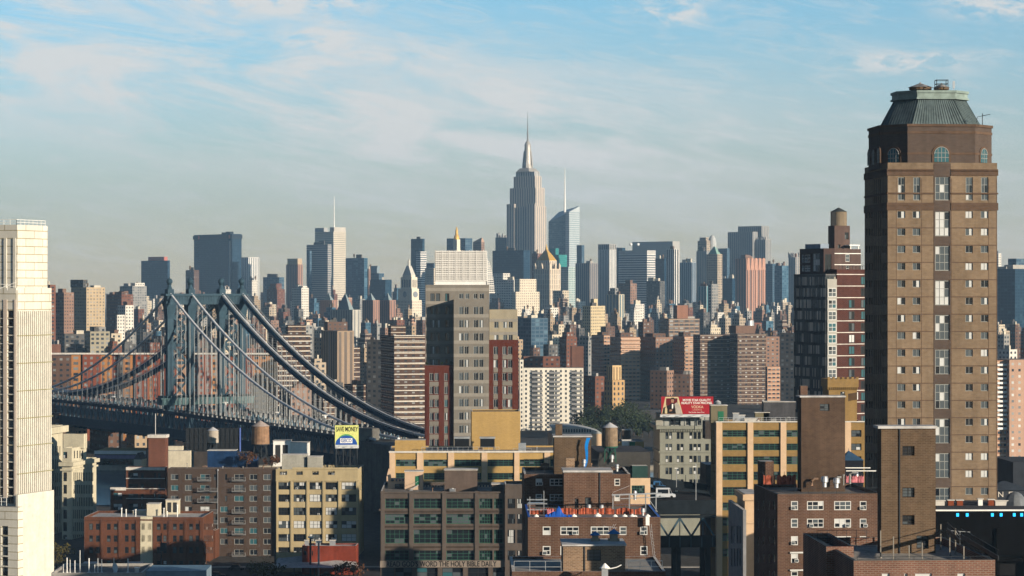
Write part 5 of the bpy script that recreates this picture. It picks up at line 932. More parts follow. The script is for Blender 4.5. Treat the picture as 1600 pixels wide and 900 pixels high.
# ------------------------------------------------------------------ glass and brick tower with the tank
GLS = fac('striped_glass', (.12, .12, .12), .9, .74, sp=(.03, .035, .04), dark=(.025, .035, .04), light=(.55, .50, .42), share=.45, band=(.05, .055, .06), bs=.14, mull=.08, rough=.12)  # pale panes put the reflection streaks into the glass colour
RB5 = brick('wine_brick', (.07, .024, .019), (.058, .019, .015), (.09, .055, .045), .9, .3)
s = Site('apartment_tower', 'slim apartment tower of dark glass and wine red brick with a round roof tank, right', 'apartment tower', 1290, 765, 24)
r = s.box('wall', 1240.5, None, 1362, 428, mat=GLS, bay=1.5, floor=3.5, drop=.4, roof=ROOFD)
b = MB(); xa = s.uR(1306.5); L = r['Lx']; z1 = gz(421, 770); b.box(xa, L, -.4, 12, 0, z1); o = s.mb('brick_wing', b, RB5)
b = MB(); [b.box(xa - .1, L, -.46, -.38, gz(465 + 18.1 * i + .6, 770), gz(465 + 18.1 * i - .6, 770)) for i in range(-2, 16)]; s.mb('floor_band', b, COPE)
for i in range(-2, 15):
    for a, c in ((1325, 1334), (1344, 1352)):
        if i < 0 and a < 1330: continue
        h = 2.5; o = link('window', window_mesh(s.uR(c) - s.uR(a), h, 'teal', (i + 2) % 5), s.root, (s.uR(a), -.43, gz(481 + 18.1 * i, 770)))
b = MB(); xw = s.uR(1291.5); b.box(xw, xa - .05, -.5, .5, 0, gz(436, 766)); s.mb('window_bay', b, pbr('bay_stone', (.33, .32, .29), .8, .1))
for i in range(-1, 13): h = 2.7; o = link('window', window_mesh(xa - xw - .5, h, 'glz', i % 5), s.root, (xw + .2, -.56, gz(482 + 18.1 * i, 766)))
u0 = dict(mat=pbr('dark_cladding', (.045, .025, .022), .6, .2), roof=ROOFD)
r2 = s.box('glass_storeys', 1249.5, 1287, 1304, 388, zb=r['z1'], d=5, opsL=[o for o in cols_rows([(1252.5, 1256), (1256.6, 1266)], [(398, 410), (415, 424)], 'glz')] + cols_rows([(1270, 1281)], [(396, 424)], 'hall'), opsR=[(1289, 1299, 397, 424, 'teal')], **u0)
s.box('roof_plant', 1258, 1282, 1295, 381, zb=r2['z1'], d=9, mat=pbr('blue_grey_metal', (.2, .25, .32), .5, .2), roof=ROOFW)
bw2 = brick('mauve_brick', (.085, .055, .047), (.075, .046, .04), (.12, .09, .08), .9, .3)
r3 = s.box('brick_storeys', 1300, 1304, 1345, 389, zb=z1 - .5, d=9, mat=bw2, opsR=[(1321, 1328, 397, 409, 'sash'), (1322, 1327, 415, 427, 'sash'), (1344, 1349, 414, 424, 'sash')], roof=ROOFD)
b = MB(); [b.box(r3['x0'] - .05, r3['x0'] + r3['Lx'] + .05, r3['y0'] - .08, r3['y0'] + .02, gz(y + .6, 774), gz(y - .6, 774)) for y in (396, 413.5)]; s.mb('floor_band', b, WHITE)
r4 = s.box('lift_tower', 1294, 1304, 1328, 352.5, zb=r3['z1'] - 6, d=12, mat=bw2, opsR=[(1309, 1313, 382, 388, 'teal'), (1320, 1326, 363, 374, 'vent')], roof=ROOFD, z1=None)
b = MB(); b.box(r3['x0'] + r3['Lx'] * .55, r3['x0'] + r3['Lx'] * .95, r3['y0'] - .3, r3['y0'] + 4, r3['z1'] + 1, r3['z1'] + 1.35); [b.box(r3['x0'] + r3['Lx'] * k, r3['x0'] + r3['Lx'] * k + .3, r3['y0'], r3['y0'] + .3, r3['z1'], r3['z1'] + 1) for k in (.6, .9)]; s.mb('canopy', b, WHITE)
b = MB(); [b.beam((r['x0'] + L * .3 + i * 1.2, .3, z1), (r['x0'] + L * .3 + i * 1.2, .3, z1 + 1.1), .1) for i in range(12)]; b.beam((L * .3, .3, z1 + 1.1), (L * .95, .3, z1 + 1.1), .1); s.mb('terrace_railing', b, STEEL)
p = at(1310.5, 352.5, 782); t = thing('water_tank', 'round tan and black water tank with dark cone lid topping the slim right tower', 'water tank', (p[0], p[1], r4['z1']), 0, 'rooftop water tanks'); rr = 25.5 / F * 782 / 2; h = gz(331, 782) - r4['z1']
b = MB(); b.cyl(0, 0, 0, h, rr, n=24); b.build('tank', brick('tank_brick', (.17, .135, .09), (.14, .11, .075), (.2, .16, .12), .5, .3), t); b = MB(); b.cyl(0, 0, h, h + 1.35, rr * 1.05, .05, 24); b.build('cone_roof', pbr('slate_cone', (.05, .06, .065), .7), t); b = MB(); b.box(-rr - .05, -rr + 1.6, -rr * .9, -rr * .1, 0, h - .05); b.build('panel', DARKF, t)
# ------------------------------------------------------------------ black hall and odds and ends, right edge
s = Site('warehouse', 'long black hall with a white roof edge and small blue lights, bottom right', 'warehouse', 1440, 438, 1)
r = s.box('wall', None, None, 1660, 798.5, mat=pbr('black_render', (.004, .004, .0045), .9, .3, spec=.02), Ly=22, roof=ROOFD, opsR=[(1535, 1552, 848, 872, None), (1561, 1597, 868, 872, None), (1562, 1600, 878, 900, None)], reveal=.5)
b = MB(); b.box(-.1, r['Lx'], -.3, .4, r['z1'] + .003, r['z1'] + .25); s.mb('coping', b, WHITE); b = MB(); b.box(s.uR(1556), s.uR(1561), -.6, .02, 0, gz(826, 438)); b.box(s.uR(1561), r['Lx'], -.4, .02, gz(877.5, 438), gz(873, 438)); s.mb('pilaster', b, MATS['black_render'])
for px in (1496, 1511, 1550.3, 1564, 1584.5, 1596): b = MB(); u = s.uR(px); z = gz(804.5, 438); b.box(u - .22, u + .22, -.25, -.003, z - .28, z + .28); s.mb('lamp', b, pbr('blue_lamp', (.02, .36, .8), .4, 0, emis=1.0))  # small blue wall squares, their glow is added to the colour
zr = r['z1']
for px, w_, h, m, l in ((1486, 1.0, .9, pbr('rust_box', (.20, .05, .02), .8, .3), 'left small rust red crate on the black hall roof'), (1500, 1.1, .9, MATS['rust_box'], 'second rust red crate on the black hall roof'), (1532, .8, 1.1, WHITE, 'white crate on the black hall roof under the tan tower'), (1549, 1.0, 1.0, MATS['rust_box'], 'rightmost rust red crate on the black hall roof'), (1565, 2.2, .8, COPE, 'cream box near the dome on the black hall roof'), (1469, 1.6, .8, COPE, 'cream box at the left end of the black hall roof')): rooftop(px, 797, 449, w_, 1, h, zr, m, l, 'crate', 'crate', 'crates on the black hall roof')
p = at(1586, 798, 450); t = thing('roof_dome', 'grey geodesic dome on the black hall roof at the right edge', 'dome', (p[0], p[1], zr)); b = MB(); b.lathe(0, 0, [(2.0 * math.cos(a), 2.4 * math.sin(a)) for a in (math.pi / 2 * i / 5 for i in range(6))][:-1] + [(.02, 2.4)], 10); o = b.build('shell', pbr('dome_metal', (.13, .14, .15), .45, .3), t); o.data.polygons.foreach_set('use_smooth', [False] * len(o.data.polygons))
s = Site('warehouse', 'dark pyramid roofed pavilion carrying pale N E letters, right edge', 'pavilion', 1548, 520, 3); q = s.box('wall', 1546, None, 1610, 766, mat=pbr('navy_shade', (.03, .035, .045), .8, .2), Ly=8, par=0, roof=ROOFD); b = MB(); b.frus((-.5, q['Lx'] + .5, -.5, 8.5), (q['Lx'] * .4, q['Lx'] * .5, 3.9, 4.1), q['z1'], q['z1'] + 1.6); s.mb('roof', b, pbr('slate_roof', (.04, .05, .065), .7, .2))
for ch, px in (('N', 1563.5), ('E', 1579)): words(ch, s.root, (s.uR(px), -.1, gz(773, 520)), 1.6, COPE, 1.05 if ch == 'N' else .9)
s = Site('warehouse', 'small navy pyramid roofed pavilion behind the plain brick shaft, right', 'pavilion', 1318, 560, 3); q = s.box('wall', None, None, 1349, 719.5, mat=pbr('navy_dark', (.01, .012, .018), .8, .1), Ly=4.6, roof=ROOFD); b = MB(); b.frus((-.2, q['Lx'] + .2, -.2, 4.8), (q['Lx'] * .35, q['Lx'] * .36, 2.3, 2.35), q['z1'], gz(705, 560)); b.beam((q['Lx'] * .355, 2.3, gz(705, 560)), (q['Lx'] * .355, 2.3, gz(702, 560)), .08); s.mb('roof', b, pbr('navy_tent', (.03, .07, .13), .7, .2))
s = Site('warehouse', 'low cream walled shop with a grey band, right edge beyond the tan tower', 'shop', 1552, 800, 3); q = s.box('wall', None, None, 1579, 717, mat=pbr('pale_render', (.55, .5, .36), .85, .1), Ly=12, roof=ROOF); s.box('lower_wall', None, 1552, 1592, 733, d=-2, mat=pbr('mauve_render', (.26, .21, .2), .85, .1), Ly=1.9)
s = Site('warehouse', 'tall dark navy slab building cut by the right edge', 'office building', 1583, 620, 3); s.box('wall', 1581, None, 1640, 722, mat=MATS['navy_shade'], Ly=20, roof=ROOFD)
# gothic cream pier between the two brick blocks
s = Site('factory', 'cream corner pier building with stone quoins, left of the netted brick roof', 'corner building', 1164, 560, 2); q = s.box('wall', None, None, 1188, 772, mat=PINK, Ly=14, roof=ROOFW); cornice(s, q, q['z1'] - 1.4, 1.3, .5, PINK); cornice(s, q, gz(818, 560), .5, .35, PINK, 'belt_course')
s = Site('loft_building', 'low bluish grey loft receding left of the cream corner pier', 'loft building', 1161, 545, 2); s.box('wall', 1138, None, 1166, 797, mat=pbr('slate_wall', (.22, .225, .235), .85, .2), par=.6, roof=ROOFD, opsL=cols_rows([(1142 + 4.4 * i, 1144.4 + 4.4 * i) for i in range(4)], [(822, 850), (857, 885)], 'plain'))
# ------------------------------------------------------------------ road viaduct with traffic
VST = pbr('viaduct_steel', (.009, .013, .017), .8, .3)
t = thing('viaduct', 'dark steel double deck road viaduct on trusses, right of the tarped brick block', 'viaduct', (at(1005, 0, 690)[0], 690, 0), R(4))
b = MB(); zt = 26.2; b.poly([(0, 0, zt), (20, 0, zt - .6), (20, 16, zt + 1.4), (0, 16, zt + 3.2)]); b.build('road_deck', pbr('old_asphalt', (.02, .02, .022), .9, .3), t)
b = MB(); b.box(0, 20, -.3, 0, zt - 3.4, zt + .5); b.box(0, 20, 0, 15, zt - 3.4, zt - 2.8); b.build('girder', VST, t)
b = MB(); b.beam((0, 16.2, zt + 5.2), (20, 16.2, zt + 2.6), .9, 2.0); b.beam((4, 10, zt + 3.6), (20, 10, zt + 1.8), .4, .8); b.build('parapet', VST, t)
b = MB(); [b.beam((x, 16.2, zt + 5 - x * .08), (x, 16.2, zt + 7.4 - x * .08), .14) for x in (2, 6, 10, 14, 18)]; b.build('fence_post', VST, t)
zl = zt - 12.4
for i in range(3):
    x = .5 + i * 6.4; b = MB(); b.beam((x, 0, zl + 3), (x + 3.2, 0, zt - 4.4), .5); b.beam((x + 3.2, 0, zt - 4.4), (x + 6.4, 0, zl + 3), .5); b.beam((x + 3.2, 0, zl + 3), (x + 3.2, 0, zt - 4.4), .25); b.build('truss_web', pbr('truss_blue', (.035, .07, .095), .7, .2), t)
b = MB(); b.box(0, 20, -.2, .2, zt - 4.4, zt - 3.6); b.build('top_chord', VST, t)
b = MB(); b.box(0, 20, -.4, 14, zl, zl + .5); b.box(0, 20, -.5, -.2, zl, zl + 3.2); b.box(0, 20, -.7, -.5, zl + 2.9, zl + 3.3); b.build('lower_deck', VST, t)
b = MB(); [b.box(x, x + .25, -.62, -.5, zl + .1, zl + 2.9) for x in range(1, 20, 3)]; b.build('stiffener', MATS['truss_blue'], t)
for x in (2, 10, 18):
    for y in (2, 12): b = MB(); b.box(x - .6, x + .6, y - .6, y + .6, 0, zl); b.build('column', VST, t)
p = at(1087.5, 785, 691); l = thing('street_lamp', 'grey lamp post with a double arm standing on the viaduct', 'street lamp', (p[0], p[1], zt), 0, 'lamp posts'); pole(l, 0, 0, 0, 10.5, .2, GALV); b = MB(); b.box(-.9, .1, -.15, .15, 9.6, 9.8); b.build('lamp_head', WHITE, l)
p = at(1057, 768, 702); l = thing('street_lamp', 'short lamp post with white box at the far side of the viaduct', 'street lamp', (p[0], p[1], zt + 2), 0, 'lamp posts'); pole(l, 0, 0, 0, 6.5, .16, GALV); b = MB(); b.box(-.3, .3, -.3, .3, 0, .8); b.build('box', WHITE, l); b = MB(); b.box(-.5, .5, -.1, .1, 6.4, 6.6); b.build('lamp_head', WHITE, l)
# ------------------------------------------------------------------ vehicles
def wheelset(t, L, W_, r=.36):
    for x in (L * .2, L * .8):
        for y in (0, W_):
            b = MB(); n = 14; P = [(x + r * math.cos(2 * math.pi * i / n), r + r * math.sin(2 * math.pi * i / n)) for i in range(n)]; y0, y1 = (y - .05, y + .18) if y == 0 else (y - .18, y + .05)
            for i in range(n): j = (i + 1) % n; b.poly([(P[i][0], y0, P[i][1]), (P[j][0], y0, P[j][1]), (P[j][0], y1, P[j][1]), (P[i][0], y1, P[i][1])])
            b.poly([(q[0], y0, q[1]) for q in P]); b.poly([(q[0], y1, q[1]) for q in P]); b.build('wheel', BLACK, t)
def profile(t, part, pts, y0, y1, m, inset=0):
    b = MB(); n = len(pts); f = [(x, y0, z) for x, z in pts]; k = [(x, y1, z) for x, z in pts]
    for i in range(n): j = (i + 1) % n; b.poly([f[i], f[j], k[j], k[i]])
    b.poly(f); b.poly(k); return b.build(part, m, t)
def van(label, loc, rz, col, L=5.6, H=2.3, W_=2.0, cat='van', group=None, name='van', dark=True):
    t = thing(name, label, cat, loc, rz, group)
    profile(t, 'body', [(0, .3), (L, .3), (L, 1.0), (L - .9, 1.25), (L - 1.5, H - .1), (L - 1.9, H), (.1, H), (0, H - .2)], 0, W_, col)
    for y in (-.012, W_ + .012):
        b = MB(); b.poly([(L - 1.65, y, 1.3), (L - 1.0, y, 1.3), (L - 1.5, y, H - .25), (L - 1.7, y, H - .2)]); b.build('side_window', GDARK, t)
        if dark: b = MB(); b.poly([(.5, y, 1.3), (L - 2, y, 1.3), (L - 2, y, H - .35), (.5, y, H - .35)]); b.build('side_window', GDARK, t)
    b = MB(); b.poly([(L - .91, .12, 1.28), (L - .91, W_ - .12, 1.28), (L - 1.47, W_ - .2, H - .12), (L - 1.47, .2, H - .12)]); o = b.build('windscreen', GDARK, t); o.location.x = .03
    wheelset(t, L, W_); return t
def car(label, loc, rz, col, L=4.5, H=1.45, W_=1.75, group=None):
    t = thing('parked_car', label, 'car', loc, rz, group)
    profile(t, 'body', [(0, .3), (L, .3), (L, .75), (L - 1.1, .92), (.15, .95), (0, .8)], 0, W_, col)
    profile(t, 'cabin', [(.4, .95), (L - 1.2, .93), (L - 1.95, H), (1.1, H)], .1, W_ - .1, GDARK); profile(t, 'roof', [(1.05, H), (L - 1.9, H), (L - 2.0, H + .05), (1.2, H + .05)], .08, W_ - .08, col)
    wheelset(t, L, W_, .32); return t
VW = pbr('van_white', (.5, .52, .55), .4, .05); CD = pbr('car_black', (.012, .014, .018), .3, .05); CB = pbr('car_navy', (.02, .03, .06), .3, .05)
P = lambda px, D, z=.07: (at(px, 0, D)[0], D, z)
van('white van parked before the left end of low red brick building', P(130, 755), 0, VW, 6, 2.6, dark=False, group='vans parked by the red brick row'); van('white van with dark cab parked below the cream centre bay', P(199, 752), 0, VW, 6.2, 2.9, dark=False, group='vans parked by the red brick row')
car('black car parked below the right half of low red brick building', P(265, 753), 0, CD, 4.8, 1.6, group='dark parked cars'); car('dark navy car parked at the far left behind a white van', P(111, 758), 0, CB, 4.5, 1.5, group='dark parked cars'); car('black car at the foot of the shaded taupe block', P(357, 756), 0, CD, 4.8, 1.7, group='dark parked cars'); car('navy car low in the street left of the taupe block', P(327, 738), 0, CB, 4.6, 1.5, group='dark parked cars'); car('black car parked under the white canopy roof front', P(501, 737), 0, CD, 4.2, 1.6, group='dark parked cars')
p = at(1065, 897, 640); van('white van on the street below the viaduct', (p[0], 640, .07), 0, VW, 5.4, 2.2, dark=False); sheet('street', 30, 70, 628, 720, .055, ASPH)
a = van('white and blue minibus heading right on the viaduct deck', (at(1025, 0, 694)[0], 694, 27.0), R(-1), VW, 5.4, 2.8); v2 = van('blue box truck with white rear on the viaduct behind the minibus', (at(1021, 0, 703)[0], 703, 28.6), R(2), pbr('truck_blue', (.03, .10, .22), .4, .1), 3.6, 2.4)
b = MB(); b.box(-.05, .0, .1, 1.9, .9, 2.2); b.build('rear_door', WHITE, v2)
t = thing('portable_toilet', 'light blue portable toilet cabin left of the slogan loft', 'toilet cabin', P(590, 655, 0.02)); b = MB(); b.box(-.9, .9, 0, 1.6, 0, 2.6); b.build('body', pbr('toilet_blue', (.04, .22, .4), .6, .1), t); b = MB(); b.box(-1, 1, -.1, 1.7, 2.6, 2.8); b.build('roof', WHITE, t)
# lamp posts and poles
for px, D, h, l in ((333 + 152, 742, 11.2, 'thick dark lamp post before the red painted house'), (498, 740, 10, 'slim grey lamp post right of the thick dark one'), (252, 748, 12, 'wooden utility pole before the right half of red brick row'), (430, 742, 8.5, 'thick dark post at the corner of taupe block')):
    t = thing('street_lamp' if 'lamp' in l else 'utility_pole', l, 'street lamp' if 'lamp' in l else 'pole', P(px, D)); b = MB(); b.cyl(0, 0, 0, h, .3 if 'thick' in l else .16, n=8); b.build('shaft', STEEL if 'grey' not in l else GALV, t)
    if 'lamp' in l: b = MB(); b.box(-.7, .7, -.2, .2, h, h + .5); b.build('lamp_head', GALV, t)
    if 'utility' in l: b = MB(); b.box(-.9, 2.2, -.1, .1, h - 3, h - 2.8); b.box(-.3, 1.6, -.15, .15, h - 5.4, h - 2.9); b.build('crossarm', STEEL, t)
# low roof with pipes, bottom left
s = Site('warehouse', 'pale parapet roof with many thin pipes and a dish, bottom left edge', 'warehouse', 80, 470, 1); r = s.box('wall', None, None, 221, 895, mat=CONC, Ly=16, par=.5, roof=ROOF, Lx=17); zr = r['zr']
s8 = Site('warehouse', 'low blue-grey metal roofed shed at the bottom edge below the red brick row', 'shed', 223, 475, 1); s8.box('wall', None, None, 322, 892, mat=pbr('blue_grey_sheet', (.16, .22, .27), .6, .2), Ly=10, roof=pbr('blue_roof', (.12, .2, .27), .5, .3))
orn = ['first', 'second', 'third', 'fourth', 'fifth', 'sixth', 'seventh', 'eighth', 'ninth', 'tenth', 'eleventh']
for i, (px, h, w_) in enumerate(((99, 1.7, .1), (104.7, 2.9, .2), (109.5, 2.5, .12), (117, 2.4, .16), (125, 4.3, .12), (139, 2.8, .22), (148, 1.6, .12), (153, 2.8, .14), (159, 2.6, .16), (178, 2.9, .1), (200, 2.7, .2))):
    p = P(px, 474, zr); t = thing('vent_pipe', f'{orn[i]} thin white pipe from the left on the bottom left roof', 'vent pipe', p, 0, 'pipes on the bottom left roof'); b = MB(); b.cyl(0, 0, 0, h, w_ / 2, n=8); b.cyl(0, 0, 0, .2, w_ * 1.4, n=8); b.build('pipe', WHITE, t)
t = thing('satellite_dish', 'pale round satellite dish on the bottom left roof edge', 'satellite dish', P(179, 472, zr)); b = MB(); b.beam((0, 0, 0), (0, 0, .9), .12); b.build('mount', GALV, t); b = MB(); b.lathe(0, 0, [(.02, 0), (.4, .06), (.75, .22)], 16); b.lathe(0, 0, [(.02, -.03), (.4, .03), (.75, .2)], 16); o = b.build('dish', pbr('dish_grey', (.4, .45, .48), .5, .05), t, (0, 0, 1.2)); o.rotation_euler = (R(75), 0, R(40)); o.scale = (.75, 1.25, 1)
t = thing('roof_fan', 'squat shiny metal exhaust drum right of the satellite dish', 'roof fan', P(214, 473, zr)); b = MB(); b.cyl(0, 0, 0, 1.0, .4, n=14); b.cyl(0, 0, 1.0, 1.15, .5, n=14); b.build('drum', GALV, t)
for px, D, h, wd, l in ((88, 752, 9, 8, 'olive bushy tree at the foot of the cream loft, far left'), (412, 728, 6, 9, 'olive shrubby tree at the bottom edge left of centre'), (545, 733, 5, 8, 'bare brownish shrub in front of the red painted house')): p = P(px, D); tree(l, p[0], p[1], 0, h, wd, LEAF3 if 'olive' in l else LEAF1, 600, 'street trees', .4)
# vents, pipes and boxes on the larger roofs
r_ = random.Random(77); place = ['near the left end', 'left of the middle', 'near the middle', 'right of the middle', 'near the right end']
for (nm, xa, xb, D, zy) in (('taupe apartment block roof', 270, 425, 800, 735), ('slogan loft roof', 660, 800, 658, 771), ('long ochre factory', 630, 850, 806, 707.5), ('tall ochre factory', 1135, 1240, 704, 661), ('netted brick block roof', 1262, 1345, 430, 757), ('tarped block upper roof', 830, 975, 406, 740)):
    for k in range(5):
        px = xa + (xb - xa) * (k + .5 + r_.uniform(-.3, .3)) / 5; x, y, z = at(px, zy, D); kind = r_.choice(('duct', 'pipe', 'box')); z = gz(zy, D) - .3; t = thing({'duct': 'roof_duct', 'pipe': 'vent_pipe', 'box': 'roof_unit'}[kind], f"small {'grey bent duct' if kind == 'duct' else 'thin grey vent pipe' if kind == 'pipe' else 'weathered metal unit'} {place[k]} of the {nm}", {'duct': 'duct', 'pipe': 'vent pipe', 'box': 'roof unit'}[kind], (x, D + r_.uniform(1, 6), z), r_.uniform(-.3, .3), 'small fittings on the roofs'); b = MB(); h = r_.uniform(.8, 1.7)
        if kind == 'duct': b.tube([(0, 0, 0), (0, 0, h), (.4, 0, h + .35), (1.1, 0, h + .35)], .22, 7)
        elif kind == 'pipe': b.cyl(0, 0, 0, h * 1.4, .11, n=8); b.cyl(0, 0, h * 1.4, h * 1.4 + .2, .2, n=8)
        else: b.box(-.7, .7, 0, .9, .25, h); b.box(-.6, -.5, .1, .8, 0, .25); b.box(.5, .6, .1, .8, 0, .25); b.cyl(0, .45, h, h + .12, .35, n=10)
        b.build('casing', r_.choice((GALV, pbr('dull_zinc', (.24, .24, .23), .6, .3), pbr('rusty_zinc', (.2, .13, .09), .8, .4))), t)
# ------------------------------------------------------------------ suspension bridge; local x runs towards the near bank, y across
BST = pbr('bridge_blue_steel', (.028, .058, .082), .65, .25); BDK = pbr('bridge_navy_steel', (.012, .032, .058), .7, .25); BCB = pbr('bridge_cable_paint', (.58, .59, .60), .5, .15); BWR = pbr('cable_wrap', (.004, .038, .085), .85, .8, spec=.15, s1=2.5); HNG = pbr('hanger_paint', (.30, .31, .31), .6, .15)
t = thing('suspension_bridge', 'blue steel suspension bridge with a four column tower and long sagging cables', 'bridge', (-140, 1150, 0), R(-60)); t['kind'] = 'thing'
CO = (-17.8, -7.6, 7.6, 17.8); ZT = 83.0; LC = 206.0
def cz(s): 
    if s <= 0: return 29.5 + (ZT - 29.5) * (1 + s / 228.0) ** 2
    k = s / LC; return ZT - (ZT - 27) * k - 4 * 12.6 * k * (1 - k)
dk = lambda s: 28.6 - (.012 * s if s > 0 else -.003 * s)
tw = link('tower', None, t); 
for i, y in enumerate(CO):
    b = MB(); b.box(-1.4, 1.4, y - 1.45, y + 1.45, 0, 77); b.box(-1.9, 1.9, y - 1.9, y + 1.9, 30, 33); b.frus((-1.4, 1.4, y - 1.45, y + 1.45), (-2.6, 2.6, y - 2.3, y + 2.3), 71, 77.5)
    for x in (-1.46, 1.4): b.box(x, x + .06, y - .5, y + .5, 34, 70)
    for k in range(12): b.box(-1.47, 1.47, y - 1.5, y + 1.5, 34 + k * 3.2, 34.2 + k * 3.2)
    b.build('column', BST, tw)
    b = MB(); b.box(-1.8, 1.8, y - 1.5, y + 1.5, ZT - .6, ZT + 1.4); b.lathe(0, y, [(1.5, ZT + 1.4), (.9, ZT + 2.6), (.8, ZT + 3.4), (1.2, ZT + 3.8)], 10); b.ball(0, y, ZT + 5.0, 1.45, n=12); b.cyl(0, y, ZT + 6.3, ZT + 7.3, .25, .02, 6); b.build('finial', BST, tw)
b = MB(); b.box(-2.8, 2.8, -20.4, 20.4, 77.5, 79); b.box(-2.2, 2.2, -19.6, 19.6, 79.002, 81.4); b.box(-3.1, 3.1, -20.8, 20.8, 81.402, 82.4); [b.box(-2.35, 2.35, -19 + k * 1.3, -18.6 + k * 1.3, 79.1, 81.3) for k in range(30)]; b.build('portal_beam', BST, tw)
def cross(y0, y1, zs, w):
    for z0, z1 in zip(zs, zs[1:]):
        b = MB(); b.beam((0, y0, z0), (0, y1, z1), w, .8); b.beam((0, y1, z0), (0, y0, z1), w, 1.2); b.build('cross_brace', BST, tw)
        b = MB(); b.beam((0, y0, z1), (0, y1, z1), w * .9, 1.4); b.build('strut', BST, tw)
for a, c in ((0, 1), (2, 3)): cross(CO[a] + 1.45, CO[c] - 1.45, [35, 43, 51, 59, 66.5, 72], .7)
for a, c in ((0, 1), (2, 3), (1, 2)):                                               # fine lattice under the portal beam, an arch between the middle columns
    y0, y1 = CO[a] + 1.7, CO[c] - 1.7; b = MB(); n = int((y1 - y0) / 1.5)
    for k in range(n):
        ya, yb = y0 + (y1 - y0) * k / n, y0 + (y1 - y0) * (k + 1) / n; lo = 72 if a != 1 else 72 - 7 * abs(((ya + yb) / 2) / 6) ** 2.5; st = 77.5
        z = st
        while z > lo: b.beam((.1, ya, z), (.1, yb, z - 1.6), .16); b.beam((-.1, yb, z), (-.1, ya, z - 1.6), .16); z -= 1.6
    if a == 1: b.tube([(0, y0 + (y1 - y0) * k / 12, 72 - 7 * abs((y0 + (y1 - y0) * k / 12) / 6) ** 2.5) for k in range(13)], .45, 6)
    b.build('portal_lattice', BST, tw)
b = MB(); b.box(-3.2, 3.2, -22.5, 22.5, 32.0, 34.6); b.box(-3.4, 3.4, -23, 23, 34.602, 35.2); [b.box(-3.5, 3.5, -22 + k * 1.8, -21.8 + k * 1.8, 32.1, 36.2) for k in range(25)]; b.build('portal_strut', pbr('bridge_teal_steel', (.07, .13, .14), .6, .2), tw)
for i, y in enumerate(CO):
    pts = [(x, y, cz(x)) for x in range(-264, 0, 6)] + [(x, y, cz(x)) for x in (0, 6, 12, 20, 30, 40, 52, 64, 76, 90, 104, 118, 132, 146, 160, 175, 190, 206)]
    b = MB(); b.tube(pts, .55, 8); b.build('main_cable', BCB, t)
    if i > 1:
        for x0, x1, part in ((3, 176 + i * 8, 'cable_wrap'), (-200, -4, 'cable_wrap')):
            n = 44; ps = [(x0 + (x1 - x0) * k / n) for k in range(n + 1)]; b = MB()
            for xa, xb in zip(ps, ps[1:]):
                for ys in (-1.15, 1.15): b.poly([(xa, y + ys, cz(xa) - .5), (xb, y + ys, cz(xb) - .5), (xb, y + ys * .8, cz(xb) - 2.1), (xa, y + ys * .8, cz(xa) - 2.1)])
                b.poly([(xa, y - 1.2, cz(xa) - 2.1), (xb, y - 1.2, cz(xb) - 2.1), (xb, y + 1.2, cz(xb) - 2.1), (xa, y + 1.2, cz(xa) - 2.1)])
                b.poly([(xa, y - 1.15, cz(xa) - .5), (xb, y - 1.15, cz(xb) - .5), (xb, y + 1.15, cz(xb) - .5), (xa, y + 1.15, cz(xa) - .5)])
            b.build(part, BWR, t)
            b = MB(); b.tube([(x, y - 1.2, cz(x) + .55) for x in ps], .16, 5); b.tube([(x, y + 1.2, cz(x) + .55) for x in ps], .16, 5); b.build('hand_rope', HNG, t)
hs = [(y, x) for x in list(range(-196, -6, 7)) + list(range(9, 196, 5)) for y in CO]
hs.sort(key=lambda q: (q[1] < 0, -(cz(q[1]) - dk(q[1])))); hs = [q for q in hs if cz(q[1]) - dk(q[1]) > .8]
for y, x in hs[:100]:
    b = MB(); [b.beam((x + dx, y, dk(x) + (0 if dx < 0 else .0)), (x + dx, y, cz(x + dx)), .11) for dx in (-.32, .32)]; b.box(x - .22, x + .22, y - .3, y + .3, dk(x) - .5, dk(x) + 1.3); b.build('hanger', HNG, t)
b = MB()
for y, x in hs[100:]: [b.beam((x + dx, y, dk(x)), (x + dx, y, cz(x + dx)), .11) for dx in (-.32, .32)]; b.box(x - .22, x + .22, y - .3, y + .3, dk(x) - .5, dk(x) + 1.3)
tag(b.build('hanger', HNG, t), kind='stuff')
S0, S1 = -270, 204
for y in (-19.2, 19.2):
    b = MB(); n = 16
    for k in range(n):
        xa, xb = S0 + (S1 - S0) * k / n, S0 + (S1 - S0) * (k + 1) / n
        b.beam((xa, y, dk(xa)), (xb, y, dk(xb)), 1.0, 1.5); b.beam((xa, y, dk(xa) - 9.0), (xb, y, dk(xb) - 9.0), 1.0, 4.2); b.beam((xa, y, dk(xa) + 1.9), (xb, y, dk(xb) + 1.9), .12); b.beam((xa, y, dk(xa) - 10.9), (xb, y, dk(xb) - 10.9), 1.5, .4)
    b.build('chord', BDK, t)
    b = MB(); x = S0
    while x < S1 - 8: b.beam((x, y, dk(x) - 7), (x + 3, y, dk(x) - .6), .55, .5); b.beam((x + 3, y, dk(x) - .6), (x + 6, y, dk(x) - 7), .55, .5); b.beam((x + 6, y, dk(x) - 7), (x + 6, y, dk(x) - .6), .25); x += 6
    tag(b.build('truss_web', pbr('bridge_web_paint', (.07, .12, .16), .6, .2), t), kind='stuff')
b = MB(); n = 16
for k in range(n):
    xa, xb = S0 + (S1 - S0) * k / n, S0 + (S1 - S0) * (k + 1) / n
    for z, y0, y1 in ((.3, -18.6, -9), (.3, 9, 18.6), (-7.6, -18, 18)): b.poly([(xa, y0, dk(xa) + z), (xb, y0, dk(xb) + z), (xb, y1, dk(xb) + z), (xa, y1, dk(xa) + z)])
b.build('deck', pbr('deck_asphalt', (.035, .035, .04), .9, .2), t)
b = MB()
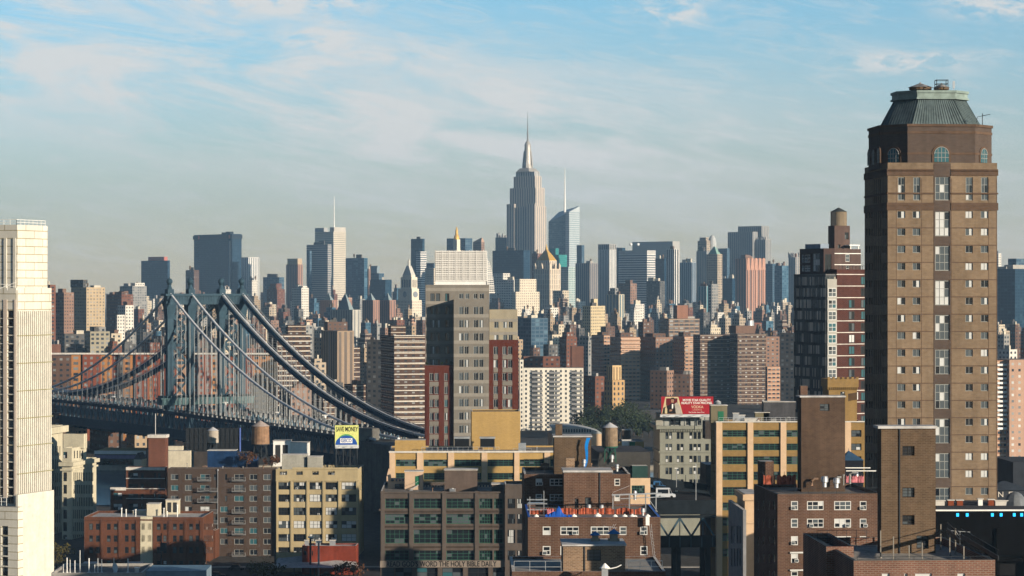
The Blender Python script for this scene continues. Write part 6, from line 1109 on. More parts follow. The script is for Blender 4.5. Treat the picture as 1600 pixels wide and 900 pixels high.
for k in range(78): x = S0 + k * 6.0; b.box(x, x + .6, -19, 19, dk(x) - 12.3, dk(x) - 11)
tag(b.build('floor_beam', BDK, t), kind='stuff')
AST = pbr('anchorage_stone', (.12, .115, .105), .9, .25)
an = MB(); an.box(196, 232, -22, 22, 0, 24.0); an.box(195, 233, -23, 23, 24.002, 26.2); an.box(194, 202, -23.5, -14, 26.21, 31); an.box(194, 202, 14, 23.5, 26.21, 31)
for y in (-13, -1, 11): an.box(232, 233.2, y, y + 4, 0, 21)
an.build('anchorage', AST, t)
b = MB()
for y in (-16, -4, 8): b.box(233.2, 233.4, y + 1, y + 5, 8, 17)
b.build('anchorage_niche', BDK, t)
for x in (-8, 8): b = MB(); b.box(x - 5, x + 5, -24, 24, 0, 12); b.build('pier', AST, t) if x < 0 else None
for (x, y, l) in ((50, -12, 'pale lamp on the near edge of the bridge deck'), (125, -21, 'round gantry lamp beside the left thin bridge cable'), (150, -12, 'gantry lamp between the thin bridge cables')):
    q = Vector((-140 + x * .5 + y * .866, 1150 - x * .866 + y * .5, dk(x))); g = thing('street_lamp', l, 'street lamp', q, 0, 'bridge lamps'); pole(g, 0, 0, 0, 7, .2, GALV); b = MB(); b.box(-1.2, 1.2, -.2, .2, 6.8, 7.1); b.ball(0, 0, 6.2, .6); b.build('lamp_head', WHITE, g)
for (x, y, m, l) in ((-165, 16, VW, 'white car driving on the bridge deck left of the tower'), (-120, 14, CD, 'black car on the bridge deck left of the tower'), (-70, 15, CB, 'navy car on the bridge deck just left of the tower'), (-210, 13, VW, 'pale car far out on the left bridge deck')):
    q = (-140 + x * .5 + y * .866, 1150 - x * .866 + y * .5, dk(x) + .35); car(l, q, R(-60), m, 4.8, 1.7, 1.8, 'cars on the bridge')
# ------------------------------------------------------------------ mid distance: housing across the river
def hf(name, wall, **k): return fac(name, wall, k.pop('wf', .42), k.pop('hf', .42), **k)
M_RED = hf('far_red_brick', (0.1540, 0.0665, 0.0434), share=.35); M_BRN = hf('far_brown_brick', (0.1140, 0.0690, 0.0510), share=.3); M_PINK = hf('far_pink_brick', (0.2340, 0.1443, 0.1053), share=.3); M_TAN = hf('far_tan_brick', (0.3200, 0.2400, 0.1600), share=.3)
M_CRM = hf('far_cream', (0.5040, 0.4320, 0.3240), wf=.4, hf=.5, share=.2); M_WHT = hf('far_white', (0.6072, 0.5704, 0.5060), wf=.45, hf=.45, share=.15); M_GRY = hf('far_grey', (0.2550, 0.2475, 0.2325), wf=.5, hf=.5, share=.3); M_DRK = hf('far_dark', (.10, .095, .09), wf=.5, hf=.5, share=.3)
M_BND = hf('far_banded_brick', (0.0765, 0.0473, 0.0360), share=.4, wf=.36, hf=.3, band=(.5, .44, .36), bs=.14); M_BLC = hf('far_balcony_brick', (.33, .185, .12), share=.3, wf=.6, hf=.4, band=(.52, .36, .26), bs=.25)
M_OR = hf('far_orange_brick', (0.3600, 0.1680, 0.0640), share=.5, wf=.5, hf=.5); M_CRD = hf('far_crimson_brick', (0.2025, 0.0638, 0.0375), share=.6, wf=.42, hf=.5)
M_OLD = hf('far_old_stone', (0.3740, 0.3060, 0.2295), wf=.45, hf=.55, share=.25); M_BLU = fac('far_blue_glass', (.07, .13, .18), .86, .75, dark=(.02, .065, .11), light=(.1, .19, .26), share=.3, rough=.15); M_NVY = fac('far_navy_glass', (.014, .04, .07), .8, .7, dark=(.006, .025, .05), light=(.03, .07, .1), share=.2, rough=.15)
ONE = lambda xl, xs, xr, yt, mat, bay=3.2, fl=3.0, d=0, zb=0, part='wall', **k: (part, xl, xs, xr, yt, mat, bay, fl, d, zb, k)
def tower(name, label, cat, D, th, tiers, short=None, group=None, clutter=True):
    xs = tiers[0][2]; s = Site(name, label, cat, xs, D, th, group); r = None
    for (part, xl, xs_, xr, yt, mat, bay, fl, d, zb, k) in tiers:
        zb = (r['z1'] if r else 0) if zb == 'up' else zb
        r = s.box(part, xl, xs_, xr, yt, zb=zb, d=d, mat=mat, bay=bay, floor=fl, **k)
    x0 = min(q[1] if q[1] is not None else q[2] for q in tiers); x1 = max(q[3] if q[3] is not None else q[2] for q in tiers)
    if short: MARKS.append((short, (x0 + x1) / 2, min(q[4] for q in tiers), x1 - x0))
    if clutter: roof_bits(s, s.first, mat=tiers[0][5])
    s.last = r; return s
def roof_bits(s, r, mat=None, n=None, seed=None):
    rr = random.Random(seed or s.root.name + str(s.xs)); hm = rr.choice((pbr('hut_grey', (.33, .31, .28), .9, .2), pbr('hut_brown', (.16, .10, .075), .9, .2), pbr('hut_cream', (.5, .45, .36), .9, .2), pbr('hut_dark', (.08, .075, .07), .9, .2))); n = n or rr.choice((1, 1, 2, 3)); Lx, Ly, z = r['Lx'], r['Ly'], r['zr']; k = s.D / F
    for i in range(n):
        w_, d_, h = Lx * rr.uniform(.15, .4), Ly * rr.uniform(.2, .45), rr.uniform(3, 6.5) * k
        x, y = r['x0'] + rr.uniform(.05, .95) * (Lx - w_), r['y0'] + rr.uniform(.05, .95) * (Ly - d_); b = MB(); b.box(x, x + w_, y, y + d_, z, z + h + i * .05); s.mb('bulkhead', b, hm)
    if rr.random() < .35:
        b = MB(); x, y = r['x0'] + rr.uniform(.2, .8) * Lx, r['y0'] + rr.uniform(.2, .8) * Ly; q = min(3.2, 1.5 * k * 1.6); b.cyl(x, y, z, z + q, q * .25, n=8); b.cyl(x, y, z + q, z + q * 2.4, q * .6, n=10); b.cyl(x, y, z + q * 2.4, z + q * 3.0, q * .64, .05, 10); s.mb('roof_tank', b, WOOD)
def bands(s, r, ys, h=.5, out=.5, mat=None, part='balcony_band', sides='RL'):
    b = MB(); D = r['D']
    for y in ys:
        z = gz(y, D)
        if 'R' in sides: b.box(r['x0'], r['x0'] + r['Lx'], r['y0'] - out, r['y0'] + .02, z - h / 2, z + h / 2)
        if 'L' in sides: b.box(r['x0'] - out, r['x0'] + .02, r['y0'], r['y0'] + r['Ly'], z - h / 2, z + h / 2)
    o = s.mb(part, b, mat or COPE); return o
LEAF4 = pbr('park_leaves', (.032, .044, .021), .8, .6, s1=1.2)
# long crimson and orange housing slab behind the bridge
s = Site('housing_block', 'long crimson and orange brick housing slab seen through the bridge cables', 'housing block', 430, 1400, 89); xs_ = [80, 111, 126, 129, 157, 174, 187, 192, 207, 212, 232, 238, 257, 276, 290, 310, 330, 352, 374, 395, 430]
cm = [M_BRN, M_OR, M_DRK, M_CRD, M_OR, M_CRD, M_DRK, M_CRD, M_OR, M_CRD]; r = None
for i in range(len(xs_) - 1):
    m = M_BRN if i == 0 else (M_DRK if xs_[i + 1] - xs_[i] < 6 else (M_OR if i % 3 == 1 else M_CRD)); s.box('bay' if i else 'wall', xs_[i], xs_[i + 1], xs_[i + 1] + .1, 553.5 + (2 if i == 0 else 0), d=(i % 3) * 1.2, mat=m, bay=3.6, floor=3.0, Lx=14, roof=ROOF)
MARKS.append(('crimson and orange slab', 255, 553, 350))
b = MB(); y = s.uL(80), s.uL(276); b.box(-1.8, 0, s.uL(430), s.uL(80), gz(553, 1400) - .3, gz(553, 1400) + .6); s.mb('coping', b, COPE)
s = Site('shop_row', 'low shop row with red awnings at the foot of the crimson slab', 'shops', 262, 1330, 88); q = s.box('wall', 150, None, 264, 690, mat=hf('far_shop', (.3, .22, .16), wf=.7, hf=.6, share=.5), bay=6, floor=5, zb=0); b = MB(); b.box(-2, .02, s.uL(262), s.uL(196), 4, 5.2); s.mb('awning', b, pbr('red_awning', (.35, .02, .03), .7, .2))
HOUS = []
def hb(*a, **k): HOUS.append(tower(*a, **k)); return HOUS[-1]
s = hb('housing_block', 'brown white striped housing tower right behind the thick bridge cables', 'housing block', 1480, 14, [ONE(418, 433, 485, 523, M_BND, 4, 2.9), ONE(None, 450, 478, 508, M_BND, 4, 2.9, 8, 'up', 'penthouse', Ly=9)], 'striped tower behind cables', clutter=False); bands(s, s.first, [526 + 7.7 * i for i in range(18)], .35, .25, COPE, 'floor_band', 'R')
s = hb('housing_block', 'brown housing tower with white floor lines touching the grey stone tower', 'housing block', 1330, 16, [ONE(595, 616, 664, 525, M_BND, 4, 2.8), ONE(606, 611, 634, 509, M_BND, 4, 2.8, 8, 'up', 'penthouse')], 'white lined brown tower', clutter=False); bands(s, s.first, [524.5 + 8.6 * i for i in range(20)], .4, .3, COPE, 'floor_band', 'R')
hb('housing_block', 'dark shaded housing slab just left of the white lined brown tower', 'housing block', 1520, 62, [ONE(573, 597, 600, 531, M_DRK, 3.2, 2.9)])
hb('office_building', 'squat brown hall of flat and corrugated walls between cables and white lined tower', 'office building', 1620, 30, [ONE(502, 527, 553, 517, fac('rib_brown', (.30, .22, .155), .5, 1.0, sp=(.12, .085, .065), dark=(.10, .075, .06), share=.1), 3.5, 30)], 'corrugated brown hall', clutter=False)
s = hb('apartment_building', 'white balconied apartment slab right of the red lower bays', 'apartment building', 1500, 2, [ONE(None, 818, 911.5, 575, fac('white_slab', (.66, .62, .53), .38, .5, share=.2), 2.9, 2.67, Ly=14), ONE(None, 812, 818, 562, fac('white_slab2', (.66, .62, .53), .38, .5), 3, 2.67, Ly=14, part='end_wall')], 'white balconied slab', clutter=False)
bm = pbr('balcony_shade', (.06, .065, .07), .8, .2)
for xa, xb in ((830, 840), (858, 866), (893, 899)): b = MB(); b.box(s.uR(xa), s.uR(xb), -.02, .02, 8, gz(579, 1500)); s.mb('balcony_recess', b, bm)  # flat dark strips painted for the shade inside the balcony recesses
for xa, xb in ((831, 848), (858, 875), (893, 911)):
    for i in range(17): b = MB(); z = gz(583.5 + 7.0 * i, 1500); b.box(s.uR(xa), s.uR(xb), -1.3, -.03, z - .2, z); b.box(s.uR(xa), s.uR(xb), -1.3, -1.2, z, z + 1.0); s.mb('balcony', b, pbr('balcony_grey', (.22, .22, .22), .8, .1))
hb('housing_block', 'low wide red block with a chimney slab behind the white balconied slab', 'housing block', 1650, 3, [ONE(None, 818, 875, 557, M_RED, 3.5, 3, Ly=14), ONE(None, 893, 912, 541, pbr('plain_rust', (.14, .07, .05), .9, .2), None, 3, -30, 0, 'chimney_slab', Ly=9)], clutter=False)
s = hb('housing_block', 'leftmost of the big brown towers, mostly shaded, above the white slab', 'housing block', 1950, 22, [ONE(924, 943.5, 953, 524, M_BLC, 3.4, 2.8), ONE(933, 941, 950, 519, M_BRN, 3.4, 2.8, 10, 'up', 'penthouse')], clutter=False)
s = hb('housing_block', 'second big brown tower with stacked balconies on its sunlit face', 'housing block', 1900, 22, [ONE(953, 970, 1000, 527, M_BLC, 3.4, 2.8), ONE(962, 970, 990, 520, M_BRN, 3.4, 2.8, 10, 'up', 'penthouse')], 'balcony tower', clutter=False); bands(s, s.first, [531 + 6.1 * i for i in range(18)], .9, 1.2, pbr('balcony_tan', (.42, .29, .21), .85, .1), 'balcony_band', 'R')
s = hb('housing_block', 'third big brown tower, plain sunlit face beside a dark one', 'housing block', 1900, 24, [ONE(1000, 1024.5, 1051.5, 527, M_PINK, 3.2, 2.8), ONE(1008, 1020, 1040, 521, M_BRN, 3.2, 2.8, 9, 'up', 'penthouse')], clutter=False)
s = hb('housing_block', 'fourth narrow brown tower with balconies, half hidden by the double tower', 'housing block', 1930, 24, [ONE(1051, 1069.5, 1083.5, 526, M_BLC, 3.4, 2.8), ONE(1060, 1068, 1079, 519, M_BRN, 3.2, 2.8, 9, 'up', 'penthouse')], clutter=False); bands(s, s.first, [531 + 6.1 * i for i in range(18)], .9, 1.2, pbr('balcony_tan', (.42, .29, .21)), 'balcony_band', 'R')
DBB = fac('double_brick', (0.0945, 0.0608, 0.0473), .32, .34, share=.55, light=(.5, .5, .48), band=(.45, .38, .3), bs=.12)
s = hb('housing_block', 'broad double brown housing tower with pale floor lines and roof tank, right of centre', 'housing block', 1850, 14, [ONE(1083, 1094, 1152, 523, DBB, 4.6, 2.9), ONE(1140.5, 1152.5, 1197, 522, DBB, 4.6, 2.9, -16, 0, 'front_wing'), ONE(1139, 1150, 1180, 509, pbr('hut_brown', (.16, .10, .075)), None, 3, 6, 'up', 'penthouse')], 'double brown tower', clutter=False)
b = MB(); q = s.last; b.cyl(q['x0'] + q['Lx'] * .82, q['y0'] + 4, q['z1'], q['z1'] + 3.8, 3.0, n=14); s.mb('roof_tank', b, GALV)
hb('housing_block', 'reddish tower slice showing right of the broad double tower', 'housing block', 1900, 16, [ONE(None, 1197, 1218, 526, M_PINK, 3.4, 2.8, Ly=12)]); hb('housing_block', 'salmon housing block with balcony lines left of the glass and brick tower', 'housing block', 1750, 16, [ONE(1196, 1199, 1219, 573, M_BLC, 3.4, 2.8), ], clutter=False); hb('housing_block', 'dark shaded housing slab against the glass and brick tower', 'housing block', 1700, 60, [ONE(1219, 1241, 1243, 520, M_DRK, 3.4, 2.8), ])
s = hb('housing_block', 'lower red brown block with sunlit right face below the second big tower', 'housing block', 1600, 26, [ONE(912, 930, 944.5, 588, M_RED, 3.1, 2.8)])
s = hb('apartment_building', 'golden brick art deco block with a columned lantern top', 'apartment building', 1560, 30, [ONE(944, 957, 976, 594, fac('deco_brick', (0.4080, 0.2635, 0.1275), .4, .55, share=.1), 2.9, 3.2), ONE(948, 957, 971, 571, fac('deco_top', (.52, .36, .19), .4, .9, dark=(.14, .09, .05)), 2.6, 9, 4, 'up', 'lantern')], clutter=False)
hb('housing_block', 'orange edged dark block behind the red billboard', 'housing block', 1600, 55, [ONE(1016, 1042, 1053, 579, M_PINK, 3.1, 2.8)]); hb('housing_block', 'second orange edged dark block right above the red billboard', 'housing block', 1560, 62, [ONE(1052, 1078, 1083, 585, M_PINK, 3.1, 2.8)])
s = hb('apartment_building', 'pink balconied apartment slab right of the tan tower, at the right edge', 'apartment building', 1180, 12, [ONE(None, 1557, 1577, 563, M_BLC, 3.4, 2.9, Ly=16), ONE(None, 1577.2, 1640, 562, fac('pink_end', (.40, .26, .19), .35, .4, share=.8, light=(.55, .55, .52)), 3.4, 2.9, -3, 0, 'end_wing', Ly=18)], clutter=False); bands(s, s.first, [570 + 7.1 * i for i in range(15)], 1.0, 1.3, WHITE, 'balcony_band', 'R')
s = Site('sports_hall', 'long dark low hall behind the dark park trees', 'hall', 950, 1560, 4); s.box('wall', None, None, 1034, 641, mat=pbr('dark_hall', (.05, .05, .055), .9, .2), Ly=20, roof=ROOFD)
r_ = random.Random(21); od = ['first', 'second', 'third', 'fourth', 'fifth', 'sixth', 'seventh', 'eighth', 'ninth', 'tenth', 'eleventh', 'twelfth']
for i, (px, py, h) in enumerate(((918, 690, 17), (930, 688, 19), (942, 692, 22), (956, 690, 24), (968, 694, 24), (980, 693, 22), (990, 696, 18), (1003, 694, 14), (1014, 690, 13))):
    D = 1400 + r_.uniform(0, 60); p = P(px, D, 0); tree(f'dark green park tree, {od[i]} from the left of the clump behind the cedar tank', p[0], D, 0, h * .78, h * .95, LEAF4, 1500, 'park trees behind the cedar tank', .6)
for i, (px, D) in enumerate(((165, 1188), (178, 1190), (196, 1186), (205, 1189), (1562, 900), (1572, 905), (1590, 890), (245, 1192), (136, 1189))):
    p = P(px, D, 0); tree(f'{["small dark", "low rusty", "dark rusty", "little dark", "small olive", "olive bushy", "dark bushy", "tiny rusty", "short dark"][i]} tree {"on the far river bank" if D > 1000 else "below the pink balconied slab at the right edge"}', p[0], D, 0, 3.8, 5, LEAF1 if i in (1, 2, 7) else LEAF2, 220, 'trees on the far bank' if D > 1000 else 'trees at the right edge', .6)
# ------------------------------------------------------------------ skyline
def stripe(name, wall, dark, wf=.5, **k): return fac(name, wall, wf, 1.2, sp=dark, dark=dark, share=0, **k)
def ribbon(name, wall, dark, hf_=.5, **k): return fac(name, wall, 1.2, hf_, dark=dark, share=k.pop('share', 0), **k)
T = tower
# Art deco skyscraper with the mast
ES = fac('deco_limestone', (.52, .44, .36), .42, 1.2, sp=(.30, .28, .27), dark=(.17, .17, .18), share=.0, wth=.08)
s = T('skyscraper', 'tallest art deco skyscraper with a stepped top and needle mast, centre', 'skyscraper', 5000, 51, [ONE(770, 846, 866, 440, ES, 6, 40), ONE(794, 838, 853.5, 322, ES, 6, 60, 10), ONE(796.5, 837, 851, 293, ES, 6, 60, 22, 'up', 'upper_tier'), ONE(802.5, 836, 846, 275, ES, 6, 60, 40, 'up', 'upper_tier'), ONE(806, 835, 843, 268, fac('deco_crown', (.42, .40, .38), .4, 1.2, sp=(.16, .17, .18), dark=(.1, .1, .1)), 6, 60, 52, 'up', 'crown')], 'needle mast skyscraper', clutter=False)
q = s.last; cx_, cy_ = q['x0'] + q['Lx'] / 2, q['y0'] + q['Ly'] / 2; m_ = 5070 / F; zc = q['z1']; zz = lambda y: gz(y, 5070)
b = MB(); b.frus((cx_ - 17, cx_ + 17, cy_ - 17, cy_ + 17), (cx_ - 11, cx_ + 11, cy_ - 11, cy_ + 11), zc, zz(263)); b.lathe(cx_, cy_, [(10.5, zz(263)), (8, zz(256)), (7.2, zz(240)), (6.2, zz(230)), (6.4, zz(226)), (4.0, zz(222)), (2.2, zz(220))], 14)
for i in range(4): a = i * math.pi / 2 + .3; b.beam((cx_ + 9.5 * math.cos(a), cy_ + 9.5 * math.sin(a), zz(262)), (cx_ + 6 * math.cos(a), cy_ + 6 * math.sin(a), zz(236)), 3, 4)
s.mb('dome', b, pbr('deco_steel', (.36, .34, .31), .5, .15, metal=.3))
b = MB(); b.cyl(cx_, cy_, zz(221), zz(205), 1.9, 1.5, 8); b.cyl(cx_, cy_, zz(205), zz(192), 1.2, .9, 8); b.cyl(cx_, cy_, zz(192), zz(174.5), .7, .3, 6); s.mb('mast', b, pbr('mast_grey', (.22, .22, .22), .6, .1))
cr = s.first
b = MB()                                                                           # corner buttresses that flank the recessed centre of the broad face
for (xl, xs_, xr, d, yt) in ((794, 808, 812, 6, 322), (828, 838, 842, 6, 322)): pass
q = [c for c in s.root.children if c.name.startswith('wall')]
for f0, f1, yt in ((.0, .27, 300), (.73, 1.0, 300)):
    D_ = 5010; x0, y0 = s.loc((838 - 800) / F * D_, D_); L_y = abs(s.uL(794, (838 - 800) / F * D_, D_)); bb = MB(); bb.fbox(x0 - 5, x0 - .05, y0 + L_y * f0, y0 + L_y * f1, 0, gz(yt + 18, D_), 6, 60, 0, 0); s.mb('buttress', bb, ES)
# crystal tower with the white spire
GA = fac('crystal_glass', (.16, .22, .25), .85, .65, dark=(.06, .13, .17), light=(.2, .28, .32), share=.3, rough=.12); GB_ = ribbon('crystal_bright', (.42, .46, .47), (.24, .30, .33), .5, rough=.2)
s = Site('skyscraper', 'slanted glass skyscraper with a tall white spire, just right of the needle mast', 'skyscraper', 889, 5300, 52); x0 = 0; Lx, Ly = s.uR(905), s.uL(857); z0, z1 = gz(322, 5300), gz(345, 5300); MARKS.append(('slanted glass skyscraper', 881, 322, 48)); SIL.append((857, 905, 330, 5300))
b = MB(); b.fbox(0, Lx, 0, Ly, 0, z1, 5, 4, 0, 1, tz=(gz(332, 5300), gz(321, 5300), gz(330, 5300), gz(346, 5300))); s.mb('wall', b, [GA, GB_])
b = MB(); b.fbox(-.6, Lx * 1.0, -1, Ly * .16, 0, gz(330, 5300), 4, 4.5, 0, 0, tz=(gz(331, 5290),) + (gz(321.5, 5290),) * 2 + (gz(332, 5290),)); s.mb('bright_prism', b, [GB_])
b = MB(); b.cyl(Lx * .2, Ly * .3, gz(338, 5320), gz(300, 5320), 2.3, 1.6, 6); b.cyl(Lx * .2, Ly * .3, gz(300, 5320), gz(263, 5320), 1.5, .5, 6); s.mb('spire', b, WHITE)
# gold pyramid tower
GOLD = pbr('gold_roof', (.52, .32, .08), .5, .15, metal=.2); IV = fac('ivory_stone', (.60, .50, .38), .4, .9, dark=(.17, .15, .13), share=.1)
s = T('office_tower', 'ivory stone tower with a bright gold pyramid roof, below the tallest skyscraper', 'office tower', 4000, 44, [ONE(834, 859, 876, 420, IV, 4, 8), ONE(838, 858.5, 870, 407, IV, 4, 8, 8, 'up', 'upper_tier')], 'gold pyramid tower', clutter=False); q = s.last; a = s.first
b = MB(); b.frus((q['x0'], q['x0'] + q['Lx'], q['y0'], q['y0'] + q['Ly']), (q['x0'] + q['Lx'] / 2 - 1.4, q['x0'] + q['Lx'] / 2 + 1.4, q['y0'] + q['Ly'] / 2 - 1.4, q['y0'] + q['Ly'] / 2 + 1.4), q['z1'] + .01, gz(390, 4020)); c_ = (q['x0'] + q['Lx'] / 2, q['y0'] + q['Ly'] / 2); b.cyl(*c_, gz(390, 4020), gz(387, 4020), 2.0, n=8); b.cyl(*c_, gz(387, 4020), gz(381, 4020), 1.4, .1, 8); s.mb('pyramid_roof', b, GOLD)
b = MB()
for x, y in ((0, 0), (a['Lx'] - 3, 0), (0, a['Ly'] - 3), (a['Lx'] / 2, 0), (0, a['Ly'] / 2)): b.box(x, x + 3, y, y + 3, a['z1'], a['z1'] + 5); b.frus((x, x + 3, y, y + 3), (x + 1.4, x + 1.6, y + 1.4, y + 1.6), a['z1'] + 5, a['z1'] + 10)
s.mb('pinnacle', b, pbr('ivory_plain', (.58, .48, .36), .85, .1))
# white clock tower
WS = fac('white_stone', (.66, .58, .46), .36, .6, dark=(.2, .18, .16), share=.1); WSP = pbr('white_stone_plain', (.66, .58, .46), .85, .1)
s = T('clock_tower', 'white stone clock tower with colonnade and pyramid lantern top, left of centre', 'clock tower', 3500, 40, [ONE(619, 644, 659, 469, WS, 3.4, 4), ONE(622, 643.5, 654.5, 451, WSP, None, 4, 5, 'up', 'clock_stage'), ONE(626, 643, 652, 433, WSP, None, 4, 8, 'up', 'colonnade'), ONE(629, 642.5, 649, 430, WSP, None, 4, 10, 'up', 'attic')], 'white clock tower', clutter=False); q = s.last; kids = {c.name.split('.')[0]: c for c in s.root.children}
b = MB(); c_ = (q['x0'] + q['Lx'] / 2, q['y0'] + q['Ly'] / 2); b.frus((q['x0'], q['x0'] + q['Lx'], q['y0'], q['y0'] + q['Ly']), (c_[0] - 2.4, c_[0] + 2.4, c_[1] - 2.4, c_[1] + 2.4), q['z1'], gz(415, 3520)); b.cyl(*c_, gz(415, 3520), gz(409, 3520), 1.8, n=8); b.cyl(*c_, gz(409, 3520), gz(403, 3520), 1.9, .1, 8); s.mb('pyramid_roof', b, pbr('pale_roof', (.5, .48, .43), .7, .1))
for D_, f, (xl, xr) in ((3505, 'L', (622, 643.5)), (3505, 'R', (643.5, 654.5))):
    x0, y0 = s.loc((643.5 - 800) / F * D_, D_); b = MB()
    if f == 'L': W_ = abs(s.uL(xl, (643.5 - 800) / F * D_, D_)); pts = [(x0 - .3, y0 + W_ / 2 + 4.2 * math.cos(a), gz(460, D_) + 4.2 * math.sin(a)) for a in (i * .3927 for i in range(16))]
    else: W_ = abs(s.uR(xr, (643.5 - 800) / F * D_, D_)); pts = [(x0 + W_ / 2 + 4.2 * math.cos(a), y0 - .3, gz(460, D_) + 4.2 * math.sin(a)) for a in (i * .3927 for i in range(16))]
    b.poly(pts); s.mb('clock_face', b, pbr('clock_blue', (.2, .22, .24), .6, .1))
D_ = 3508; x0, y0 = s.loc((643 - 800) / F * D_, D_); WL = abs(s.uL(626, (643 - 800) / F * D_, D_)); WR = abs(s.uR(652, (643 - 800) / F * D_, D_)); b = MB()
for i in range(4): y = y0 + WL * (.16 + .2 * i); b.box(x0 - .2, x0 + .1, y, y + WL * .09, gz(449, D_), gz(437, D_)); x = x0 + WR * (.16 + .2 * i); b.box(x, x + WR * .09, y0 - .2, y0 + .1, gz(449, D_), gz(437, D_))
s.mb('column_gap', b, pbr('shade_gap', (.10, .10, .11), .9, 0))  # dark strips painted for the shade between the columns
# golden cupola showing over the lattice crown
s = T('office_tower', 'slim cream cupola tower with a gilded tip, rising over the white lattice crown', 'office tower', 4300, 45, [ONE(704, 714, 721, 391, WS, 3, 4), ONE(708, 714, 719, 374, WSP, None, 4, 4, 'up', 'upper_tier')], 'gilded cupola', clutter=False); q = s.last; c_ = (q['x0'] + q['Lx'] / 2, q['y0'] + q['Ly'] / 2); b = MB(); b.lathe(*c_, [(5, q['z1']), (4.6, gz(370, 4310)), (2.6, gz(366, 4310)), (2.2, gz(360, 4310)), (.3, gz(354, 4310))], 8); s.mb('cupola', b, GOLD)
# the rest of the skyline: kind, label, short name, D, yaw, tiers
NAV = fac('navy_slab', (.016, .04, .07), .8, .6, dark=(.006, .025, .05), light=(.03, .07, .11), share=.2, rough=.2); GRB = ribbon('grey_ribbon', (.36, .35, .33), (.09, .10, .12), .5); WRB = ribbon('white_ribbon', (.62, .60, .56), (.10, .11, .13), .5)
BGR = ribbon('beige_ribbon', (.56, .50, .40), (.25, .23, .2), .4); WST = stripe('white_stripe', (.60, .58, .54), (.14, .16, .18), .45); GST_ = stripe('grey_stripe', (0.3000, 0.2850, 0.2625), (.14, .15, .16), .45); BRS = stripe('rose_stripe', (0.3400, 0.1913, 0.1403), (.16, .11, .10), .5); BLS = stripe('blue_stripe', (.30, .34, .38), (.05, .08, .12), .6)
TEAL = fac('teal_glass', (.04, .20, .19), .85, .6, dark=(.02, .17, .165), light=(.05, .3, .28), share=.3, rough=.2); SLT = fac('slate_glass', (.07, .11, .15), .8, .65, dark=(.025, .06, .10), light=(.10, .17, .22), share=.25, rough=.18); CRMF = fac('cream_office', (.60, .52, .40), .4, .5, share=.1, dark=(.15, .13, .12)); PLN = pbr('plain_grey_slab', (.36, .35, .33), .85, .1)
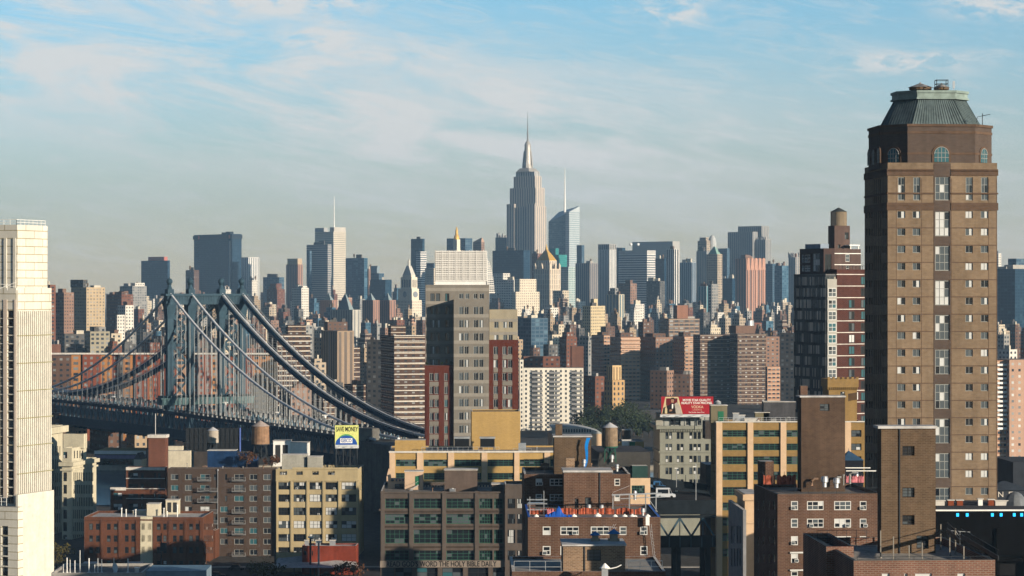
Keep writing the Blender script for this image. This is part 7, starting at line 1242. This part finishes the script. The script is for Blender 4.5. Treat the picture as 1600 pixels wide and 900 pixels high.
A = [
 ('office_tower', 'dark teal slab with a reddish sign box on top, left', 'teal slab with red sign', 4800, 44, [ONE(220.5, 262, 265.5, 407, NAV, 5, 4)]),
 ('office_tower', 'widest navy office slab with a pale vertical stripe, left', 'widest navy slab', 4900, 40, [ONE(303, 363, 377.5, 365.5, NAV, 5, 4)]),
 ('office_tower', 'squat brown box beside the widest navy slab', None, 4700, 44, [ONE(290, 303, 311, 422, M_BRN, 4, 3.6)]),
 ('office_tower', 'pale striped office slab just right of the widest navy slab', None, 4850, 44, [ONE(377, 388, 405, 402, WST, 5, 4)]),
 ('office_tower', 'slate blue box behind a red brick tower, left of the thick cables', None, 4600, 44, [ONE(411, 436, 444, 433, SLT, 5, 4)]),
 ('apartment_tower', 'old red brick stepped tower in front of the slate blue box', None, 3900, 44, [ONE(417, 433, 445, 452, M_RED, 4, 3.4), ONE(422, 432, 440, 443, M_RED, 4, 3.4, 6, 'up', 'upper_tier')]),
 ('office_tower', 'brown tower with a chamfered crown and one sunlit side, left', 'chamfer crowned brown tower', 4400, 44, [ONE(447, 465.5, 473, 413, BRS, 5, 4), ONE(449, 465, 472, 404, pbr('crown_tan', (.42, .32, .22), .8, .1), None, 4, 4, 'up', 'crown')]),
 ('apartment_tower', 'white stepped apartment tower below the chamfer crowned brown one', None, 3300, 44, [ONE(456, 471, 482.5, 450, M_WHT, 3.2, 3.2), ONE(468, 473, 480, 447, M_WHT, 3.2, 3.2, 6, 'up', 'upper_tier')]),
 ('office_tower', 'grey ribbed office tower left of the thin white spire', 'grey ribbed tower', 4700, 44, [ONE(479, 512, 518, 382, GRB, 5, 4), ONE(479, 484, 487, 392, SLT, 5, 4, -10, 0, 'wing')]),
 ('skyscraper', 'beige office tower with lattice screens and a thin white spire, left', 'thin white spire tower', 5300, 44, [ONE(492, 521, 540.5, 362, BGR, 6, 4), ONE(492, 506, 512, 356, fac('screen_grey', (.4, .4, .39), .5, .5, dark=(.2, .22, .24), share=0), 3, 3, 10, 'up', 'lattice_screen'), ONE(None, 522, 540, 355, fac('screen_beige', (.5, .46, .4), .4, .4, dark=(.3, .3, .3), share=0), 3, 3, 12, gz(362, 5300), 'lattice_screen', Ly=14)]),
 ('office_tower', 'blue glass box right of the thin white spire tower', 'blue glass box', 4600, 44, [ONE(540, 569, 574.5, 403, M_BLU, 6, 4)]),
 ('apartment_tower', 'slender peach strip tower between two blue glass boxes', None, 4500, 44, [ONE(574, 576, 580.5, 420, M_PINK, 4, 3.5)]),
 ('office_tower', 'dark glass office with a folded angular roof, left of the clock tower', 'folded roof glass office', 4300, 45, [ONE(578, 602, 612, 437, M_NVY, 5, 4), ONE(579, 592, 600, 427, SLT, 5, 4, 8, 'up', 'upper_tier'), ONE(579, 589, 593, 420, pbr('pale_glass', (.2, .25, .28), .3, .1), None, 4, 10, 'up', 'upper_tier')]),
 ('office_tower', 'very dark slim tower with a white striped neighbour, behind the clock tower', 'slim dark tower', 4600, 44, [ONE(642, 660, 663.5, 373, M_NVY, 5, 4), ONE(None, 657, 666.5, 393, WRB, 5, 4, -40, 0, 'striped_wing', Ly=12)]),
 ('office_tower', 'rounded dark roof over cream floors left of the lattice crown', None, 4400, 44, [ONE(664, 678, 684, 419, CRMF, 4, 4), ONE(666, 678, 684, 411, SLT, 5, 4, 5, 'up', 'upper_tier')]),
 ('office_tower', 'steel blue slab behind the gilded cupola', None, 4900, 44, [ONE(698, 727, 738, 372, SLT, 6, 4)]),
 ('office_tower', 'pinkish tower with a pointed gable right of the gilded cupola', None, 4800, 44, [ONE(739, 752, 757, 378, M_PINK, 4, 4)]),
 ('office_tower', 'dark skeletal tower top left of the needle mast skyscraper', None, 5200, 44, [ONE(774, 792, 798, 371, M_NVY, 4, 4)]),
 ('office_tower', 'broad navy blue slab in front of the needle mast skyscraper', 'broad navy slab', 4400, 44, [ONE(769.5, 818, 828, 391, NAV, 5, 4)]),
 ('office_tower', 'maroon brick shaft at the right foot of the needle mast skyscraper', None, 4200, 44, [ONE(831, 840, 848.5, 396, M_RED, 4, 4)]),
 ('office_tower', 'bright teal glass block behind the gold pyramid tower', 'bright teal block', 4700, 44, [ONE(859, 873, 886, 398, TEAL, 6, 4), ONE(859, 868, 873, 388, TEAL, 6, 4, 3, 'up', 'upper_tier')]),
 ('apartment_tower', 'pale green glass tower with a curved frame right of the gold pyramid', None, 4100, 44, [ONE(875, 888, 899, 417, fac('mint_glass', (.40, .46, .44), .7, .6, dark=(.16, .24, .25), share=.2), 4, 3.6)]),
 ('office_tower', 'small slate tower right of the slanted glass skyscraper', None, 5200, 44, [ONE(901, 909, 913, 383, SLT, 5, 4)]),
 ('office_tower', 'dark blue tower with a taupe sunlit side, left of the white ribbed tower', None, 4500, 44, [ONE(899, 921.5, 934, 411, stripe('taupe_stripe', (.27, .24, .22), (.08, .09, .11), .5), 5, 4)]),
 ('office_tower', 'white ribbed tower with a flat fluted crown, right of centre', 'white ribbed tower', 4600, 45, [ONE(934.5, 952, 963, 390, WST, 4, 4), ONE(934.5, 952, 963, 381.5, stripe('crown_stripe', (.36, .35, .33), (.10, .10, .10), .5), 5, 8, -.6, 'up', 'crown')]),
 ('office_tower', 'dark shaft squeezed between the white ribbed and white louvred towers', None, 4900, 44, [ONE(962, 972, 977, 387, M_NVY, 5, 4)]),
 ('office_tower', 'very wide grey slab behind the white louvred tower', 'wide grey slab', 5300, 44, [ONE(988, 1051, 1062, 377, PLN, None, 4)]),
 ('office_tower', 'white louvred office tower with dark window ribbons', 'white louvred tower', 4500, 44, [ONE(966.5, 1011, 1024.5, 397, WRB, 5, 4.2), ONE(966.5, 1011, 1024.5, 391, pbr('louvre_top', (.42, .41, .39), .8, .1), None, 4, .5, 'up', 'crown')]),
 ('office_tower', 'deep blue glass block right of the white louvred tower', None, 4300, 44, [ONE(1024, 1038, 1042, 404, M_NVY, 5, 4)]),
 ('apartment_tower', 'black and white striped slim tower with one pale face', 'black white striped tower', 4200, 45, [ONE(1041, 1053.5, 1061, 389, stripe('zebra', (.62, .61, .58), (.03, .035, .04), .55), 5, 4)]),
 ('office_tower', 'blue slab with dense vertical fins, right of the striped slim tower', None, 4700, 44, [ONE(1062, 1081, 1087.5, 410, BLS, 5, 4)]),
 ('office_tower', 'stepped beige tower with a small dome, right of centre', 'small dome beige tower', 4700, 44, [ONE(1088, 1104, 1114, 392, GST_, 4, 4), ONE(1090, 1104, 1110, 376, M_OLD, 4, 4, 8, 'up', 'upper_tier'), ONE(1093, 1103, 1107, 371, M_OLD, 4, 4, 12, 'up', 'upper_tier')]),
 ('office_tower', 'peach tower with a green copper cap before the small dome tower', 'green capped peach tower', 4200, 44, [ONE(1104, 1121, 1128.5, 397, M_OLD, 4, 4)]),
 ('office_tower', 'dark wedge of an office behind the broad grey stepped slab', None, 4900, 44, [ONE(1122, 1136, 1140, 388, SLT, 5, 4)]),
 ('office_tower', 'broad grey stepped slab with a bristly roof, right', 'broad grey stepped slab', 5000, 44, [ONE(1137, 1176, 1184, 362, GST_, 5, 4), ONE(1153, 1190, 1201, 353, GST_, 5, 4, 20, 0, 'upper_slab'), ONE(1180, 1196, 1205, 374, GST_, 5, 4, -14, 0, 'side_wing')]),
 ('apartment_tower', 'rose brown tower with notched crown in front of the broad grey slab', 'rose brown notched tower', 3900, 38, [ONE(1149, 1166, 1196, 404, BRS, 6, 4)]),
 ('apartment_tower', 'turquoise and white strip tower below the small dome beige tower', None, 3400, 44, [ONE(1090.5, 1104, 1107, 447, fac('turq_strip', (.34, .42, .42), .5, 1.2, sp=(.05, .17, .2), dark=(.05, .17, .2), share=0), 5, 4)]),
 ('apartment_tower', 'plain grey slim tower touching the turquoise strip tower', None, 3350, 44, [ONE(1106, 1112, 1122, 444, M_GRY, 5, 4)]),
 ('office_tower', 'navy block between the green capped and rose brown towers', None, 4300, 44, [ONE(1128, 1144, 1149, 435, M_NVY, 5, 4)]),
 ('office_tower', 'dark stepped office before the white louvred tower', None, 3800, 44, [ONE(1010, 1031, 1039, 439, M_DRK, 4, 4)]),
 ('apartment_tower', 'brick and grey stepped tower left of the dark stepped office', None, 3700, 44, [ONE(964, 985, 995, 443, M_PINK, 4, 4)]),
 ('apartment_tower', 'blue and yellow strip tower below the white ribbed tower', None, 3300, 44, [ONE(947, 967, 975.5, 460, fac('yel_strip', (.52, .46, .34), .5, 1.2, sp=(.07, .12, .16), dark=(.07, .12, .16), share=0), 6, 4), ONE(953, 961, 966, 450, M_GRY, 5, 4, 4, 'up', 'upper_tier')]),
 ('apartment_tower', 'butter yellow tower with a dark striped left face and a square lantern', 'butter yellow tower', 2600, 45, [ONE(910, 923, 945.5, 478, fac('butter', (.52, .42, .26), .4, .5, share=.15), 3.2, 3.2), ONE(923, 928, 934, 467, pbr('butter_plain', (.52, .42, .26), .85, .1), None, 4, 6, 'up', 'lantern')]),
 ('office_building', 'creamy stepped office block left of the gold pyramid tower', 'creamy stepped block', 3900, 42, [ONE(800, 806, 843, 456, CRMF, 4, 4), ONE(804, 812, 838, 436, CRMF, 4, 4, 8, 'up', 'upper_tier')]),
 ('office_building', 'grey white office block steaming beside the lattice crown', 'grey white block', 4100, 44, [ONE(765, 803, 812, 437, M_WHT, 4, 4), ONE(771, 786, 797, 427, M_WHT, 4, 4, 6, 'up', 'upper_tier')]),
 ('office_building', 'cream ornate office behind the gold pyramid tower base', None, 3800, 44, [ONE(864, 879, 889, 454, M_CRM, 4, 4)]),
 ('apartment_tower', 'leftmost pinkish brick apartment tower beside the pale stone tower', 'leftmost pinkish tower', 2200, 46, [ONE(80.5, 100, 115.5, 457, M_PINK, 3, 2.9)]),
 ('apartment_tower', 'tan spotted apartment tower with a dark left face, left', 'tan spotted tower', 2300, 40, [ONE(111, 135, 164, 449, fac('spotted', (0.3995, 0.3060, 0.1955), .4, .45, share=.5, dark=(.10, .09, .08)), 3.2, 2.9), ONE(110, 130, 137, 437, M_DRK, 3, 3, 30, gz(449, 2300), 'upper_tier')]),
 ('housing_block', 'red brick box peeking over the pale stone tower shoulder', None, 2000, 44, [ONE(66, 78, 87, 445, M_RED, 4, 3)]),
 ('office_building', 'pale grey office with a stubby tank left of the teal slab', None, 3600, 44, [ONE(187, 207, 229, 447, M_GRY, 4, 3.6), ONE(203, 211, 226, 442, M_WHT, 4, 3.6, 6, 'up', 'upper_tier')]),
 ('office_building', 'rounded brown brick block left of the bridge tower', None, 2700, 45, [ONE(166, 190, 208, 460, M_RED, 3.4, 3.4), ONE(178, 190, 200, 456, M_BRN, 3.4, 3.4, 6, 'up', 'upper_tier')]),
 ('apartment_building', 'white stepped corner building in front of the rounded brown block', None, 2400, 42, [ONE(184, 196, 209, 477, M_WHT, 3.2, 3.2), ONE(181, 183, 195, 492, M_WHT, 3.2, 3.2, -8, 0, 'wing')]),
 ('apartment_building', 'olive grey apartment block with even windows above the crimson slab', None, 1750, 20, [ONE(132, 141, 171.5, 518, fac('olive_fac', (.30, .27, .2), .55, .5, share=.2), 3.6, 3), ONE(140, 150, 165, 511, M_GRY, 3, 3, 8, 'up', 'upper_tier')]),
 ('apartment_building', 'dark blue grey flat block left of the olive apartment block', None, 1850, 15, [ONE(None, 101, 133, 522, M_DRK, 3.4, 3, Ly=20)]),
 ('apartment_building', 'creamy low block with awning lines right of the olive apartment block', None, 1800, 18, [ONE(171, 174, 190, 521, M_CRM, 3.4, 3)]),
 ('housing_block', 'rust brown box at the pale stone tower edge above the crimson slab', None, 1700, 20, [ONE(74, 80, 95, 538, pbr('plain_rust', (.14, .07, .05)), None, 3)]),
 ('apartment_tower', 'chequered brown brick tower with pale stacked corner windows, right', 'chequered brown tower', 2250, 20, [ONE(1031, 1045, 1093, 498, fac('chequer', (0.1440, 0.0960, 0.0720), .7, .45, share=.5, band=(.42, .34, .26), bs=.15), 5, 3.2), ONE(1052, 1058, 1075, 477, pbr('chequer_top', (.24, .12, .08), .9, .1), None, 3, 10, 'up', 'upper_tier')]),
 ('apartment_tower', 'plain brown brick box tower left of the chequered brown tower', None, 2200, 25, [ONE(997, 1005, 1020.5, 503, M_BRN, 3.4, 3)]),
 ('apartment_tower', 'grey terraced apartment tower right of the grey stone tower wing', None, 2100, 35, [ONE(809, 830, 856, 497, SLT, 4, 3.2)]),
 ('office_tower', 'deep blue glass slab at the right edge beside the tan tower', 'right edge blue slab', 3000, 44, [ONE(1540, 1586, 1660, 420, M_NVY, 5, 3.8), ONE(1575, 1588, 1660, 404, SLT, 5, 3.8, 30, gz(420, 3000), 'upper_tier')]),
 ('office_tower', 'slim white tower sliver right of the tan tower', None, 4200, 44, [ONE(1555, 1560, 1564.5, 396, M_WHT, 4, 4)]),
 ('office_tower', 'misty grey tower behind the rose brown notched tower, right', None, 4600, 44, [ONE(1196, 1207, 1214, 412, SLT, 5, 4)]),
 ('office_tower', 'pale blue glass tower between notched tower and dark glass tower', None, 4300, 44, [ONE(1210, 1222, 1232, 415, M_BLU, 5, 4)]),
 ('office_tower', 'grey tower with a spiky crown beside the slim glass and brick tower', None, 4500, 44, [ONE(1232, 1243, 1252, 402, GST_, 5, 4)]),
 ('apartment_tower', 'first red brick tower with a glass pyramid cap, left of the clock tower', None, 3300, 44, [ONE(500, 519, 527.5, 469, BRS, 4, 3.4)]),
 ('apartment_tower', 'second red brick tower with a glass pyramid cap, just right of the first', None, 3350, 44, [ONE(529, 541, 550, 469, BRS, 4, 3.4)]),
 ('apartment_tower', 'third red brick tower with a glass pyramid cap, nearer the clock tower', None, 3000, 44, [ONE(566, 583, 593, 469, BRS, 4, 3.4)]),
 ('apartment_tower', 'fourth red brick tower with a glass pyramid cap, next to the clock tower', None, 3050, 44, [ONE(593, 609, 618.5, 469, BRS, 4, 3.4)]),
 ('apartment_building', 'grey striped block with a beige end wall below the glass pyramid caps', None, 2500, 40, [ONE(516, 551, 563.5, 484, stripe('pale_stripe', (.44, .42, .37), (.2, .2, .2), .4), 4, 3.4)]),
 ('apartment_building', 'wide brown penthouse box above the corrugated brown hall', None, 1900, 30, [ONE(507, 512, 543, 503, M_BRN, 4, 3)]),
]
for nm, lb, sh, D, th, ti in A:
    s = T(nm, lb, nm.replace('_', ' '), D, th, ti, sh, clutter=D < 4800 and 'pyramid' not in lb); r = s.first; q = s.last
    if 'glass pyramid' in lb:
        b = MB(); c_ = (r['Lx'] / 2, r['Ly'] / 2); e = .24; b.frus((r['Lx'] * e, r['Lx'] * (1 - e), r['Ly'] * e, r['Ly'] * (1 - e)), (c_[0] - .2, c_[0] + .2, c_[1] - .2, c_[1] + .2), r['z1'] + 1, gz(458, D + 10)); b.box(r['Lx'] * e, r['Lx'] * (1 - e), r['Ly'] * e, r['Ly'] * (1 - e), r['z1'], r['z1'] + 1); s.mb('pyramid_roof', b, pbr('pyramid_glass', (.22, .27, .28), .25, .1)); s.root['group'] = 'red brick towers with glass pyramids'
    if 'red sign' in lb or 'reddish sign' in lb: b = MB(); x, y = r['x0'] + r['Lx'] * .2, r['y0'] + r['Ly'] * .15; b.box(x, x + 8, y, y + r['Ly'] * .6, r['z1'], gz(401, D)); s.mb('sign_box', b, pbr('red_sign', (.42, .15, .12), .7, .2))
    if 'pale vertical stripe' in lb:
        b = MB(); y = s.uL(359.5); b.box(-1.2, .02, y - 1.5, y + 1.5, 0, gz(376, D)); s.mb('stripe', b, pbr('stripe_pale', (.35, .36, .36), .7, .05)); b = MB(); b.box(-2, r['Lx'] + 1, -1.5, r['Ly'] + 1, gz(373, D), gz(367, D)); b.box(8, 16, 20, 36, r['z1'], r['z1'] + 5); b.box(8, 16, 44, 50, r['z1'], r['z1'] + 4); s.mb('crown', b, pbr('crown_navy', (.02, .028, .04), .8, .1))
        for i, u in enumerate((s.uL(361), s.uL(313))): b = MB(); b.box(-2.4, -2.0, u, u + 5, gz(372.5, D), gz(367, D)); s.mb('logo_panel', b, pbr('red_panel', (.45, .14, .11), .7, .05))
    if 'thin white spire,' in lb: b = MB(); b.cyl(r['x0'] + 12, r['y0'] + 12, r['z1'], gz(306, D), 1.5, .5, 6); s.mb('spire', b, WHITE)
    if 'chamfered crown' in lb: pass
    if 'small dome' in lb and 'stepped beige' in lb: b = MB(); x, y = s.loc((1113 - 800) / F * 4740, 4740); R0 = 6.5 * 4740 / F; b.cyl(x, y, 0, gz(381, 4740), R0, n=14); b.lathe(x, y, [(R0, gz(381, 4740)), (R0 * .85, gz(374, 4740)), (R0 * .5, gz(369, 4740)), (.2, gz(367, 4740))], 14); s.mb('dome', b, pbr('dome_grey', (.40, .41, .40), .6, .1))
    if 'green copper cap' in lb: b = MB(); e = .1; b.frus((r['Lx'] * e, r['Lx'] * .9, r['Ly'] * e, r['Ly'] * .9), (r['Lx'] * .45, r['Lx'] * .55, r['Ly'] * .45, r['Ly'] * .55), r['z1'], gz(385, D)); s.mb('copper_cap', b, pbr('copper_green', (.22, .36, .30), .7, .1))
    if 'notched crown' in lb:
        b = MB(); n = 5
        for i in range(n): w_ = r['Lx'] / n; b.frus((i * w_ + .3, (i + 1) * w_ - .3, -.8, 2), (i * w_ + w_ * .3, (i + 1) * w_ - w_ * .3, -.8, 2), gz(422, D), gz(403, D)); b.box(i * w_ + w_ * .36, i * w_ + w_ * .64, -1.2, .02, 0, gz(421, D))
        s.mb('rib', b, pbr('rose_plain', (.45, .25, .18), .85, .1))
    if 'pointed gable' in lb: b = MB(); b.frus((0, r['Lx'], 0, r['Ly']), (r['Lx'] * .4, r['Lx'] * .6, r['Ly'] * .1, r['Ly'] * .2), r['z1'], r['z1'] + 8); s.mb('gable_roof', b, pbr('gable_pink', (.42, .28, .2), .85, .1))
    if 'spiky crown' in lb or 'bristly roof' in lb or 'skeletal' in lb:
        b = MB(); g_ = random.Random(lb)
        for i in range(14): x, y = q['x0'] + g_.random() * q['Lx'], q['y0'] + g_.random() * q['Ly']; b.box(x, x + 2.2, y, y + 2.2, q['z1'] - .5, q['z1'] + g_.uniform(3, 11) * (.6 if 'bristly' in lb else 1))
        s.mb('spikes' if 'spiky' in lb else 'roof_mast', b, pbr('spike_grey', (.3, .29, .28), .8, .1))
    if 'very wide grey' in lb: 
        for px in (985.5, 997): b = MB(); x, y = s.loc((px - 800) / F * 5290, 5290); b.ball(x, y, gz(382, 5290), 3.3); s.mb('roof_dish', b, WHITE)
    if 'folded angular' in lb: b = MB(); b.frus((q['x0'], q['x0'] + q['Lx'], q['y0'], q['y0'] + q['Ly']), (q['x0'] + q['Lx'] * .2, q['x0'] + q['Lx'] * 1.2, q['y0'], q['y0'] + q['Ly']), q['z1'], q['z1'] + 5); s.mb('folded_roof', b, pbr('pale_glass', (.2, .25, .28)))
# ------------------------------------------------------------------ the mass of smaller buildings between, kept only where it can be seen
KIND = [('tan brick', M_TAN), ('red brick', M_RED), ('brown brick', M_BRN), ('pink brick', M_PINK), ('cream', M_CRM), ('white', M_WHT), ('grey', M_GRY), ('dark grey', M_DRK), ('old stone', M_OLD), ('balconied brick', M_BLC), ('banded brick', M_BND), ('blue glass', M_BLU)]
g = random.Random(99)
# leave room for what a step to the side would uncover beside the two nearest towers
SIL[:] = [((a + 26, c - 26, y, d) if d < 620 and y < 460 and c - a > 120 else (a, c, y, d)) for (a, c, y, d) in SIL]
def env(x0, x1, D):
    lo = [2000] * (int(x1) - int(x0) + 1)
    for (a, c, y, d) in SIL:
        if d < D and c > x0 and a < x1:
            for i in range(max(0, int(a) - int(x0)), min(len(lo), int(c) - int(x0) + 1)): lo[i] = min(lo[i], y)
    return lo
ROWS = [(1290, 640, 668, 18, 34), (1420, 598, 640, 16, 34), (1580, 566, 606, 15, 30), (1780, 540, 575, 13, 28), (2050, 521, 548, 12, 26), (2400, 508, 530, 11, 24), (2600, 502, 522, 10, 19), (2800, 495, 515, 10, 22), (3200, 484, 503, 9, 20), (3400, 479, 498, 8, 16), (3600, 474, 493, 9, 20), (4100, 464, 485, 9, 20), (4700, 452, 474, 10, 22)]
FILL = []
for (D, ya, yb, wa, wb_) in ROWS:
    x = 60 + g.uniform(0, 10)
    while x < 1620:
        wd = g.uniform(wa, wb_) * (1.5 if D < 1500 else 1.25); yt = g.uniform(ya, yb)
        if D > 3000 and g.random() < .16: yt -= g.uniform(4, 16)
        if D > 4000 and (150 < x < 220): yt = max(yt, 470)
        if D < 2000 and 812 < x + wd and x < 1250: x += wd; continue
        if D < 1700 and 590 < x + wd and x < 670: x += wd; continue
        vis = sum(max(0, min(700, e) - yt) for e in env(x, x + wd, D))
        if vis > wd * 3.2 and vis > 55: FILL.append((x, wd, yt, D + g.uniform(-60, 60))); SIL.append((x, x + wd, yt, D))
        x += wd * g.uniform(.85, 1.35)
print('filler', len(FILL), 'marks', len(MARKS), 'sil', len(SIL))
recs = []
for (x, wd, yt, D) in FILL:
    wts = (5, 3, 5, 2, 3, 2, 3, 3, 4, 1, 2, .7) if D < 2600 else (5, 2.5, 3, 2, 4, 3, 4, 3, 5, .6, .8, 2.5)
    kn, mt = g.choices(KIND, wts)[0]; th = g.uniform(20, 34) if D < 2000 else g.uniform(34, 47); fr = g.uniform(.35, .6)
    s = Site('apartment_building' if D < 3000 else 'office_building', 'x', 'building', x + wd * fr, D, th, 'buildings crowded between the river and the towers'); fl = g.uniform(3.0, 3.6); bay = g.uniform(2.8, 4.2)
    r = s.box('wall', x, None, x + wd, yt, mat=mt, bay=bay, floor=fl, roof=g.choice((ROOF, ROOFD, ROOFW)))
    if g.random() < .35: r = s.box('upper_tier', x + wd * .15, x + wd * (fr + .02), x + wd * .8, yt - g.uniform(3, 8), zb=r['z1'], d=3, mat=mt, bay=bay, floor=fl); kn = 'stepped ' + kn
    roof_bits(s, r, None, None, x * 7 + D)
    mk = min((m for m in MARKS), key=lambda m: abs(m[1] - (x + wd / 2)) + (0 if abs(m[1] - x) < 60 else 60)); dx = x + wd / 2 - mk[1]
    rel = 'below' if abs(dx) < mk[3] * .4 + 3 else ('left below' if dx < 0 else 'right below')
    recs.append([s, kn, 'low' if yt > 540 else ('mid height' if yt > 500 else 'distant'), rel, mk[0], x + wd / 2, yt])
groups = {}
for q in recs: groups.setdefault(tuple(q[1:5]), []).append(q)
ORD = ['', 'second ', 'third ', 'fourth ', 'fifth ', 'sixth ', 'seventh ', 'eighth ', 'ninth ', 'tenth ', 'eleventh ', 'twelfth ', 'thirteenth ', 'fourteenth ', 'fifteenth ']
for k, qs in groups.items():
    qs.sort(key=lambda q: q[5])
    for i, q in enumerate(qs):
        pre = '' if len(qs) == 1 else (['left one of two ', 'right one of two '][i] if len(qs) == 2 else ('leftmost ' if i == 0 else 'rightmost ' if i == len(qs) - 1 else ORD[i] + 'from left '))
        q[0].root['label'] = f'{pre}{k[1]} {k[0]} building {k[2]} the {k[3]}'
# far city beyond everything, reads as one mass
b = MB(); g = random.Random(5)
for i in range(260): D = g.uniform(6000, 8600); px = g.uniform(-60, 1660); w_ = g.uniform(25, 60); x = (px - 800) / F * D; h = gz(g.uniform(456, 470), D); b.fbox(x, x + w_, D, D + w_, 0, max(20, h), 5, 4, 0, 1)
tag(b.build('distant_city', [M_GRY, ROOF]), kind='stuff')
